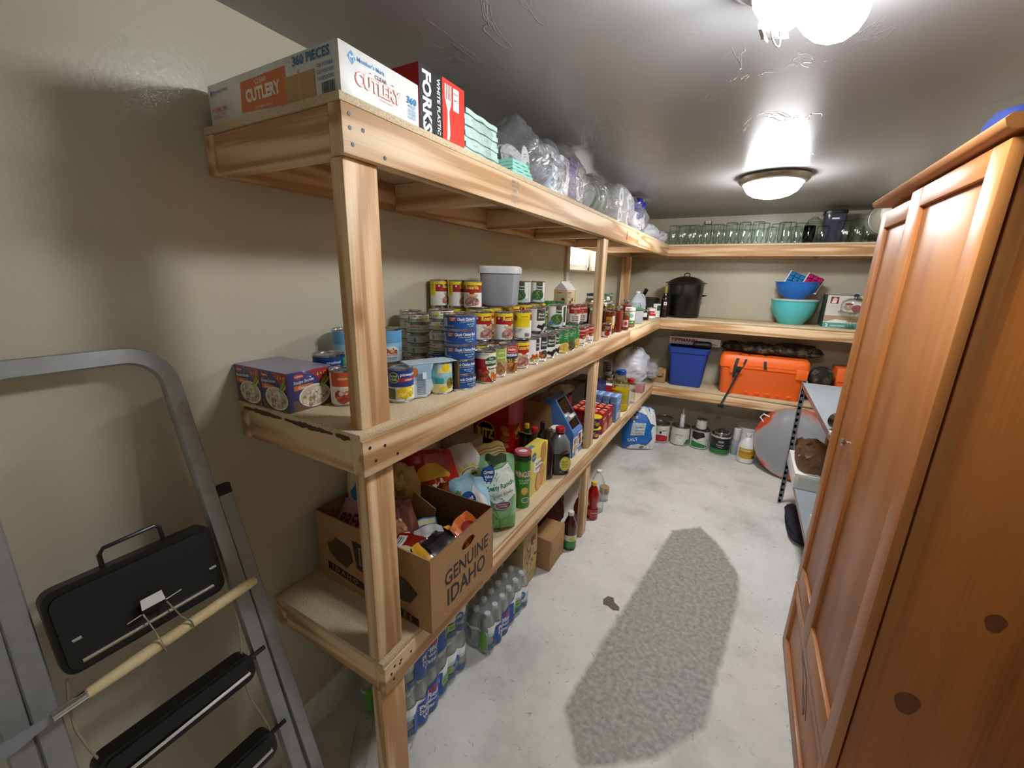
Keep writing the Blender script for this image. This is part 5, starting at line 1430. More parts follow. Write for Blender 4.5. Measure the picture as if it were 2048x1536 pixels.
named_jar('small dark smoky jar beside the tall canister', 1.572, 3.73, dk)
named_jar('squat clear jar in front of the tall dark canister', 1.662, 3.735, pt_)
for i, (x, y, me) in enumerate(((1.80, 3.75, qt), (1.885, 3.76, wide), (1.96, 3.76, pt_), (1.84, 3.86, wide), (1.93, 3.87, wide), (2.02, 3.80, qt), (2.03, 3.90, qt))):
    named_jar('clear jar past the tall canister, %s one from it' % ords[i], x, y, me)
gj = thing('storage_jar', 'wide glass jar with a stepped lid behind the smoky jar', 'jar', (1.61, 3.87, Z2))
MB().lathe([(0, .002), (.065, .002), (.07, .01), (.07, .15), (.06, .165), (.055, .17)], 'glass', 30).obj('glass', gj)
MB().lathe([(.062, .17), (.064, .176), (.05, .182), (.052, .196), (.03, .205), (.02, .22), (0, .222)], 'glass', 30).obj('lid', gj)
tc_ = thing('tall_canister', 'tall dark plastic food canister with black lid among the jars', 'canister', (1.735, 3.83, Z2), BRZ)
clear_mat('smoke_plastic', (96, 98, 118), .8, .12, haze=.5)
MB().lathe([(0, .002), (.062, .002), (.066, .008), (.072, .235), (.069, .235), (.062, .01), (0, .006)], 'smoke_plastic', 32, sq=6).obj('body', tc_)
MB().lathe([(.07, .228), (.078, .23), (.079, .25), (.074, .256), (0, .257)], 'black_plastic', 32, sq=6).obj('lid', tc_)
MB().box(-.025, .025, -.0725, -.0715, .185, .198, 'white_plastic').obj('sticker', tc_)
# ------------------------------------------------------------------ bottom shelf
Z1 = BOTZ
def wall_hole(mb, w, h, t, hc, hr, mat, fn):
    """panel w x h with an oval hand hole; fn(u,v,depth)"""
    n = 24
    inn, out = [], []
    for i in range(n):
        a = 2 * math.pi * i / n
        c, s = math.cos(a), math.sin(a)
        inn.append((hc[0] + hr[0] * c, hc[1] + hr[1] * s))
        k = min((w / 2 - hc[0]) / c if c > 1e-6 else 1e9, (-w / 2 - hc[0]) / c if c < -1e-6 else 1e9, (h - hc[1]) / s if s > 1e-6 else 1e9, (0 - hc[1]) / s if s < -1e-6 else 1e9)
        out.append((hc[0] + k * c, hc[1] + k * s))
    ring = []
    for i in range(n):
        j = (i + 1) % n
        o = [out[i]]
        a, b = out[i], out[j]
        if abs(a[0] - b[0]) > 1e-6 and abs(a[1] - b[1]) > 1e-6:   # add the corner
            cu = a[0] if abs(abs(a[0]) - w / 2) < 1e-6 else b[0]
            cv = a[1] if (abs(a[1]) < 1e-6 or abs(a[1] - h) < 1e-6) else b[1]
            o.append((cu, cv))
        o.append(b)
        poly = [inn[i]] + o + [inn[j]]
        m = len(poly)
        mb.add([fn(u, v, 0) for u, v in poly], [tuple(range(m))[::-1]], mat)
        mb.add([fn(u, v, t) for u, v in poly], [tuple(range(m))], mat)
        mb.add([fn(*inn[i], 0), fn(*inn[j], 0), fn(*inn[j], t), fn(*inn[i], t)], [(0, 1, 2, 3)], mat)
    mb.box
PB = (.288, .322)
pbx = thing('potato_box', 'open brown cardboard potato carton full of snack bags', 'cardboard box', (PB[0], PB[1], Z1))
BX, BY, BH, T = .50, .335, .252, .005
MB().box(-BX / 2, BX / 2, -BY / 2, BY / 2, .0005, .004, 'cardboard').obj('base', pbx)
wn = MB().box(-BX / 2, BX / 2, -BY / 2, -BY / 2 + T, .004, BH, 'cardboard').obj('side_wall', pbx)
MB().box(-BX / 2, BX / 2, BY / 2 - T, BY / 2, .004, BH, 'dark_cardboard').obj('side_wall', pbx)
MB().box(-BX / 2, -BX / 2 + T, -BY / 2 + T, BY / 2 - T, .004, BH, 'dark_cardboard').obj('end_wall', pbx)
a = MB(); wall_hole(a, BY - 2 * T, BH - .004, T, (.02, .195), (.036, .02), 'cardboard', lambda u, v, h: (BX / 2 - T + h, u, v + .004)); wx = a.obj('end_wall', pbx)
a = MB(); fn = lambda u, v, h: (BX / 2 + h, u, v)
a.prints([('t', 'GENUINE', .015, .142, .052, .24, '241c14', {'b': .018}), ('t', 'IDAHO', .012, .072, .062, .21, '241c14', {'b': .018}), ('t', '®', .125, .1, .008, .01, '241c14')], fn); a.obj('print', wx)
a = MB(); fn = lambda u, v, h: (u, -BY / 2 - h, v)
a.prints([('p', [(-.205, .075), (.20, .03), (.20, .003), (-.205, .045)], '241c14'), ('t', 'I D A H O    P O T A T O E S', -.005, .039, .020, .36, 'b18a5c', {'rot': -.108}), ('p', [(-.075, .20), (.06, .20), (.045, .085), (-.06, .10)], '3a2a1c'), ('r', -.045, .12, .03, .185, 'b18a5c'), ('r', -.04, .125, .025, .18, '3a2a1c'), ('t', 'N', -.008, .152, .04, .04, 'c9a474'),
          ('p', [(-.20, .15), (-.17, .16), (-.155, .182), (-.12, .175), (-.085, .17), (-.075, .12), (-.11, .082), (-.16, .095), (-.19, .12)], '46341f'), ('p', [(.06, .17), (.1, .16), (.16, .15), (.2, .12), (.17, .075), (.12, .07), (.06, .085)], '46341f')]
         + [('r', .06, -.0, .0605, .0005, '241c14')], fn)
for i in range(26):
    an = 1.9 + i * .085
    a.add([fn(-.12 + .02 * math.cos(an), .125 + .02 * math.sin(an), .003), fn(-.12 + .085 * math.cos(an), .13 + .058 * math.sin(an), .003), fn(-.12 + .083 * math.cos(an + .025), .13 + .056 * math.sin(an + .025), .003)], [(0, 1, 2)], ink('8a683c'))
a.obj('print', wn)
# snack bags inside the carton
def inbox(x, y, z):
    return (PB[0] + x, PB[1] + y, Z1 + z)
M('cream_foil', (206, 196, 160), .35); M('pink_paper', (186, 150, 160), .6); M('brown_foil', (104, 48, 36), .28, coat=.4); M('red_foil', (150, 34, 22), .25, coat=.5); M('orange_foil', (196, 96, 34), .3, coat=.4)
M('black_foil', (26, 24, 26), .25, coat=.5); M('white_foil', (214, 214, 216), .4); M('blue_foil', (46, 132, 186), .35); M('tan_foil', (206, 176, 120), .35)
gi = 'snack bags inside the potato carton'
bag('snack_bag', 'cream and teal snack bag upright at the back of the potato carton', inbox(-.155, .0, .07), (.1, -.12, math.radians(-66)), .17, .33, .08, 'cream_foil', [('p', [(-.06, .2), (.0, .3), (.06, .29), (.02, .2), (-.03, .15)], '1f7ea8'), ('e', .02, .21, .035, .04, 'e2d4a8'), ('e', .028, .205, .014, .02, '4a3424'), ('p', [(-.07, .28), (.07, .3), (.07, .325), (-.07, .32)], '2a86b0')], 2, gi)
bag('flour_bag', 'pink paper bag of premium baking mix leaning in the potato carton', inbox(-.13, -.095, .05), (.1, -.3, math.radians(-82)), .25, .22, .09, 'pink_paper', [('t', 'PREMIUM', .02, .145, .045, .2, '6a1c30', {'b': .03, 'sh': .15}), ('t', 'white rice', .03, .1, .025, .14, '6a1c30', {'sh': .2})], 4, gi)
bag('snack_bag', 'brown foil candy bag with white sticker in the potato carton', inbox(.015, -.03, .04), (.2, -.3, math.radians(-50)), .15, .24, .07, 'brown_foil', [('e', .0, .14, .04, .04, 'a8704c'), ('r', .01, .1, .045, .13, 'e2dee0'), ('e', -.04, .19, .02, .03, '8a4a3a')], 6, gi, food=[(.0, .15, .036, .034, 26, ['b88058', '8a5a3c', 'c89868'], .009)])
bag('snack_bag', 'small blue and cream packet in the middle of the potato carton', inbox(.075, .03, .10), (.3, -.7, math.radians(-55)), .10, .11, .03, 'blue_foil', [('r', -.045, .085, .045, .105, 'd6d0a8')], 9, gi)
bag('foam_cup_bag', 'folded white foam bag in the middle of the potato carton', inbox(.14, -.03, .10), (.2, -.5, math.radians(-60)), .11, .13, .07, 'white_foil', [], 12, gi, wr=.01)
bag('snack_bag', 'red and cream packet with barcode by the carton near wall', inbox(.07, -.132, .11), (.0, -.9, math.radians(-85)), .12, .13, .04, 'red_foil', [('e', .01, .05, .05, .04, 'dccda0'), ('r', -.05, .07, -.015, .12, 'ecece8'), ('r', -.046, .075, -.043, .115, '222222'), ('r', -.038, .075, -.034, .115, '222222'), ('r', -.028, .075, -.026, .115, '222222'), ('p', [(.0, .06), (.03, .07), (.04, .04), (.01, .03)], '8a3a28')], 15, gi)
bag('snack_bag', 'black and gold banded candy bag lying at the carton front', inbox(.222, -.025, .125), (.0, -1.0, math.radians(-8)), .20, .13, .06, 'black_foil', [('r', -.095, .0, -.06, .13, 'd8a02c'), ('r', .062, .0, .092, .13, 'd8a02c'), ('r', -.052, .03, .05, .1, '2a262a')], 18, gi, topseal=.01)
bag('snack_bag', 'red glossy candy packet in the near front corner of the carton', inbox(.19, -.105, .09), (.0, -.9, math.radians(-45)), 0.11, 0.1, .05, 'red_foil', [('r', -.02, .03, .05, .07, 'c8501c')], 21, gi)
bag('snack_bag', 'orange and red foil packet at the far front corner of the carton', inbox(.226, .095, .15), (.15, -.7, 0), .12, .10, .05, 'orange_foil', [('e', .0, .05, .03, .025, '8a2418'), ('r', -.055, .02, -.03, .08, 'd8742c')], 24, gi)
bag('snack_bag', 'brown candy bag lying across the carton floor', inbox(.08, -.085, .03), (.0, -1.35, math.radians(-60)), 0.2, 0.2, .07, 'brown_foil', [], 27, gi)
bag('snack_bag', 'red bag lying deep in the carton under the gold banded bag', inbox(.21, -.01, .06), (.0, -1.25, math.radians(-15)), 0.2, 0.18, .07, 'red_foil', [], 30, gi)
fl = thing('loose_card_flap', 'small torn tan card sticking up inside the potato carton', 'card', inbox(-.02, .10, .12))
a = MB(); a.prism([(-.06, 0), (.05, 0), (.065, .09), (-.04, .13)], .002, 'cardboard', lambda u, v, h: (u, .03 * v + h, v)); a.obj('card', fl)

# chip bags behind the carton
M('lays_red', (168, 32, 28), .28, coat=.4); M('bag_white', (206, 202, 194), .35, coat=.3); M('sky_foil', (160, 206, 228), .32, coat=.3); M('mint_foil', (136, 190, 140), .3, coat=.35); M('inner_green', (52, 66, 44), .5)
g4 = 'chip bags on the bottom shelf'
bag('chip_bag', 'red and yellow potato chip bag behind the carton', (.205, .57, Z1), (.1, .08, math.radians(-58)), .25, .37, .11, 'lays_red', [('e', .03, .265, .07, .055, 'e0b02c'), ('p', [(-.045, .255), (.105, .27), (.105, .195), (-.035, .185)], 'b01c20'), ('t', "Lay's", .032, .232, .055, .12, 'f2ece4', {'b': .03, 'sh': .1, 'rot': .1}), ('e', -.085, .30, .022, .045, 'd8b46c')], 40, g4)
bag('cookie_bag', 'clear bag of pale noodles lying against the red chip bag', (.135, .49, Z1 + .15), (.1, .3, math.radians(-70)), .16, .20, .09, 'tan_foil', [], 43, g4, food=[(0, .1, .06, .07, 50, ['d8b878', 'c8a05c', 'e6cf98', 'b08848'], .012)])
bag('chip_bag', 'white corn chip bag with a golden sun print lying tilted', (.235, .76, Z1 + .04), (.35, .25, math.radians(-48)), .27, .33, .10, 'bag_white', [('p', [(.07 + (.075 if k % 2 else .055) * math.cos(k * 6.283 / 28), .17 + (.075 if k % 2 else .055) * math.sin(k * 6.283 / 28)) for k in range(28)], 'd8c04c'), ('e', .07, .17, .054, .054, 'eae6dc'), ('e', .07, .17, .05, .05, '8a8a98'), ('e', .07, .17, .044, .044, 'eeeae2'), ('e', .075, .165, .032, .028, '8a5a34'), ('r', -.1, .04, .1, .05, '3a4a8a')], 46, g4, food=[(.075, .165, .026, .022, 12, ['c89858', '6a4228', 'e8d8b0'], .012)])
bag('snack_bag', 'orange cheese snack bag peeking between the chip bags', (.315, .62, Z1 + .08), (.2, .3, math.radians(-55)), .14, .20, .06, 'orange_foil', [('t', 'PUFFS', 0, .07, .03, .11, 'f0ece8', {'b': .04, 'rot': .3})], 49, g4)
bag('snack_bag', 'tan striped snack bag standing beside the red cracker box', (.30, .93, Z1 + .02), (.2, .0, math.radians(-50)), .15, .27, .05, 'tan_foil', [('r', -.07, .2 + i * .014, .07, .204 + i * .014, '8a6a48') for i in range(4)], 52, g4)
bag('chip_bag', 'light blue sea salt veggie straw bag behind the carton edge', (.41, .575, Z1), (.12, -.05, math.radians(-48)), .15, .30, .08, 'sky_foil', [('p', [(-.02, .08), (.07, .08), (.06, .21), (.02, .26), (-.01, .2)], 'e4e8ea'), ('e', -.012, .205, .032, .036, '1d4f9e'), ('t', 'Great', -.012, .213, .016, .045, W, {'rot': .2, 'b': .03}), ('t', 'Value', -.010, .196, .012, .035, W, {'rot': .2, 'b': .03}), ('t', 'Sea Salt', .035, .15, .022, .09, '2a5a9a', {'rot': .25}), ('t', 'veggie', .04, .12, .014, .06, '9aa88a', {'rot': .25}), ('p', [(-.06, .17), (-.04, .21), (-.03, .25), (-.036, .25), (-.05, .21)], 'a88a50'), ('e', -.045, .24, .008, .014, '5a8a5a')], 55, g4)
z = bag('chip_bag', 'green zesty ranch veggie straw bag standing in front', (.425, .71, Z1), (.03, -.06, math.radians(-52)), .16, .33, .095, 'mint_foil',
    [('r', -.078, .0, .078, .07, '6aa860'), ('p', [(-.045, .27), (-.06, .22), (-.055, .17), (-.02, .135), (.03, .13), (.072, .16), (.075, .25), (.05, .30), (.02, .285)], '5e9a70'), ('p', [(-.04, .265), (-.055, .22), (-.05, .172), (-.018, .14), (.03, .135), (.072, .163), (.075, .25), (.05, .295), (.02, .28)], 'e6ece6'), ('p', [(-.06, .282), (-.02, .292), (-.008, .262), (-.02, .228), (-.05, .224), (-.066, .25)], '1d4a98'), ('t', 'Great', -.036, .265, .014, .042, W, {'b': .03, 'rot': .12}), ('t', 'Value', -.034, .247, .012, .034, W, {'b': .03, 'rot': .12}),
     ('t', 'Zesty Ranch', .012, .207, .024, .118, '2f7a60', {'rot': .2, 'b': .02}), ('t', 'Veggie Straws', .02, .176, .017, .09, 'a8b49c', {'rot': .2}), ('e', .02, .128, .034, .018, 'd8ccd0'), ('e', .02, .128, .031, .0155, '7a4a5c'), ('t', 'NATURALLY', .02, .133, .005, .045, 'e8dce0'), ('t', 'FLAVORED', .02, .124, .005, .04, 'e8dce0'),
     ('p', [(.01, .0), (.02, .0), (.012, .06), (-.01, .11), (-.014, .108), (.005, .06)], '6a8a34'), ('p', [(.015, .05), (.05, .09), (.053, .088), (.02, .046)], '9a9a3c'), ('p', [(-.07, .11), (-.01, .095), (-.01, .1), (-.07, .116)], 'b8a848'), ('p', [(-.07, .2), (-.058, .17), (-.054, .171), (-.066, .202)], 'c8b850')], 58, g4, bulge_lo=.12, topseal=.02)
a = MB(); a.grid(lambda p_, q_: (.022 * math.cos(p_ * 3.14 - 1.57) * (1.1 - .5 * q_) + .006, (p_ - .5) * .085, .305 + q_ * .03 + .006 * math.sin(p_ * 11)), 14, 4, 'inner_green'); a.obj('torn_opening', z)
# pringles style tube
pr = thing('chip_tube', 'green chip canister with a red plastic lid', 'chip tube', (.425, .925, Z1), math.radians(-55))
MB().lathe([(0, .002), (.0365, .001), (.0375, .004), (.0375, .262)], M('tube_green', (58, 132, 40), .3, coat=.3), 30).obj('tube', pr)
MB().lathe([(.0375, .25), (.0378, .262), (.0372, .264)], M('tube_dark', (28, 40, 30), .3), 30).obj('shoulder', pr)
t = MB(); t.lathe([(.0385, .262), (.0392, .270), (.0375, .274), (.034, .273), (.033, .2715), (0, .2715)], M('lid_rose', (190, 92, 98), .3), 30); lp = t.obj('lid', pr)
t = MB(); t.prints([('e', 0, 0, .02, .014, 'e8e6e2')], lambda u, v, h: (-v, u, .272 + h)); t.obj('lid_print', lp)
t = MB(); t.prints([('t', 'PRINGLES', .0, .172, .03, .085, 'c8384a', {'b': .05}), ('t', 'PRINGLES', .0, .172, .027, .08, 'f2e8e0', {'b': .015}), ('t', 'SOUR CREAM', .004, .142, .009, .05, 'd8ecc8'), ('t', '& ONION', .004, .13, .009, .04, 'd8ecc8'), ('e', .008, .09, .017, .02, 'e0a83c'), ('e', .006, .092, .012, .014, 'e8c468'), ('e', .012, .045, .018, .014, 'e6ead8'), ('e', .012, .045, .015, .011, '4a8a5a'), ('r', -.045, .235, .045, .25, '1e3a20')], on_cyl(.0377), du=.006); t.obj('label', pr)
yb = carton('cracker_box', 'tall yellow box of oblong butter crackers', 'box', (.40, 1.085, Z1), (.062, .20, .235), 0, M('yellow_card', (226, 208, 84), .4),
   {'+x': [('r', -.098, .0, .098, .09, 'd8c468'), ('e', -.055, .20, .024, .022, '2a5aa0'), ('t', 'Great Value', -.055, .2, .008, .04, W), ('p', [(-.05, .18), (.05, .17), (.055, .12), (.0, .1), (-.06, .12)], 'ece8dc'), ('t', 'butter', 0, .155, .018, .07, '4a3a20'), ('t', 'crackers', 0, .132, .016, .08, '4a3a20'), ('e', .05, .19, .03, .055, 'b8743c'), ('e', .05, .19, .026, .05, 'c88a4c'), ('e', .035, .075, .03, .06, 'b8743c'), ('e', .035, .075, .026, .055, 'cf9858'), ('e', .0, .05, .03, .05, 'b8743c'), ('e', .0, .05, .026, .046, 'd8a464')],
    '+z': [('r', -.05, -.012, -.005, .012, '5a9ab8')], '-y': [('r', -.028, .02, .028, .2, 'e6d070')]})
# bottles
def bottle(name, label, loc, prof, mat, capmat, capprof, lab=None, R=None, fillmat=None, fillz=0, rz=0, group='bottles on the bottom shelf', cat='bottle', sq=None):
    t = thing(name, label, cat, loc, rz, group)
    MB().lathe(prof, mat, 28, sq=sq).obj('bottle', t)
    if fillmat:
        fp = [(max(0, r - .0016), max(z_, .003)) for r, z_ in prof if z_ < fillz]
        fp += [(fp[-1][0], fillz), (0, fillz)]
        MB().lathe(fp, fillmat, 28, sq=sq).obj('contents', t)
    MB().lathe(capprof, capmat, 20).obj('cap', t)
    if lab:
        p = MB(); p.prints(lab, on_cyl(R + .0006), du=.006); p.obj('label', t)
    return t
def cap(r, z0, h):
    return [(r, z0), (r + .0008, z0 + .002), (r + .0008, z0 + h - .002), (r - .001, z0 + h), (0, z0 + h)]
M('cap_red', (184, 32, 34), .35); M('cap_yellow', (226, 196, 40), .4); M('cap_white', (230, 230, 228), .4); M('cap_black', (22, 20, 22), .4)
clear_mat('pet', (246, 250, 250), 1.0, .08)
sy = thing('syrup_jug', 'square jug of dark soy sauce with a red cap', 'bottle', (.435, 1.335, Z1), math.radians(-55), 'bottles on the bottom shelf')
MB().lathe([(0, .002), (.05, .001), (.057, .008), (.058, .15), (.052, .18), (.03, .215), (.022, .225), (.022, .24)], 'pet', 32, sq=4).obj('bottle', sy)
MB().lathe([(0, .004), (.048, .003), (.055, .009), (.056, .125), (0, .125)], 'dark_syrup', 32, sq=4).obj('contents', sy)
MB().lathe([(0, .1262), (.0555, .1262), (.05, .178), (.03, .212), (.02, .222)], M('grey_haze', (120, 122, 120), .4), 28, sq=4).obj('empty_part', sy)
MB().lathe(cap(.025, .232, .026), 'cap_red', 24).obj('cap', sy)
p = MB(); fn = lambda u, v, h: (.0585 + h, u, v)
p.prints([('e', .022, .07, .031, .042, 'a8a8a0'), ('e', .022, .07, .027, .037, 'd9d45c'), ('t', 'SOY', .022, .082, .012, .03, '6a6420'), ('t', 'SAUCE', .022, .066, .01, .034, '6a6420'), ('t', 'GALLON', .022, .052, .006, .025, '6a6420'), ('p', [(-.002, .122), (.02, .132), (.03, .142), (.03, .15), (-.002, .138)], '6a1420'), ('r', -.004, .022, .002, .028, 'd8d8d4')], fn, du=1.); p.obj('label', sy)
prof_b = [(0, .002), (.032, .001), (.037, .006), (.037, .15), (.03, .19), (.014, .22), (.013, .25)]
bottle('cooking_bottle', 'tall dark glass bottle just behind the soy sauce jug', (.335, 1.325, Z1), prof_b, 'wine_glass', 'cap_black', cap(.0135, .24, .03), rz=0)
bottle('oil_bottle', 'olive coloured bottle with a red cap behind the cracker box', (.325, 1.245, Z1), prof_b, M('olive_glass', (52, 56, 22), .1, coat=.5), 'cap_red', cap(.016, .235, .028), [('r', -.03, .06, .03, .13, 'e0c83c')], .037, rz=-1)
bottle('dressing_bottle', 'dark green bottle with a yellow band beside the red cracker box', (.262, 1.278, Z1), [(0, .002), (.03, .001), (.034, .006), (.034, .15), (.026, .18), (.014, .21), (.013, .24)], M('green_glass', (18, 40, 26), .1, coat=.5), 'cap_yellow', cap(.0135, .235, .025), [('r', -.03, .1, .03, .135, 'e2d63c'), ('r', -.03, .04, .03, .1, '24503a')], .034, rz=-1)
bottle('vinegar_bottle', 'dark purple bottle beside the soy sauce jug', (.405, 1.235, Z1), prof_b, M('purple_glass', (44, 14, 28), .1, coat=.5), 'cap_black', cap(.0135, .24, .03))
bottle('bread_jar', 'white capped jar behind the soy sauce jug', (.378, 1.43, Z1), [(0, .002), (.04, .001), (.042, .006), (.042, .19), (.036, .2)], 'glass', 'cap_white', cap(.038, .195, .02))
# ritz style box and open carton
rz_ = carton('cracker_case', 'large red cracker case with a round blue and yellow emblem', 'box', (.115, 1.22, Z1), (.22, .16, .40), 0, M('case_red', (160, 16, 22), .3, coat=.3),
   {'-y': [('e', -.03, .215, .062, .066, 'd8b83c'), ('e', -.03, .215, .058, .062, '1c2238'), ('t', 'RITZ', -.03, .215, .056, .104, 'e6cc4c', {'b': .05, 'wide': .9}), ('e', .085, .26, .025, .016, 'c87a40'), ('e', .095, .235, .022, .014, 'd8905a'), ('e', .088, .205, .026, .016, 'c06a34'), ('e', .095, .17, .02, .014, 'd88a50')],
    '+x': [('e', .02, .225, .03, .05, 'c8a83c'), ('e', .02, .225, .027, .046, '7a1418'), ('t', 'RITZ', .02, .225, .03, .05, 'e6cc4c', {'b': .04, 'rot': .5}), ('e', -.06, .1, .016, .016, 'd89a5c'), ('e', -.04, .075, .016, .016, 'c8844c')]})
ocx = thing('open_carton', 'open brown carton with one flap folded out behind the bottles', 'cardboard box', (.20, 1.435, Z1))
ocx.scale = (1, .85, 1)
a = MB(); a.box(-.14, .12, -.14, .1, .001, .004, 'cardboard'); a.box(-.14, .12, -.14, -.136, .004, .19, 'cardboard'); a.box(-.14, .12, .096, .1, .004, .19, 'cardboard'); a.box(-.14, -.136, -.136, .096, .004, .19, 'cardboard'); a.box(.116, .12, -.136, .096, .004, .19, 'cardboard'); a.obj('walls', ocx)
a = MB(); a.prism([(-.12, 0), (.1, 0), (.09, .11), (-.1, .1)], .003, 'cardboard', lambda u, v, h: (u * .6 + .04, -.138 - v * .8, .188 + v * .25 + h)); a.obj('flap', ocx)
a = MB(); a.prism([(-.13, 0), (.11, 0), (.09, .12), (-.1, .12)], .003, 'cardboard', lambda u, v, h: (u, .098 + h, .19 + v)); a.obj('flap', ocx)
# blue display carton with sloping open top
bh = thing('display_carton', 'blue slope-topped display carton with an open brown inside', 'carton', (.325, 1.605, Z1), 0)
M('cornflower', (84, 128, 196), .4)
pf_ = [(-.115, 0), (.115, 0), (.115, .15), (-.01, .335), (-.075, .335), (-.115, .30)]
for yy in (-.075, .072):
    a = MB(); a.prism(pf_, .003, 'cornflower', lambda u, v, h: (u, yy + h, v)); a.obj('side_wall', bh)
a = MB(); a.box(-.115, -.112, -.072, .072, 0.001, .30, 'cornflower'); a.box(-.075, -.01, -.075, .075, .3335, .3365, 'cornflower'); a.obj('back_wall', bh)
a = MB(); a.box(.112, .1152, -.075, .075, 0.001, .15, 'cornflower'); fw_ = a.obj('front_wall', bh)
a = MB(); a.prints([('r', -.075, .03, .0, .12, 'ecebe8'), ('r', -.06, .075, -.02, .112, '7a1f2c'), ('t', '10', -.04, .098, .012, .02, W), ('t', 'BARS', -.04, .083, .008, .03, W), ('e', -.035, .05, .026, .02, 'b8a05c'), ('r', .004, .04, .075, .14, 'ecebe8'), ('r', .012, .095, .05, .13, '7a2a30'), ('e', .04, .075, .02, .02, '6a4430'), ('r', .01, .05, .06, .055, '444444'), ('r', -.03, .005, .02, .028, 'e0e4ee')], lambda u, v, h: (.1154 + h, u, v), du=1.); a.obj('print', fw_)
sx, sz = (-.01 - .115), (.335 - .15)
def slope(u, v, h):
    L_ = math.hypot(sx, sz); nx, nz_ = sz / L_, -sx / L_
    return (.115 + sx * v + nx * h, u, .15 + sz * v + nz_ * h)
a = MB(); a.prism([(-.075, 0), (.075, 0), (.075, 1), (.062, 1), (.062, .12), (-.062, .12), (-.062, 1), (-.075, 1)], .002, 'cornflower', slope)
a.obj('slope_frame', bh)
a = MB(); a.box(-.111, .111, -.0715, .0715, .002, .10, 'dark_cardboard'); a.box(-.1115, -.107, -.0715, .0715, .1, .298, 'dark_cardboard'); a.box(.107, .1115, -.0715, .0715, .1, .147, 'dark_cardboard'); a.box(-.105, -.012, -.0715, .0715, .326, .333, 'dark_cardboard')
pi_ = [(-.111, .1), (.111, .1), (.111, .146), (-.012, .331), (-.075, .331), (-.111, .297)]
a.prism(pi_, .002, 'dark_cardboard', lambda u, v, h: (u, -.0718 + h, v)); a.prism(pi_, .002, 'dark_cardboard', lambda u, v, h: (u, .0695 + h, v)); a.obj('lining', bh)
for i in range(3):
    a = MB(); a.X = Matrix.Translation((.02 - .03 * i, .02 - .02 * i, .15)) @ Matrix.Rotation(.5, 4, 'Y'); a.box(-.012, .012, -.045, .045, -.02, .10, 'white_foil', .006); a.prints([('r', -.03, .02, .03, .07, '8a2430'), ('r', -.03, .0, .03, .015, 'd8b450')], lambda u, v, h: (.0125 + h, u, v)); a.obj('bar', bh)
# pudding cup sleeves beside the second post
for i in range(2):
    t = thing('pudding_cups', ['lower yellow and navy dessert cup pack beyond the second post', 'upper yellow and navy dessert cup pack beyond the second post'][i], 'dessert cups', (.438, 1.925, Z1 + i * .079), math.radians(-60), 'dessert cup packs')
    MB().lathe([(0, .001), (.036, .001), (.042, .06), (.048, .064), (.048, .07), (.04, .0712), (0, .0712)], [M('navy_print', (44, 42, 96), .35)] * 3 + ['cap_yellow'] * 3, 28).obj('cup', t)
    p = MB(); p.prints([('t', 'MAC', -.012, .042, .016, .035, 'e0d8e8', {'b': .03}), ('e', .014, .026, .016, .014, 'e0a02c'), ('t', 'cheese', -.012, .026, .009, .03, 'e8b83c')], lambda u, v, h: ((.0365 + .1 * v + h) * math.cos(u / .04), (.0365 + .1 * v + h) * math.sin(u / .04), v), du=.006); p.obj('label', t)
# red dinner boxes, two rows of five
rb_faces = {'+x': [('t', 'RICE', -.02, .105, .018, .06, 'e8d0cc', {'b': .03}), ('t', 'side', -.02, .085, .012, .05, 'e8b0a0'), ('e', .015, .04, .035, .03, 'd8a07c'), ('e', .015, .04, .028, .024, 'c07a4c')], '-y': [('r', -.02, .03, .02, .12, 'c23a30')], '+z': [('p', [(-.045, -.018), (.0, -.018), (.03, .016), (-.02, .018)], 'e0784c'), ('r', .035, -.016, .055, .012, 'ddd0cc')]}
gR = 'red boxed dinners in two rows'
src = None
for r_ in range(2):
    for k in range(5):
        lab = '%s red dinner box from the shelf edge in the %s row' % (ords[k], ['nearer', 'farther'][r_])
        loc = (.452 - k * .0485, 2.05 + r_ * .128, Z1)
        if src is None:
            src = carton('dinner_box', lab, 'box', loc, (.046, .122, .148), 0, M('dinner_red', (150, 22, 28), .35), rb_faces, gR)
        else:
            copy_thing(src, loc, 0, lab, gR)
src = None
for k in range(4):
    lab = '%s light blue box from the shelf edge behind the red dinner boxes' % ords[k]
    loc = (.462 - k * .058, 2.345, Z1)
    if src is None:
        src = carton('pasta_box', lab, 'box', loc, (.05, .13, .195), 0, M('box_blue', (112, 146, 196), .4), {'+x': [('r', -.05, .02, .05, .07, 'c8b8c4'), ('t', 'PASTA', 0, .15, .02, .09, 'e6ecf4'), ('r', -.05, .1, .05, .11, '4a6aa8')], '+z': [('r', -.05, -.016, .05, .0, 'b8cce4')], '-y': [('t', 'PASTA', 0, .15, .014, .04, 'dfe6f0')]}, 'light blue pasta boxes')
    else:
        copy_thing(src, loc, 0, lab, 'light blue pasta boxes')
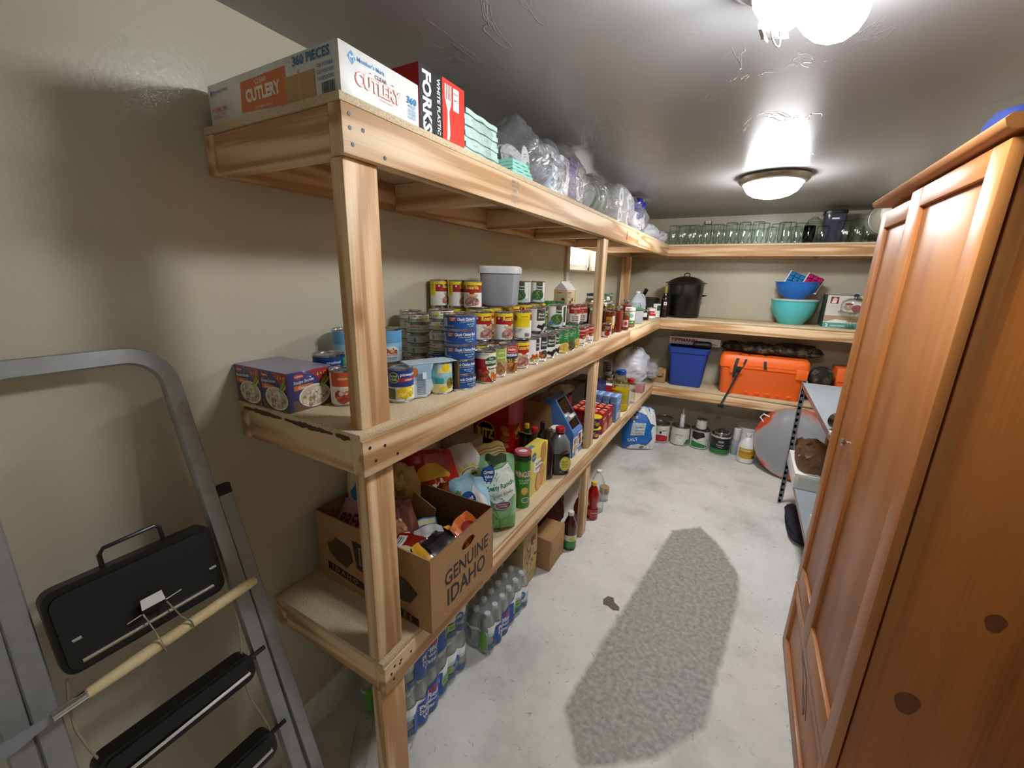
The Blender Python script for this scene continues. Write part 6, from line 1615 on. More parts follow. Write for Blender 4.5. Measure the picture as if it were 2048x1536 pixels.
# oil jug and friends
clear_mat('oil_plastic', (250, 248, 230), .9, .06)
M('cooking_oil', (206, 178, 30), .1, coat=.4)
ol = thing('oil_jug', 'large clear jug of yellow cooking oil with a blue cap', 'bottle', (.418, 2.62, Z1), math.radians(-60), 'bottles on the bottom shelf')
ol.scale = (1.1, 1.1, 1.08)
MB().lathe([(0, .002), (.058, .001), (.066, .01), (.067, .05), (.063, .06), (.067, .07), (.067, .17), (.06, .21), (.045, .245), (.026, .27), (.025, .285)], 'oil_plastic', 30).obj('bottle', ol)
MB().lathe([(0, .004), (.055, .003), (.064, .011), (.065, .05), (.061, .06), (.065, .07), (.065, .165), (.0, .165)], 'cooking_oil', 30).obj('contents', ol)
MB().lathe(cap(.03, .272, .034), M('cap_royal', (34, 72, 160), .35), 24).obj('cap', ol)
bottle('clear_bottle', 'clear squat bottle with a red cap beyond the oil jug', (.445, 2.86, Z1), [(0, .002), (.04, .001), (.046, .01), (.046, .12), (.036, .16), (.024, .18), (.023, .195)], 'pet', 'cap_red', cap(.027, .18, .035))
bottle('clear_bottle', 'hazy clear bottle holding dark scraps between oil jug and red cap bottle', (.44, 2.755, Z1), [(0, .002), (.03, .001), (.034, .01), (.034, .1), (.026, .13), (.02, .14)], 'milky_plastic', 'cap_white', cap(.021, .136, .015))
carton('sugar_box', 'small red and white box behind the oil jug', 'box', (.325, 2.56, Z1), (.08, .08, .215), .2, 'white_card', {'+x': [('r', -.04, .13, .04, .215, 'c8303c')], '-y': [('r', -.04, .13, .04, .215, 'c02c38')]})
for i, (x, y, h, m_, lab) in enumerate(((.33, 2.95, .25, 'cap_royal', 'tall clear jar with a navy lid behind the red cap bottle'), (.26, 2.78, .22, 'chrome', 'clear jar with a silver lid behind the oil jug'))):
    jar('storage_jar', lab, 'jar', (x, y, Z1), .05, h, .044, .5, M('grain', (190, 176, 150), .8), m_, .02)
can_kind('supplement', .042, .12, [(0, .8, '9a968c'), (.8, 1, '6a6864')], [('r', -.025, .03, .025, .09, '2c2c2c'), ('t', 'OATS', 0, .075, .012, .04, 'c8c8c4'), ('t', 'PLAIN', 0, .055, .009, .035, 'c8c8c4')])
jar('sealed_tub', 'wide sealed glass jar carrying a grey tin', 'jar', (.20, 2.98, Z1), .06, .20, .052, .7, 'grain', 'chrome', .02)
can('supplement', .20, 2.98, Z1 + .2008, -60, 'grey tin with a dark panel standing on a jar lid', g1)
bag('foil_bag', 'crumpled purple foil bag behind the light blue boxes', (.25, 2.50, Z1), (0, .1, -1.0), .17, .27, .09, M('purple_foil', (38, 34, 88), .28, coat=.5), [('t', 'CANDY', 0, .12, .03, .12, 'a8a0c8', {'rot': .4})], 70, wr=.009)
pk = carton('pudding_box', 'small pink box at the shelf corner near the trash bag', 'box', (.445, 3.27, Z1), (.07, .09, .085), 0, M('pink_card', (190, 130, 136), .4), {'+x': [('r', -.03, .02, .02, .06, '9a5058')]})
MB().box(-.036, .036, -.046, .046, .0865, .092, 'film').obj('film_lid', pk)
# white trash bag and clear bag in the corner
M('white_poly', (206, 208, 216), .4, coat=.2)
wbg = thing('white_plastic_bag', 'tall slumped white plastic bag in the shelf corner', 'plastic bag', (.27, 3.62, Z1), 0)
a = MB(); crumple(a, .34, .38, .36, 'white_poly', 77, .03, .3, 34, 24); a.obj('bag', wbg, sharp=180)
a = MB(); crumple(a, .1, .1, .16, 'film', 79, .02, .3); a.obj('clear_wrap', wbg, (.2, .03, .06), sharp=180)
# dark goods at the back of the bottom shelf, deep in shade
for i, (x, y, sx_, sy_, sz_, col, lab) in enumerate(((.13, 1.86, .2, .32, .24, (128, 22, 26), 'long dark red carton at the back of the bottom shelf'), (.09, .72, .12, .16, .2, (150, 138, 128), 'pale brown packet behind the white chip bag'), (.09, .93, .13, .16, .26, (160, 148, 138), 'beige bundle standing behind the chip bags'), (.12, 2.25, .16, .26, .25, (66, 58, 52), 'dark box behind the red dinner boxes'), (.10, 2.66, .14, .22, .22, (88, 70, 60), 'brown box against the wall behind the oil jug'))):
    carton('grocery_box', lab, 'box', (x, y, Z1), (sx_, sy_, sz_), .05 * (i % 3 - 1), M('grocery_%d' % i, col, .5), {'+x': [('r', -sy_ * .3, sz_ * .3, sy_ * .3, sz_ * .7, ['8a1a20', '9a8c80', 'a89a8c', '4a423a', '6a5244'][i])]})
for i, (x, y, z_, lab) in enumerate(((.30, 1.76, .0, 'white bread bag lying between the display carton and the wall'), (.10, 1.80, .24, 'pale foil bag lying on the dark red carton'), (.12, 1.95, .24, 'second pale foil bag on the dark red carton'))):
    bag('bread_bag', lab, (x, y, Z1 + z_), (.0, 1.2, .4 * i), .15, .16, .07, M('dull_white_%d' % i, [(168, 160, 150), (150, 140, 130), (176, 172, 166)][i], .5), [], 80 + i, wr=.008)
# ------------------------------------------------------------------ back run, bottom level
tb2 = thing('storage_tub', 'deep blue plastic storage tub with a rolled rim', 'storage tub', (.775, 3.905, Z1), BRZ)
M('tub_blue', (36, 66, 152), .42)
def rrect(w, d, r, n=5):
    return [(c[0], c[1]) for c in rounded(-w / 2, w / 2, -d / 2, d / 2, r, n)]
def loft(mb, secs, mat, cap0=True, cap1=False, smooth=True):
    n = len(secs[0][0]); vs = []
    for poly, z_ in secs:
        vs += [(p[0], p[1], z_) for p in poly]
    fs = []
    for j in range(len(secs) - 1):
        for i in range(n):
            k = (i + 1) % n
            fs.append((j * n + i, j * n + k, (j + 1) * n + k, (j + 1) * n + i))
    if cap0: fs.append(tuple(range(n))[::-1])
    if cap1: fs.append(tuple((len(secs) - 1) * n + i for i in range(n)))
    return mb.add(vs, fs, mat, smooth)
a = MB(); loft(a, [(rrect(.29, .30, .03), .002), (rrect(.355, .35, .035), .365), (rrect(.355, .35, .035), .366), (rrect(.345, .34, .03), .366), (rrect(.28, .29, .025), .008)], 'tub_blue', True, True); a.obj('tub', tb2)
a = MB(); loft(a, [(rrect(.36, .355, .036), .335), (rrect(.375, .37, .04), .34), (rrect(.39, .385, .045), .385), (rrect(.395, .39, .046), .392), (rrect(.385, .38, .044), .396), (rrect(.37, .365, .04), .385), (rrect(.355, .35, .035), .36)], 'tub_blue', False, False); a.obj('rim', tb2)
carton('marker_box', 'long white box with red lettering lying on the blue tub', 'box', (.80, 3.99, Z1 + .398), (.48, .12, .075), BRZ, 'white_card', {'-y': [('t', 'TIPPMANN', -.10, .045, .035, .25, 'a82430', {'b': .05}), ('t', '.68 CAL', .17, .02, .02, .1, '3a3a3a'), ('r', -.235, .005, .235, .012, 'c8c6c2')]})
bcs = thing('black_case', 'small black zip case on the blue tub before the white box', 'case', (.885, 3.85, Z1 + .398), BRZ)
a = MB(); a.box(-.085, .085, -.04, .05, 0, .052, 'black_rubber', .022); a.obj('shell', bcs)
MB().tube([(.085 * c, -.041, .03) for c in (-.7, .7)], .002, 'dark_tin', 6).obj('zip', bcs)
# lidless orange cooler with straps
oc = thing('orange_cooler', 'bright orange plastic chest with black straps and latch', 'cooler', (1.42, 3.885, Z1), BRZ)
M('orange_plastic', (252, 110, 36), .42, bump=.15, scale=180)
def cut(poly):
    return poly
a = MB()
loft(a, [(rrect(.64, .30, .05), .002), (rrect(.655, .315, .05), .02), (rrect(.69, .34, .05), .245), (rrect(.695, .345, .05), .25), (rrect(.675, .33, .05), .252)], 'orange_plastic', True, True); a.obj('body', oc)
a = MB()
loft(a, [(rrect(.70, .345, .05), .253), (rrect(.715, .36, .05), .262), (rrect(.715, .36, .05), .312), (rrect(.70, .345, .05), .355), (rrect(.67, .32, .05), .372), (rrect(.6, .26, .04), .376)], 'orange_plastic', True, True); lidc = a.obj('lid', oc)
a = MB()
a.box(-.355, -.245, -.196, -.172, .205, .30, 'orange_plastic', .008); a.obj('latch_boss', oc, (.09, 0, 0))
MB().box(-.235, -.175, -.204, -.194, .215, .275, 'black_rubber', .004).obj('latch', oc)
MB().box(.255, .345, -.192, -.174, .205, .30, 'orange_plastic', .008).obj('end_lug', oc)
a = MB(); a.box(-.13, .25, -.184, -.176, .285, .305, 'orange_plastic', .003); a.obj('lid_lip', lidc)
for i in range(5):
    MB().box(-.12 + i * .085, -.08 + i * .085, -.172, -.166, .03, .05, 'orange_plastic', .002).obj('rib', oc)
def strap(pts, w_, nm, par):
    m = MB(); P = [Vector(p) for p in pts]
    vs, fs = [], []
    for p in P:
        vs += [p + Vector((-w_ / 2, 0, 0)), p + Vector((w_ / 2, 0, 0)), p + Vector((w_ / 2, .003, .001)), p + Vector((-w_ / 2, .003, .001))]
    for i in range(len(P) - 1):
        for k in range(4):
            k2 = (k + 1) % 4
            fs.append((i * 4 + k, i * 4 + k2, (i + 1) * 4 + k2, (i + 1) * 4 + k))
    m.add(vs, fs, 'black_rubber'); return m.obj(nm, par)
strap([(-.19, -.1, .379), (-.205, -.165, .364), (-.215, -.19, .318), (-.222, -.208, .275), (-.222, -.208, .17)], .026, 'strap', oc)
strap([(.01, -.06, .379), (.01, -.165, .364), (.012, -.186, .315), (.02, -.192, .27)], .024, 'strap', oc)
strap([(-.12, -.1, .380), (-.135, -.165, .366), (-.15, -.19, .312), (-.20, -.21, .18), (-.25, -.222, .02), (-.29, -.268, -.088)], .018, 'tie_down', oc)
MB().box(-.315, -.265, -.285, -.268, -.12, -.088, 'black_rubber', .004).obj('hook', oc)
# camouflage gear on the chest
def camo():
    m, nt, ln, p = nodes_of('camo_cloth')
    tc = nt.new('ShaderNodeTexCoord'); n = nt.new('ShaderNodeTexNoise'); n.inputs['Scale'].default_value = 13; n.inputs['Detail'].default_value = 2
    ln.new(tc.outputs['Object'], n.inputs['Vector'])
    rp = ramp(nt, [(.4, (30, 28, 24)), (.47, (62, 55, 42)), (.56, (100, 90, 68)), (.62, (46, 40, 32))]); rp.color_ramp.interpolation = 'CONSTANT'
    ln.new(n.outputs['Fac'], rp.inputs['Fac']); ln.new(rp.outputs['Color'], p.inputs['Base Color']); p.inputs['Roughness'].default_value = .9
    MATS['camo_cloth'] = m
camo()
for i, (x, y, z_, d_, lab) in enumerate(((1.36, 3.92, .379, (.3, .22, .10), 'camouflage jacket bundle on the orange chest beside the strap'), (1.66, 3.93, .379, (.42, .22, .11), 'long camouflage roll lying on the orange chest'), (1.16, 3.97, .379, (.2, .16, .09), 'dark camouflage bundle on the chest end by the blue tub'))):
    t = thing('camo_bundle', lab, 'clothing', (x, y, Z1 + z_), .1 * i, 'camouflage gear on the back shelf')
    a = MB(); crumple(a, *d_, 'camo_cloth', 90 + i, .02, .2); a.obj('cloth', t, sharp=180)
cp = thing('camo_hat', 'camouflage baseball cap perched at the orange chest corner', 'cap', (1.865, 3.80, Z1 + .22), rot=(.5, 0, .2))
a = MB(); a.lathe([(.088, 0), (.092, .03), (.084, .07), (.06, .098), (.02, .108), (0, .109)], 'camo_cloth', 26); a.obj('crown', cp)
a = MB(); a.prism([(.075 * math.cos(t_), -.07 + .075 * math.sin(t_) * 1.1) for t_ in [math.pi + math.pi * i / 14 for i in range(15)]], .004, M('cap_olive', (60, 64, 60), .8)); a.obj('brim', cp, (0, 0, .002), (.35, 0, 0))
bk = thing('gear_bag', 'black gear bag at the end of the orange chest', 'bag', (1.885, 3.90, Z1), .1)
a = MB(); crumple(a, .17, .26, .215, 'black_rubber', 95, .012, .1); a.obj('bag', bk, sharp=180)
oxb = carton('orange_case', 'small orange plastic case on the back shelf behind the camouflage cap', 'case', (2.055, 3.93, Z1), (.16, .2, .33), .05, 'orange_plastic', {'-y': [('r', -.06, .2, .06, .21, 'a84014')]}, bev=.012)
MB().box(-.02, .02, -.112, -.1, .24, .3, 'black_plastic', .003).obj('latch', oxb)
crt = thing('open_carton', 'low brown carton with a raised flap beside the grey metal shelves', 'cardboard box', (1.985, 3.74, Z1))
a = MB(); a.box(-.1, .13, -.05, .05, .001, .12, 'cardboard'); a.obj('box', crt)
a = MB(); a.prism([(-.11, 0), (.12, 0), (.10, .09), (-.07, .09)], .003, 'cardboard', lambda u, v, h: (u, -.05 - v * .6, .12 + v * .6 + h)); a.obj('flap', crt)
carton('amazon_box', 'small brown shipping box with an arrow mark beside the tub', 'box', (.52, 3.82, Z1), (.13, .12, .14), BRZ, 'cardboard', {'-y': [('p', [(-.03, .075), (.02, .07), (.028, .085), (.036, .06), (.01, .058), (-.02, .064)], '3a2c1e'), ('p', [(.03, .1), (.045, .1), (.045, .06), (.04, .06), (.038, .094), (.03, .094)], '3a2c1e')], '+z': [('r', -.06, -.02, .06, .02, 'c8b494')]})

# ------------------------------------------------------------------ floor below the back shelf
def paint_can(label, loc, band, rz=0., R=.092, H=.2, logo=None, extra=()):
    t = thing('paint_can', label, 'paint can', loc, rz, 'paint cans on the floor')
    MB().lathe([(0, .004), (R - .004, .004), (R - .002, 0), (R, .003), (R - .0015, .008), (R - .0015, H - .008), (R + .001, H - .004), (R, H), (R - .006, H), (R - .008, H - .006)], 'tin', 36).obj('body', t)
    MB().lathe([(R - .008, H - .006), (R - .016, H - .004), (R - .022, H - .01), (0, H - .01)], 'tin', 36).obj('lid', t)
    p = MB(); p.lathe([(R - .001, .012), (R - .001, H - .012)], ink('d9d8d2'), 40)
    p.prints(band, on_cyl(R - .0008), du=.01); p.obj('label', t)
    MB().tube([(0, -R - .002, H * .75), (R * .7, -R * .75, H * .5), (R + .004, 0, H * .42), (R * .7, R * .75, H * .5), (0, R + .002, H * .75)], .0016, 'tin', 6).obj('bail_handle', t)
    return t
fpz = 0.0006
paint_can('paint can with a red swoosh label near the blue salt bag', (.60, 3.80, fpz), [('p', [(-.08, .02), (.085, .02), (.085, .075), (.02, .095), (-.03, .092), (-.08, .07)], 'b8262a'), ('e', .0, .12, .012, .014, '2a2a2a'), ('t', 'PAINT', .045, .14, .016, .06, '5a5a5a')], math.radians(-80))
paint_can('paint can carrying a spray bottle, mostly white label', (.795, 3.83, fpz), [('p', [(.04, .02), (.11, .02), (.11, .07), (.07, .075)], '2f7a3c'), ('r', -.04, .05, .02, .09, 'e6e6e2'), ('t', 'SEMI GLOSS', -.01, .12, .012, .08, '6a6a6a')], math.radians(-82))
paint_can('paint can with a dark drip and green base carrying a small tin', (.985, 3.845, fpz), [('p', [(-.085, .02), (.06, .02), (.06, .05), (.0, .07), (-.085, .085)], '2f7a3c'), ('p', [(-.085, .185), (.03, .185), (.05, .14), (.0, .12), (-.03, .1), (-.085, .115)], '17191a'), ('r', .065, .03, .08, .045, '222222')], math.radians(-85))
pc4 = paint_can('dark paint can with a green band at its foot', (1.18, 3.80, fpz), [('r', -.13, .012, .13, .06, '2f7a3c'), ('r', -.13, .06, .13, .178, '1c2020'), ('t', 'Exterior', .0, .105, .014, .1, 'c8ccc8'), ('t', 'Paint', .0, .085, .012, .06, 'c8ccc8'), ('r', -.02, .13, .03, .15, '8a8e8a')], math.radians(-88))
ct2 = paint_can('silver topped paint can stacked behind the salt bag', (.60, 4.01, fpz), [], math.radians(-80))
MB_ = thing('quart_can', 'small pale quart tin standing on the dripped paint can', 'paint can', (.985, 3.845, fpz + .2005), 0, 'paint cans on the floor')
MB().lathe([(0, .001), (.05, .001), (.051, .005), (.051, .098), (.049, .102), (.045, .1), (0, .098)], 'tin', 30).obj('body', MB_)
p = MB(); p.lathe([(.0512, .008), (.0512, .094)], ink('cfcfc8'), 30); p.prints([('r', -.03, .02, .03, .08, 'dcdcd6'), ('t', 'PRIMER', 0, .065, .01, .05, '6a6a6a'), ('r', -.03, .03, .03, .034, '8a8a86')], on_cyl(.0514), du=.008); p.obj('label', MB_)
sb = thing('caulk_tube', 'white pointed caulk tube standing on a paint can', 'caulk tube', (.80, 3.83, fpz + .1915))
MB().lathe([(0, .001), (.024, .001), (.024, .13), (.02, .135), (.008, .137), (.004, .20), (0, .201)], 'white_plastic', 20).obj('tube', sb)
p = MB(); p.prints([('r', -.02, .03, .02, .1, 'c8c8c4'), ('r', -.02, .1, .02, .11, 'a89a58')], on_cyl(.0243), du=.005); p.obj('label', sb)
st_ = thing('screw_cap_tin', 'steel round tin sitting on the dark paint can', 'tin', (1.18, 3.80, fpz + .1905))
MB().lathe([(0, .001), (.07, .001), (.072, .008), (.072, .03), (.068, .036), (0, .038)], 'tin', 32).obj('body', st_)
MB().lathe([(.03, .038), (.03, .05), (.028, .054), (0, .055)], 'dark_tin', 24).obj('cap', st_)
wbt = bottle('spray_bottle', 'slim clear bottle with a tall white cap by the white jug', (1.315, 3.84, fpz), [(0, .002), (.034, .001), (.037, .006), (.037, .13), (.03, .15), (.03, .155)], 'milky_plastic', 'cap_white', cap(.032, .15, .12), [('r', -.03, .03, .03, .1, 'b07a5a')], .037, M('brown_fluid', (110, 70, 44), .3), .09, group='bottles on the floor')
jg2 = thing('cleaner_jug', 'white jug with a mustard yellow label on the floor', 'jug', (1.41, 3.69, fpz), math.radians(-80), 'bottles on the floor')
MB().lathe([(0, .002), (.06, .001), (.072, .012), (.075, .05), (.074, .16), (.062, .2), (.036, .235), (.02, .25), (.02, .265)], 'white_plastic', 32).obj('bottle', jg2)
MB().tube([(0, .035, .235), (0, .062, .225), (0, .076, .195), (0, .074, .165)], .010, 'white_plastic', 10).obj('handle', jg2)
MB().lathe(cap(.022, .258, .026), 'cap_white', 22).obj('cap', jg2)
p = MB(); p.prints([('r', -.085, .055, .085, .155, 'c89a24'), ('r', -.085, .1, .085, .125, 'b8841c'), ('t', 'CLEANER', -.02, .135, .014, .09, 'f0e0a8'), ('r', .04, .065, .07, .085, '3a3020')], on_cyl(.0758), du=.008); p.obj('label', jg2)
gbk = thing('white_bucket', 'grey-white bucket in the shade behind the yellow labelled jug', 'bucket', (1.44, 3.95, fpz))
MB().lathe([(0, .003), (.105, .003), (.125, .24), (.13, .24), (.13, .265), (.12, .265), (.10, .01), (0, .008)], 'white_plastic', 34).obj('pail', gbk)
MB().lathe([(.118, .266), (.134, .267), (.135, .285), (0, .287)], 'white_plastic', 34).obj('lid', gbk)
bg2 = thing('blue_bucket', 'small blue pail on the floor behind the round sled', 'bucket', (1.62, 3.72, fpz))
MB().lathe([(0, .003), (.07, .003), (.085, .16), (.089, .16), (.089, .17), (.08, .17), (.068, .01), (0, .008)], 'tub_blue', 30).obj('pail', bg2)
# big blue and white salt bag slumped against the shelf post
sb2 = bag('salt_bag', 'large blue and white salt sack slumped on the floor', (.455, 3.43, .0), (0, -.18, math.radians(-62)), .34, .45, .15, M('salt_blue', (28, 104, 178), .32, coat=.3), [('p', [(-.165, .44), (.165, .44), (.165, .25), (.10, .28), (.06, .36), (-.05, .40), (-.165, .39)], 'e4e6e8'), ('p', [(.165, .26), (.165, .0), (.08, .0), (.06, .05), (.12, .12), (.105, .2), (.12, .25)], 'e4e6e8'), ('p', [(-.14, .0), (.10, .0), (.06, .05), (-.02, .07), (-.1, .05)], 'e4e6e8'), ('r', -.10, .31, -.03, .36, '3a4a58'), ('r', -.097, .314, -.033, .356, '9ab0c0'), ('p', [(-.10, .15), (.03, .16), (.05, .28), (-.08, .28)], 'b8c0c8'), ('t', 'SALT', -.08, .11, .03, .1, 'cfe0ee', {'rot': .2}), ('e', .02, .03, .022, .018, '2f8a50'), ('r', -.06, .17, .02, .18, '8a929a'), ('r', -.05, .2, .03, .21, '8a929a'), ('r', -.05, .23, .03, .24, '8a929a')], 101, cat='salt bag', wr=.012, group=None, bulge_lo=.15)

# ------------------------------------------------------------------ round sled leaning on the metal shelves
sd = thing('saucer_sled', 'round grey plastic saucer sled with red painted edge leaning upright', 'sled', (1.735, 3.50, .325), rot=(0, 0, 0))
dirn = Vector((-.38, -.88, .22)).normalized()
sd.rotation_euler = dirn.to_track_quat('Z', 'Y').to_euler()
m, nt, ln, pp = nodes_of('sled_plastic')
tc = nt.new('ShaderNodeTexCoord'); n_ = nt.new('ShaderNodeTexNoise'); n_.inputs['Scale'].default_value = 3.2; n_.inputs['Detail'].default_value = 3
ln.new(tc.outputs['Object'], n_.inputs['Vector'])
gr = nt.new('ShaderNodeVectorMath'); gr.operation = 'LENGTH'; ln.new(tc.outputs['Object'], gr.inputs[0])
ad = nt.new('ShaderNodeMath'); ad.operation = 'MULTIPLY_ADD'; ad.inputs[1].default_value = .42; ln.new(n_.outputs['Fac'], ad.inputs[0]); ln.new(gr.outputs['Value'], ad.inputs[2])
rp = ramp(nt, [(.46, (150, 152, 158)), (.50, (176, 150, 140)), (.535, (196, 76, 44))]); ln.new(ad.outputs[0], rp.inputs['Fac']); ln.new(rp.outputs['Color'], pp.inputs['Base Color'])
pp.inputs['Roughness'].default_value = .25; MATS['sled_plastic'] = m
a = MB(); a.lathe([(0, .055), (.12, .048), (.22, .025), (.285, 0), (.305, -.004), (.315, .004), (.308, .012), (.285, .008), (.22, .033), (.12, .056), (0, .063)], 'sled_plastic', 56); a.obj('dish', sd)
for an in (2.6, 5.6):
    MB().tube([(.29 * math.cos(an - .12), .29 * math.sin(an - .12), .008), (.335 * math.cos(an - .06), .335 * math.sin(an - .06), .018), (.335 * math.cos(an + .06), .335 * math.sin(an + .06), .018), (.29 * math.cos(an + .12), .29 * math.sin(an + .12), .008)], .006, 'white_plastic', 8).obj('grip', sd)

# ------------------------------------------------------------------ grey metal shelf rack behind the wardrobe
mr = thing('metal_rack', 'grey bolted metal shelf rack between wardrobe and back shelves', 'shelf rack', (0, 0, 0))
RX0, RX1, RY0, RY1 = 1.645, 2.06, 1.50, 2.98
hol = []
for (lx, ly, sx_, sy_) in ((RX0, RY1, 1, -1), (RX1, RY1, -1, -1), (RX0, RY0, 1, 1), (RX1, RY0, -1, 1)):
    lg = bpy.data.objects.new('leg', None); COL.objects.link(lg); lg.parent = mr
    a = MB()
    # slotted angle: one flange in each direction, slots cut as gaps between rungs
    zt_ = .985
    def flange(ax):
        for w0, w1 in ((0, .010), (.022, .034)):
            if ax == 'x': a.box(min(lx, lx + sx_ * w0, lx + sx_ * w1) if w0 else min(lx, lx + sx_ * w1), max(lx + sx_ * w0, lx + sx_ * w1), min(ly, ly + sy_ * .002), max(ly, ly + sy_ * .002), .001, zt_, 'galvanised')
            else: a.box(min(lx, lx + sx_ * .002), max(lx, lx + sx_ * .002), min(ly + sy_ * w0, ly + sy_ * w1), max(ly + sy_ * w0, ly + sy_ * w1), .001, zt_, 'galvanised')
        z_ = .001
        while z_ < zt_ - .02:
            if ax == 'x': a.box(min(lx + sx_ * .008, lx + sx_ * .024), max(lx + sx_ * .008, lx + sx_ * .024), min(ly, ly + sy_ * .002), max(ly, ly + sy_ * .002), z_, z_ + .022, 'galvanised')
            else: a.box(min(lx, lx + sx_ * .002), max(lx, lx + sx_ * .002), min(ly + sy_ * .008, ly + sy_ * .024), max(ly + sy_ * .008, ly + sy_ * .024), z_, z_ + .022, 'galvanised')
            z_ += .048
    flange('x'); flange('y')
    a.obj('slotted_angle', lg)
for z_ in (.975, .40):
    s_ = MB()
    s_.box(RX0 + .003, RX1 - .003, RY0 + .003, RY1 - .003, z_ - .003, z_, 'shelf_grey')
    for yy in (RY0 + .003, RY1 - .005):
        s_.box(RX0 + .003, RX1 - .003, yy, yy + .002, z_ - .034, z_ - .003, 'shelf_grey')
    for xx in (RX0 + .003, RX1 - .005):
        s_.box(xx, xx + .002, RY0 + .003, RY1 - .003, z_ - .034, z_ - .003, M('rack_edge', (150, 118, 112), .4, .3))
    s_.obj('shelf', mr)
# things on the rack
tp = thing('tape_dispenser', 'black tape dispenser on the top of the metal rack', 'tape dispenser', (1.69, 1.86, .9755), .4)
a = MB(); a.X = Matrix.Translation((0, 0, .042)) @ Matrix.Rotation(math.pi / 2, 4, 'X')
a.lathe([(.026, -.022), (.042, -.022), (.042, .022), (.026, .022), (.026, -.022)], 'black_plastic', 26, smooth=True); a.obj('roll', tp)
MB().box(.02, .09, -.02, .02, .0005, .05, 'black_plastic', .006).obj('handle', tp)
MB().box(.03, .085, -.022, .022, .0505, .056, M('lime', (176, 204, 120), .5), .002).obj('green_label', tp)
rg = thing('paper_pad', 'cream paper pad on the metal rack beside the tape dispenser', 'paper', (1.75, 1.66, .9755), .2)
MB().box(-.09, .09, -.12, .12, .0005, .02, M('cream_pad', (206, 202, 178), .7), .002).obj('pages', rg)
pbx2 = carton('white_box', 'low white carton on the middle rack shelf holding a paper bag', 'box', (1.735, 2.60, .4008), (.20, .44, .10), 0.0, 'white_card', {'-y': [('r', -.08, .02, .08, .08, 'd8d8d4')]})
pbg = thing('paper_bag', 'crumpled brown paper bag open on top of the white carton', 'paper bag', (1.735, 2.58, .5015), 0)
speckle_mat('kraft', (142, 108, 74), (130, 96, 64), (116, 84, 54), scale=60, rough=.8)
def bagw(p_, q_):
    th = p_ * 2 * math.pi
    k = 1 / ((abs(math.cos(th)) ** 4 + abs(math.sin(th)) ** 4) ** .25)
    nz = noise.noise(Vector((math.cos(th) * 3, math.sin(th) * 3, q_ * 4)))
    return ((.085 + .012 * q_) * k * math.cos(th) + .02 * nz * q_, (.17 + .02 * q_) * k * math.sin(th) + .02 * nz * q_, .001 + q_ * .12 * (1 + .5 * nz))
a = MB(); a.grid(bagw, 30, 8, 'kraft'); a.grid(lambda p_, q_: (.084 * (q_ + .01) * math.cos(p_ * 6.2832), .165 * (q_ + .01) * math.sin(p_ * 6.2832), .002), 20, 2, 'kraft'); a.obj('bag', pbg, sharp=180)
lc = carton('leaning_card', 'brown card panel leaning on the rack behind the paper bag', 'cardboard', (1.93, 2.85, .4008), (.20, .03, .42), .2, 'cardboard', {'-y': [('r', -.06, .1, -.055, .34, '7a5a3c')]})
pp_ = thing('paper_sheet', 'folded white paper sheet on the middle rack shelf', 'paper', (1.70, 1.98, .4008), .3)
a = MB(); a.prism([(-.06, 0), (.06, 0), (.05, .10), (-.03, .08)], .001, 'white_card', lambda u, v, h: (.02 + v * .3 + h, u, .001 + v)); a.obj('sheet', pp_)
hb = carton('white_pack', 'white printed pack on the middle rack shelf nearest the wardrobe', 'box', (1.76, 1.72, .4008), (.2, .2, .12), .1, M('ivory', (206, 204, 188), .6), {'+x': [('r', -.08, .03, .08, .09, 'b8b6a0')], '-y': [('r', -.08, .03, .08, .09, 'b8b6a0')]})
nb = thing('navy_bag', 'dark blue rounded bag under the metal rack', 'bag', (1.775, 2.62, .001))
a = MB(); crumple(a, .2, .5, .095, M('navy_cloth', (28, 30, 54), .7), 111, .012, .1); a.obj('cloth', nb, sharp=180)

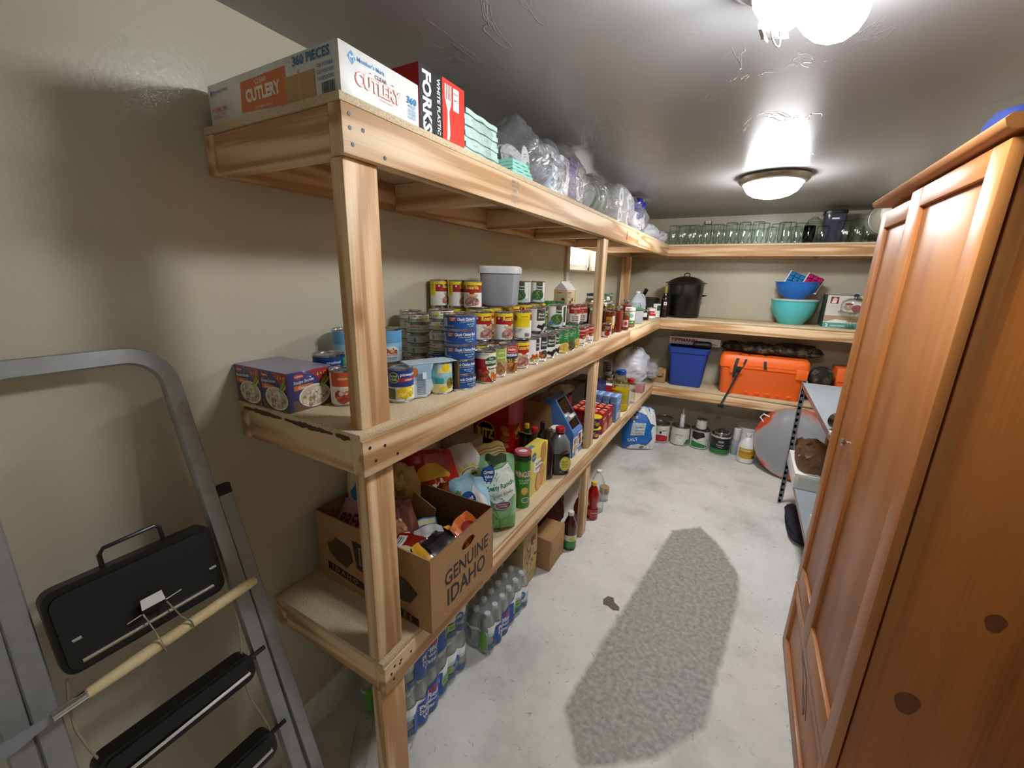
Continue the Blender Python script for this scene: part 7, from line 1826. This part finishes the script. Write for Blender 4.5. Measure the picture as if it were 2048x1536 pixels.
# ------------------------------------------------------------------ floor under the long shelf
# drinking water in shrink wrap
clear_mat('water_bottle', (250, 253, 253), 1.2, .05, haze=.08, rim=(110, 124, 130))
clear_mat('shrink_film', (248, 250, 250), 1.4, .08, bump=.5, scale=16, haze=.13)
wb_ = MB().lathe([(0, .002), (.024, .001), (.0305, .008), (.0305, .03), (.029, .034), (.0305, .038), (.0305, .062), (.029, .066), (.0305, .07), (.0305, .12), (.027, .145), (.016, .172), (.0125, .178), (.0125, .19)], 'water_bottle', 16).mesh('bottle')
wc_ = MB().lathe([(.0145, .186), (.0145, .199), (.013, .2005), (0, .2008)], M('clear_cap', (214, 222, 224), .3), 14).mesh('cap')
def water_pack(label, loc, rz, nx, ny, near):
    t = thing('water_pack', label, 'water bottles', loc, rz, 'shrink-wrapped drinking water packs')
    pt = .0625
    for i in range(nx):
        for j in range(ny):
            x, y = (i - (nx - 1) / 2) * pt, (j - (ny - 1) / 2) * pt
            b_ = place('bottle', wb_, t, (x, y, .002)); place('cap', wc_, b_)
    # bumpy film
    hx, hy = nx * pt / 2 + .002, ny * pt / 2 + .002
    def face(ax, sgn):
        w_ = hy if ax == 'x' else hx
        def fn(u, v, h=0.):
            bump_ = .012 * (1 - abs(math.cos(math.pi * (u + w_) / pt - math.pi / 2)))
            d_ = (hx if ax == 'x' else hy) - bump_ + h - .018 * max(0, (v - .13) / .07) ** 1.5
            return (sgn * d_, u * sgn, v) if ax == 'x' else (-u * sgn, sgn * d_, v) if sgn > 0 else (u, -d_, v)
        return fn, w_
    a = MB()
    for ax, sgn in (('x', 1), ('x', -1), ('y', 1), ('y', -1)):
        fn, w_ = face(ax, sgn)
        n = (ny if ax == 'x' else nx) * 8
        a.grid(lambda p_, q_: fn((p_ - .5) * 2 * w_, .002 + q_ * .196), n, 5, 'shrink_film')
    a.grid(lambda p_, q_: ((p_ - .5) * 2 * (hx - .016), (q_ - .5) * 2 * (hy - .016), .2035 + .0015 * math.cos(p_ * 40) * math.cos(q_ * 40)), 12, 16, 'shrink_film'); a.obj('shrink_wrap', t)
    p = MB()
    fn, w_ = face('x', 1)
    f2 = lambda u, v, h: fn(u, v, h + .0012)
    yo = near
    wave = lambda u: .016 * math.sin(u * 24)
    f3 = lambda u, v, h: f2(u, v + wave(u), h)
    p.prints([('r', -w_ * .98, .105, w_ * .98, .138, 'eef2f3'), ('r', -w_ * .98, .09, w_ * .98, .105, 'bcd4e6'), ('r', -w_ * .98, .018, w_ * .98, .045, '3f6488')], f3, du=.008)
    p.prints([('p', [(yo - .12, .022), (yo + .05, .03), (yo + .055, .132), (yo + .01, .142), (yo - .06, .122), (yo - .12, .11)], '2c58b4'), ('e', yo + .0, .115, .028, .010, 'b02838'), ('t', 'Purified', yo - .03, .092, .024, .10, W, {'b': .03}), ('t', 'Drinking', yo - .035, .066, .022, .10, W, {'b': .03}), ('t', 'Water', yo - .035, .043, .020, .07, W, {'b': .03}),
              ('r', yo + .05, .07, yo + .115, .10, '8cc454'), ('t', 'Value Pack', yo + .083, .085, .014, .06, '2a6a4c'), ('e', yo + .15, .09, .022, .024, '2a6ab0'), ('t', '40', yo + .15, .093, .016, .03, W)], f2, du=.008, off=.0014)
    fn2, w2 = face('y', -1)
    f4 = lambda u, v, h: fn2(u, v, h + .0012)
    p.prints([('r', -w2 * .9, .11, w2 * .9, .125, 'd8e4e8'), ('p', [(-.09, .03), (-.03, .05), (-.02, .16), (-.05, .17), (-.1, .1)], '6aae48'), ('p', [(.06, .02), (.11, .03), (.11, .12), (.08, .13)], '6aae48')], f4, du=.01)
    p.obj('printed_band', t)
    return t
water_pack('lower water pack on the floor nearest the front post', (.235, .392, .001), .02, 4, 6, -.04)
water_pack('upper water pack stacked on the nearest one', (.230, .40, .2065), .0, 4, 6, -.02)
water_pack('water pack lying alone further along under the shelf', (.30, .85, .001), -.02, 4, 6, -.03)
lb_ = thing('water_bottle', 'loose clear water bottle lying on the floor by the front post', 'bottle', (.185, .165, .033), rot=(math.pi / 2, 0, math.radians(38)))
place('bottle', wb_, lb_); place('cap', wc_, lb_)
# patterned crate and scrap of board behind the packs
cr = carton('fruit_crate', 'floral printed wooden crate under the shelf behind the water', 'crate', (.215, 1.17, .0006), (.30, .17, .33), 0, M('crate_wood', (178, 160, 112), .6), {'-y': [('r', -.14, .02, .14, .3, 'b8a478'), ('e', -.08, .22, .035, .03, '8a4a38'), ('e', .02, .2, .03, .03, 'a86a4c'), ('e', .08, .25, .03, .025, '7a8a4c'), ('e', -.03, .12, .03, .025, 'c8b484')], '+x': [('e', -.03, .2, .04, .05, '9a6a48'), ('e', .04, .12, .035, .04, 'c8a468'), ('e', .03, .26, .03, .03, '8a4a38'), ('b', .0, .17, .07, .12, 22, ['7a5a3c', 'b89a68', '8a4a38', 'd0b888'], .01)]})
bx2 = carton('shipping_box', 'worn brown shipping box standing under the shelf edge', 'cardboard box', (.365, 1.415, .0006), (.125, .215, .205), 0, 'cardboard', {'+x': [('r', -.08, .068, .06, .075, '5a4430'), ('r', -.1, .115, .1, .117, '8a6a48'), ('p', [(-.104, .19), (-.09, .17), (-.094, .14), (-.104, .13)], '4a3624')], '+z': [('r', -.1, -.02, .1, .02, 'b08c62')], '-y': [('r', -.06, .1, .0, .104, '5a4430'), ('r', -.06, .06, .06, .062, '8a6a48')]}, bev=.004)
M('juice_dark', (70, 22, 10), .1, coat=.5); M('juice_red', (150, 22, 22), .12, coat=.5); M('juice_orange', (206, 106, 30), .2, coat=.4)
gF = 'bottles on the floor'
bottle('juice_bottle', 'apple juice bottle with a white cap and green label', (.44, 1.585, .0006), [(0, .002), (.036, .001), (.042, .008), (.042, .1), (.040, .105), (.042, .11), (.042, .165), (.03, .20), (.017, .225), (.016, .245)], 'juice_dark', 'cap_white', cap(.018, .235, .024), [('r', -.06, .02, .06, .07, '3a8a4a'), ('r', -.06, .07, .06, .11, 'dcd8b8'), ('e', .01, .088, .02, .016, 'c8c04c')], .042, rz=-1.0, group=gF)
bottle('juice_bottle', 'orange juice bottle half hidden behind the second post', (.405, 1.86, .0006), [(0, .002), (.04, .001), (.045, .008), (.045, .14), (.03, .19), (.018, .21), (.017, .23)], 'juice_orange', M('cap_orange', (220, 120, 40), .4), cap(.019, .22, .022), [('r', -.06, .03, .06, .1, 'dce0e0'), ('e', 0, .06, .03, .025, 'd8742c')], .045, rz=-1, group=gF)
bottle('drink_bottle', 'red drink bottle with a yellow cap past the second post', (.455, 1.985, .0006), [(0, .002), (.036, .001), (.042, .008), (.042, .07), (.033, .10), (.034, .12), (.046, .16), (.044, .20), (.026, .24), (.018, .255), (.017, .27)], 'juice_red', 'cap_yellow', cap(.019, .262, .026), [('r', -.05, .035, .05, .085, 'c25a50'), ('e', .0, .06, .03, .02, '7a2420'), ('t', 'PUNCH', 0, .06, .012, .05, 'f0d8c8')], .0425, rz=-.9, group=gF)
bottle('water_jug', 'tall clear bottle with a white cap behind the red drink', (.45, 2.10, .0006), [(0, .002), (.044, .001), (.05, .008), (.05, .16), (.053, .19), (.05, .22), (.034, .27), (.018, .30), (.016, .31)], 'water_bottle', 'cap_white', cap(.018, .305, .02), None, None, group=gF)
bottle('spice_jar', 'small jar with a tan lid at the end of the floor bottles', (.455, 2.27, .0006), [(0, .002), (.032, .001), (.035, .006), (.035, .065), (.03, .075)], 'milky_plastic', M('tan_lid', (170, 138, 90), .5), cap(.036, .066, .05), [('r', -.03, .02, .03, .055, 'd6cfc4')], .035, rz=-1, group=gF)
mgb = thing('cereal_bag', 'dark brown sack on the floor behind the juice bottles', 'sack', (.20, 1.66, .0006), 0)
a = MB(); crumple(a, .26, .34, .34, M('maroon_sack', (78, 30, 20), .6), 121, .02, .2); a.obj('sack', mgb, sharp=180)
# chip of broken concrete face on the floor
chp = thing('floor_chip', 'dark grey patch of broken concrete on the pale floor', 'concrete chip', (.81, 1.255, 0.0))
M('chip_grey', (112, 104, 94), .9, bump=.4, scale=60)
a = MB(); a.prism([(-.045, .01), (-.03, .045), (.0, .05), (.012, .02), (.045, .0), (.05, -.02), (.02, -.035), (-.01, -.02), (-.035, -.022)], .0025, 'chip_grey'); a.obj('chip', chp)
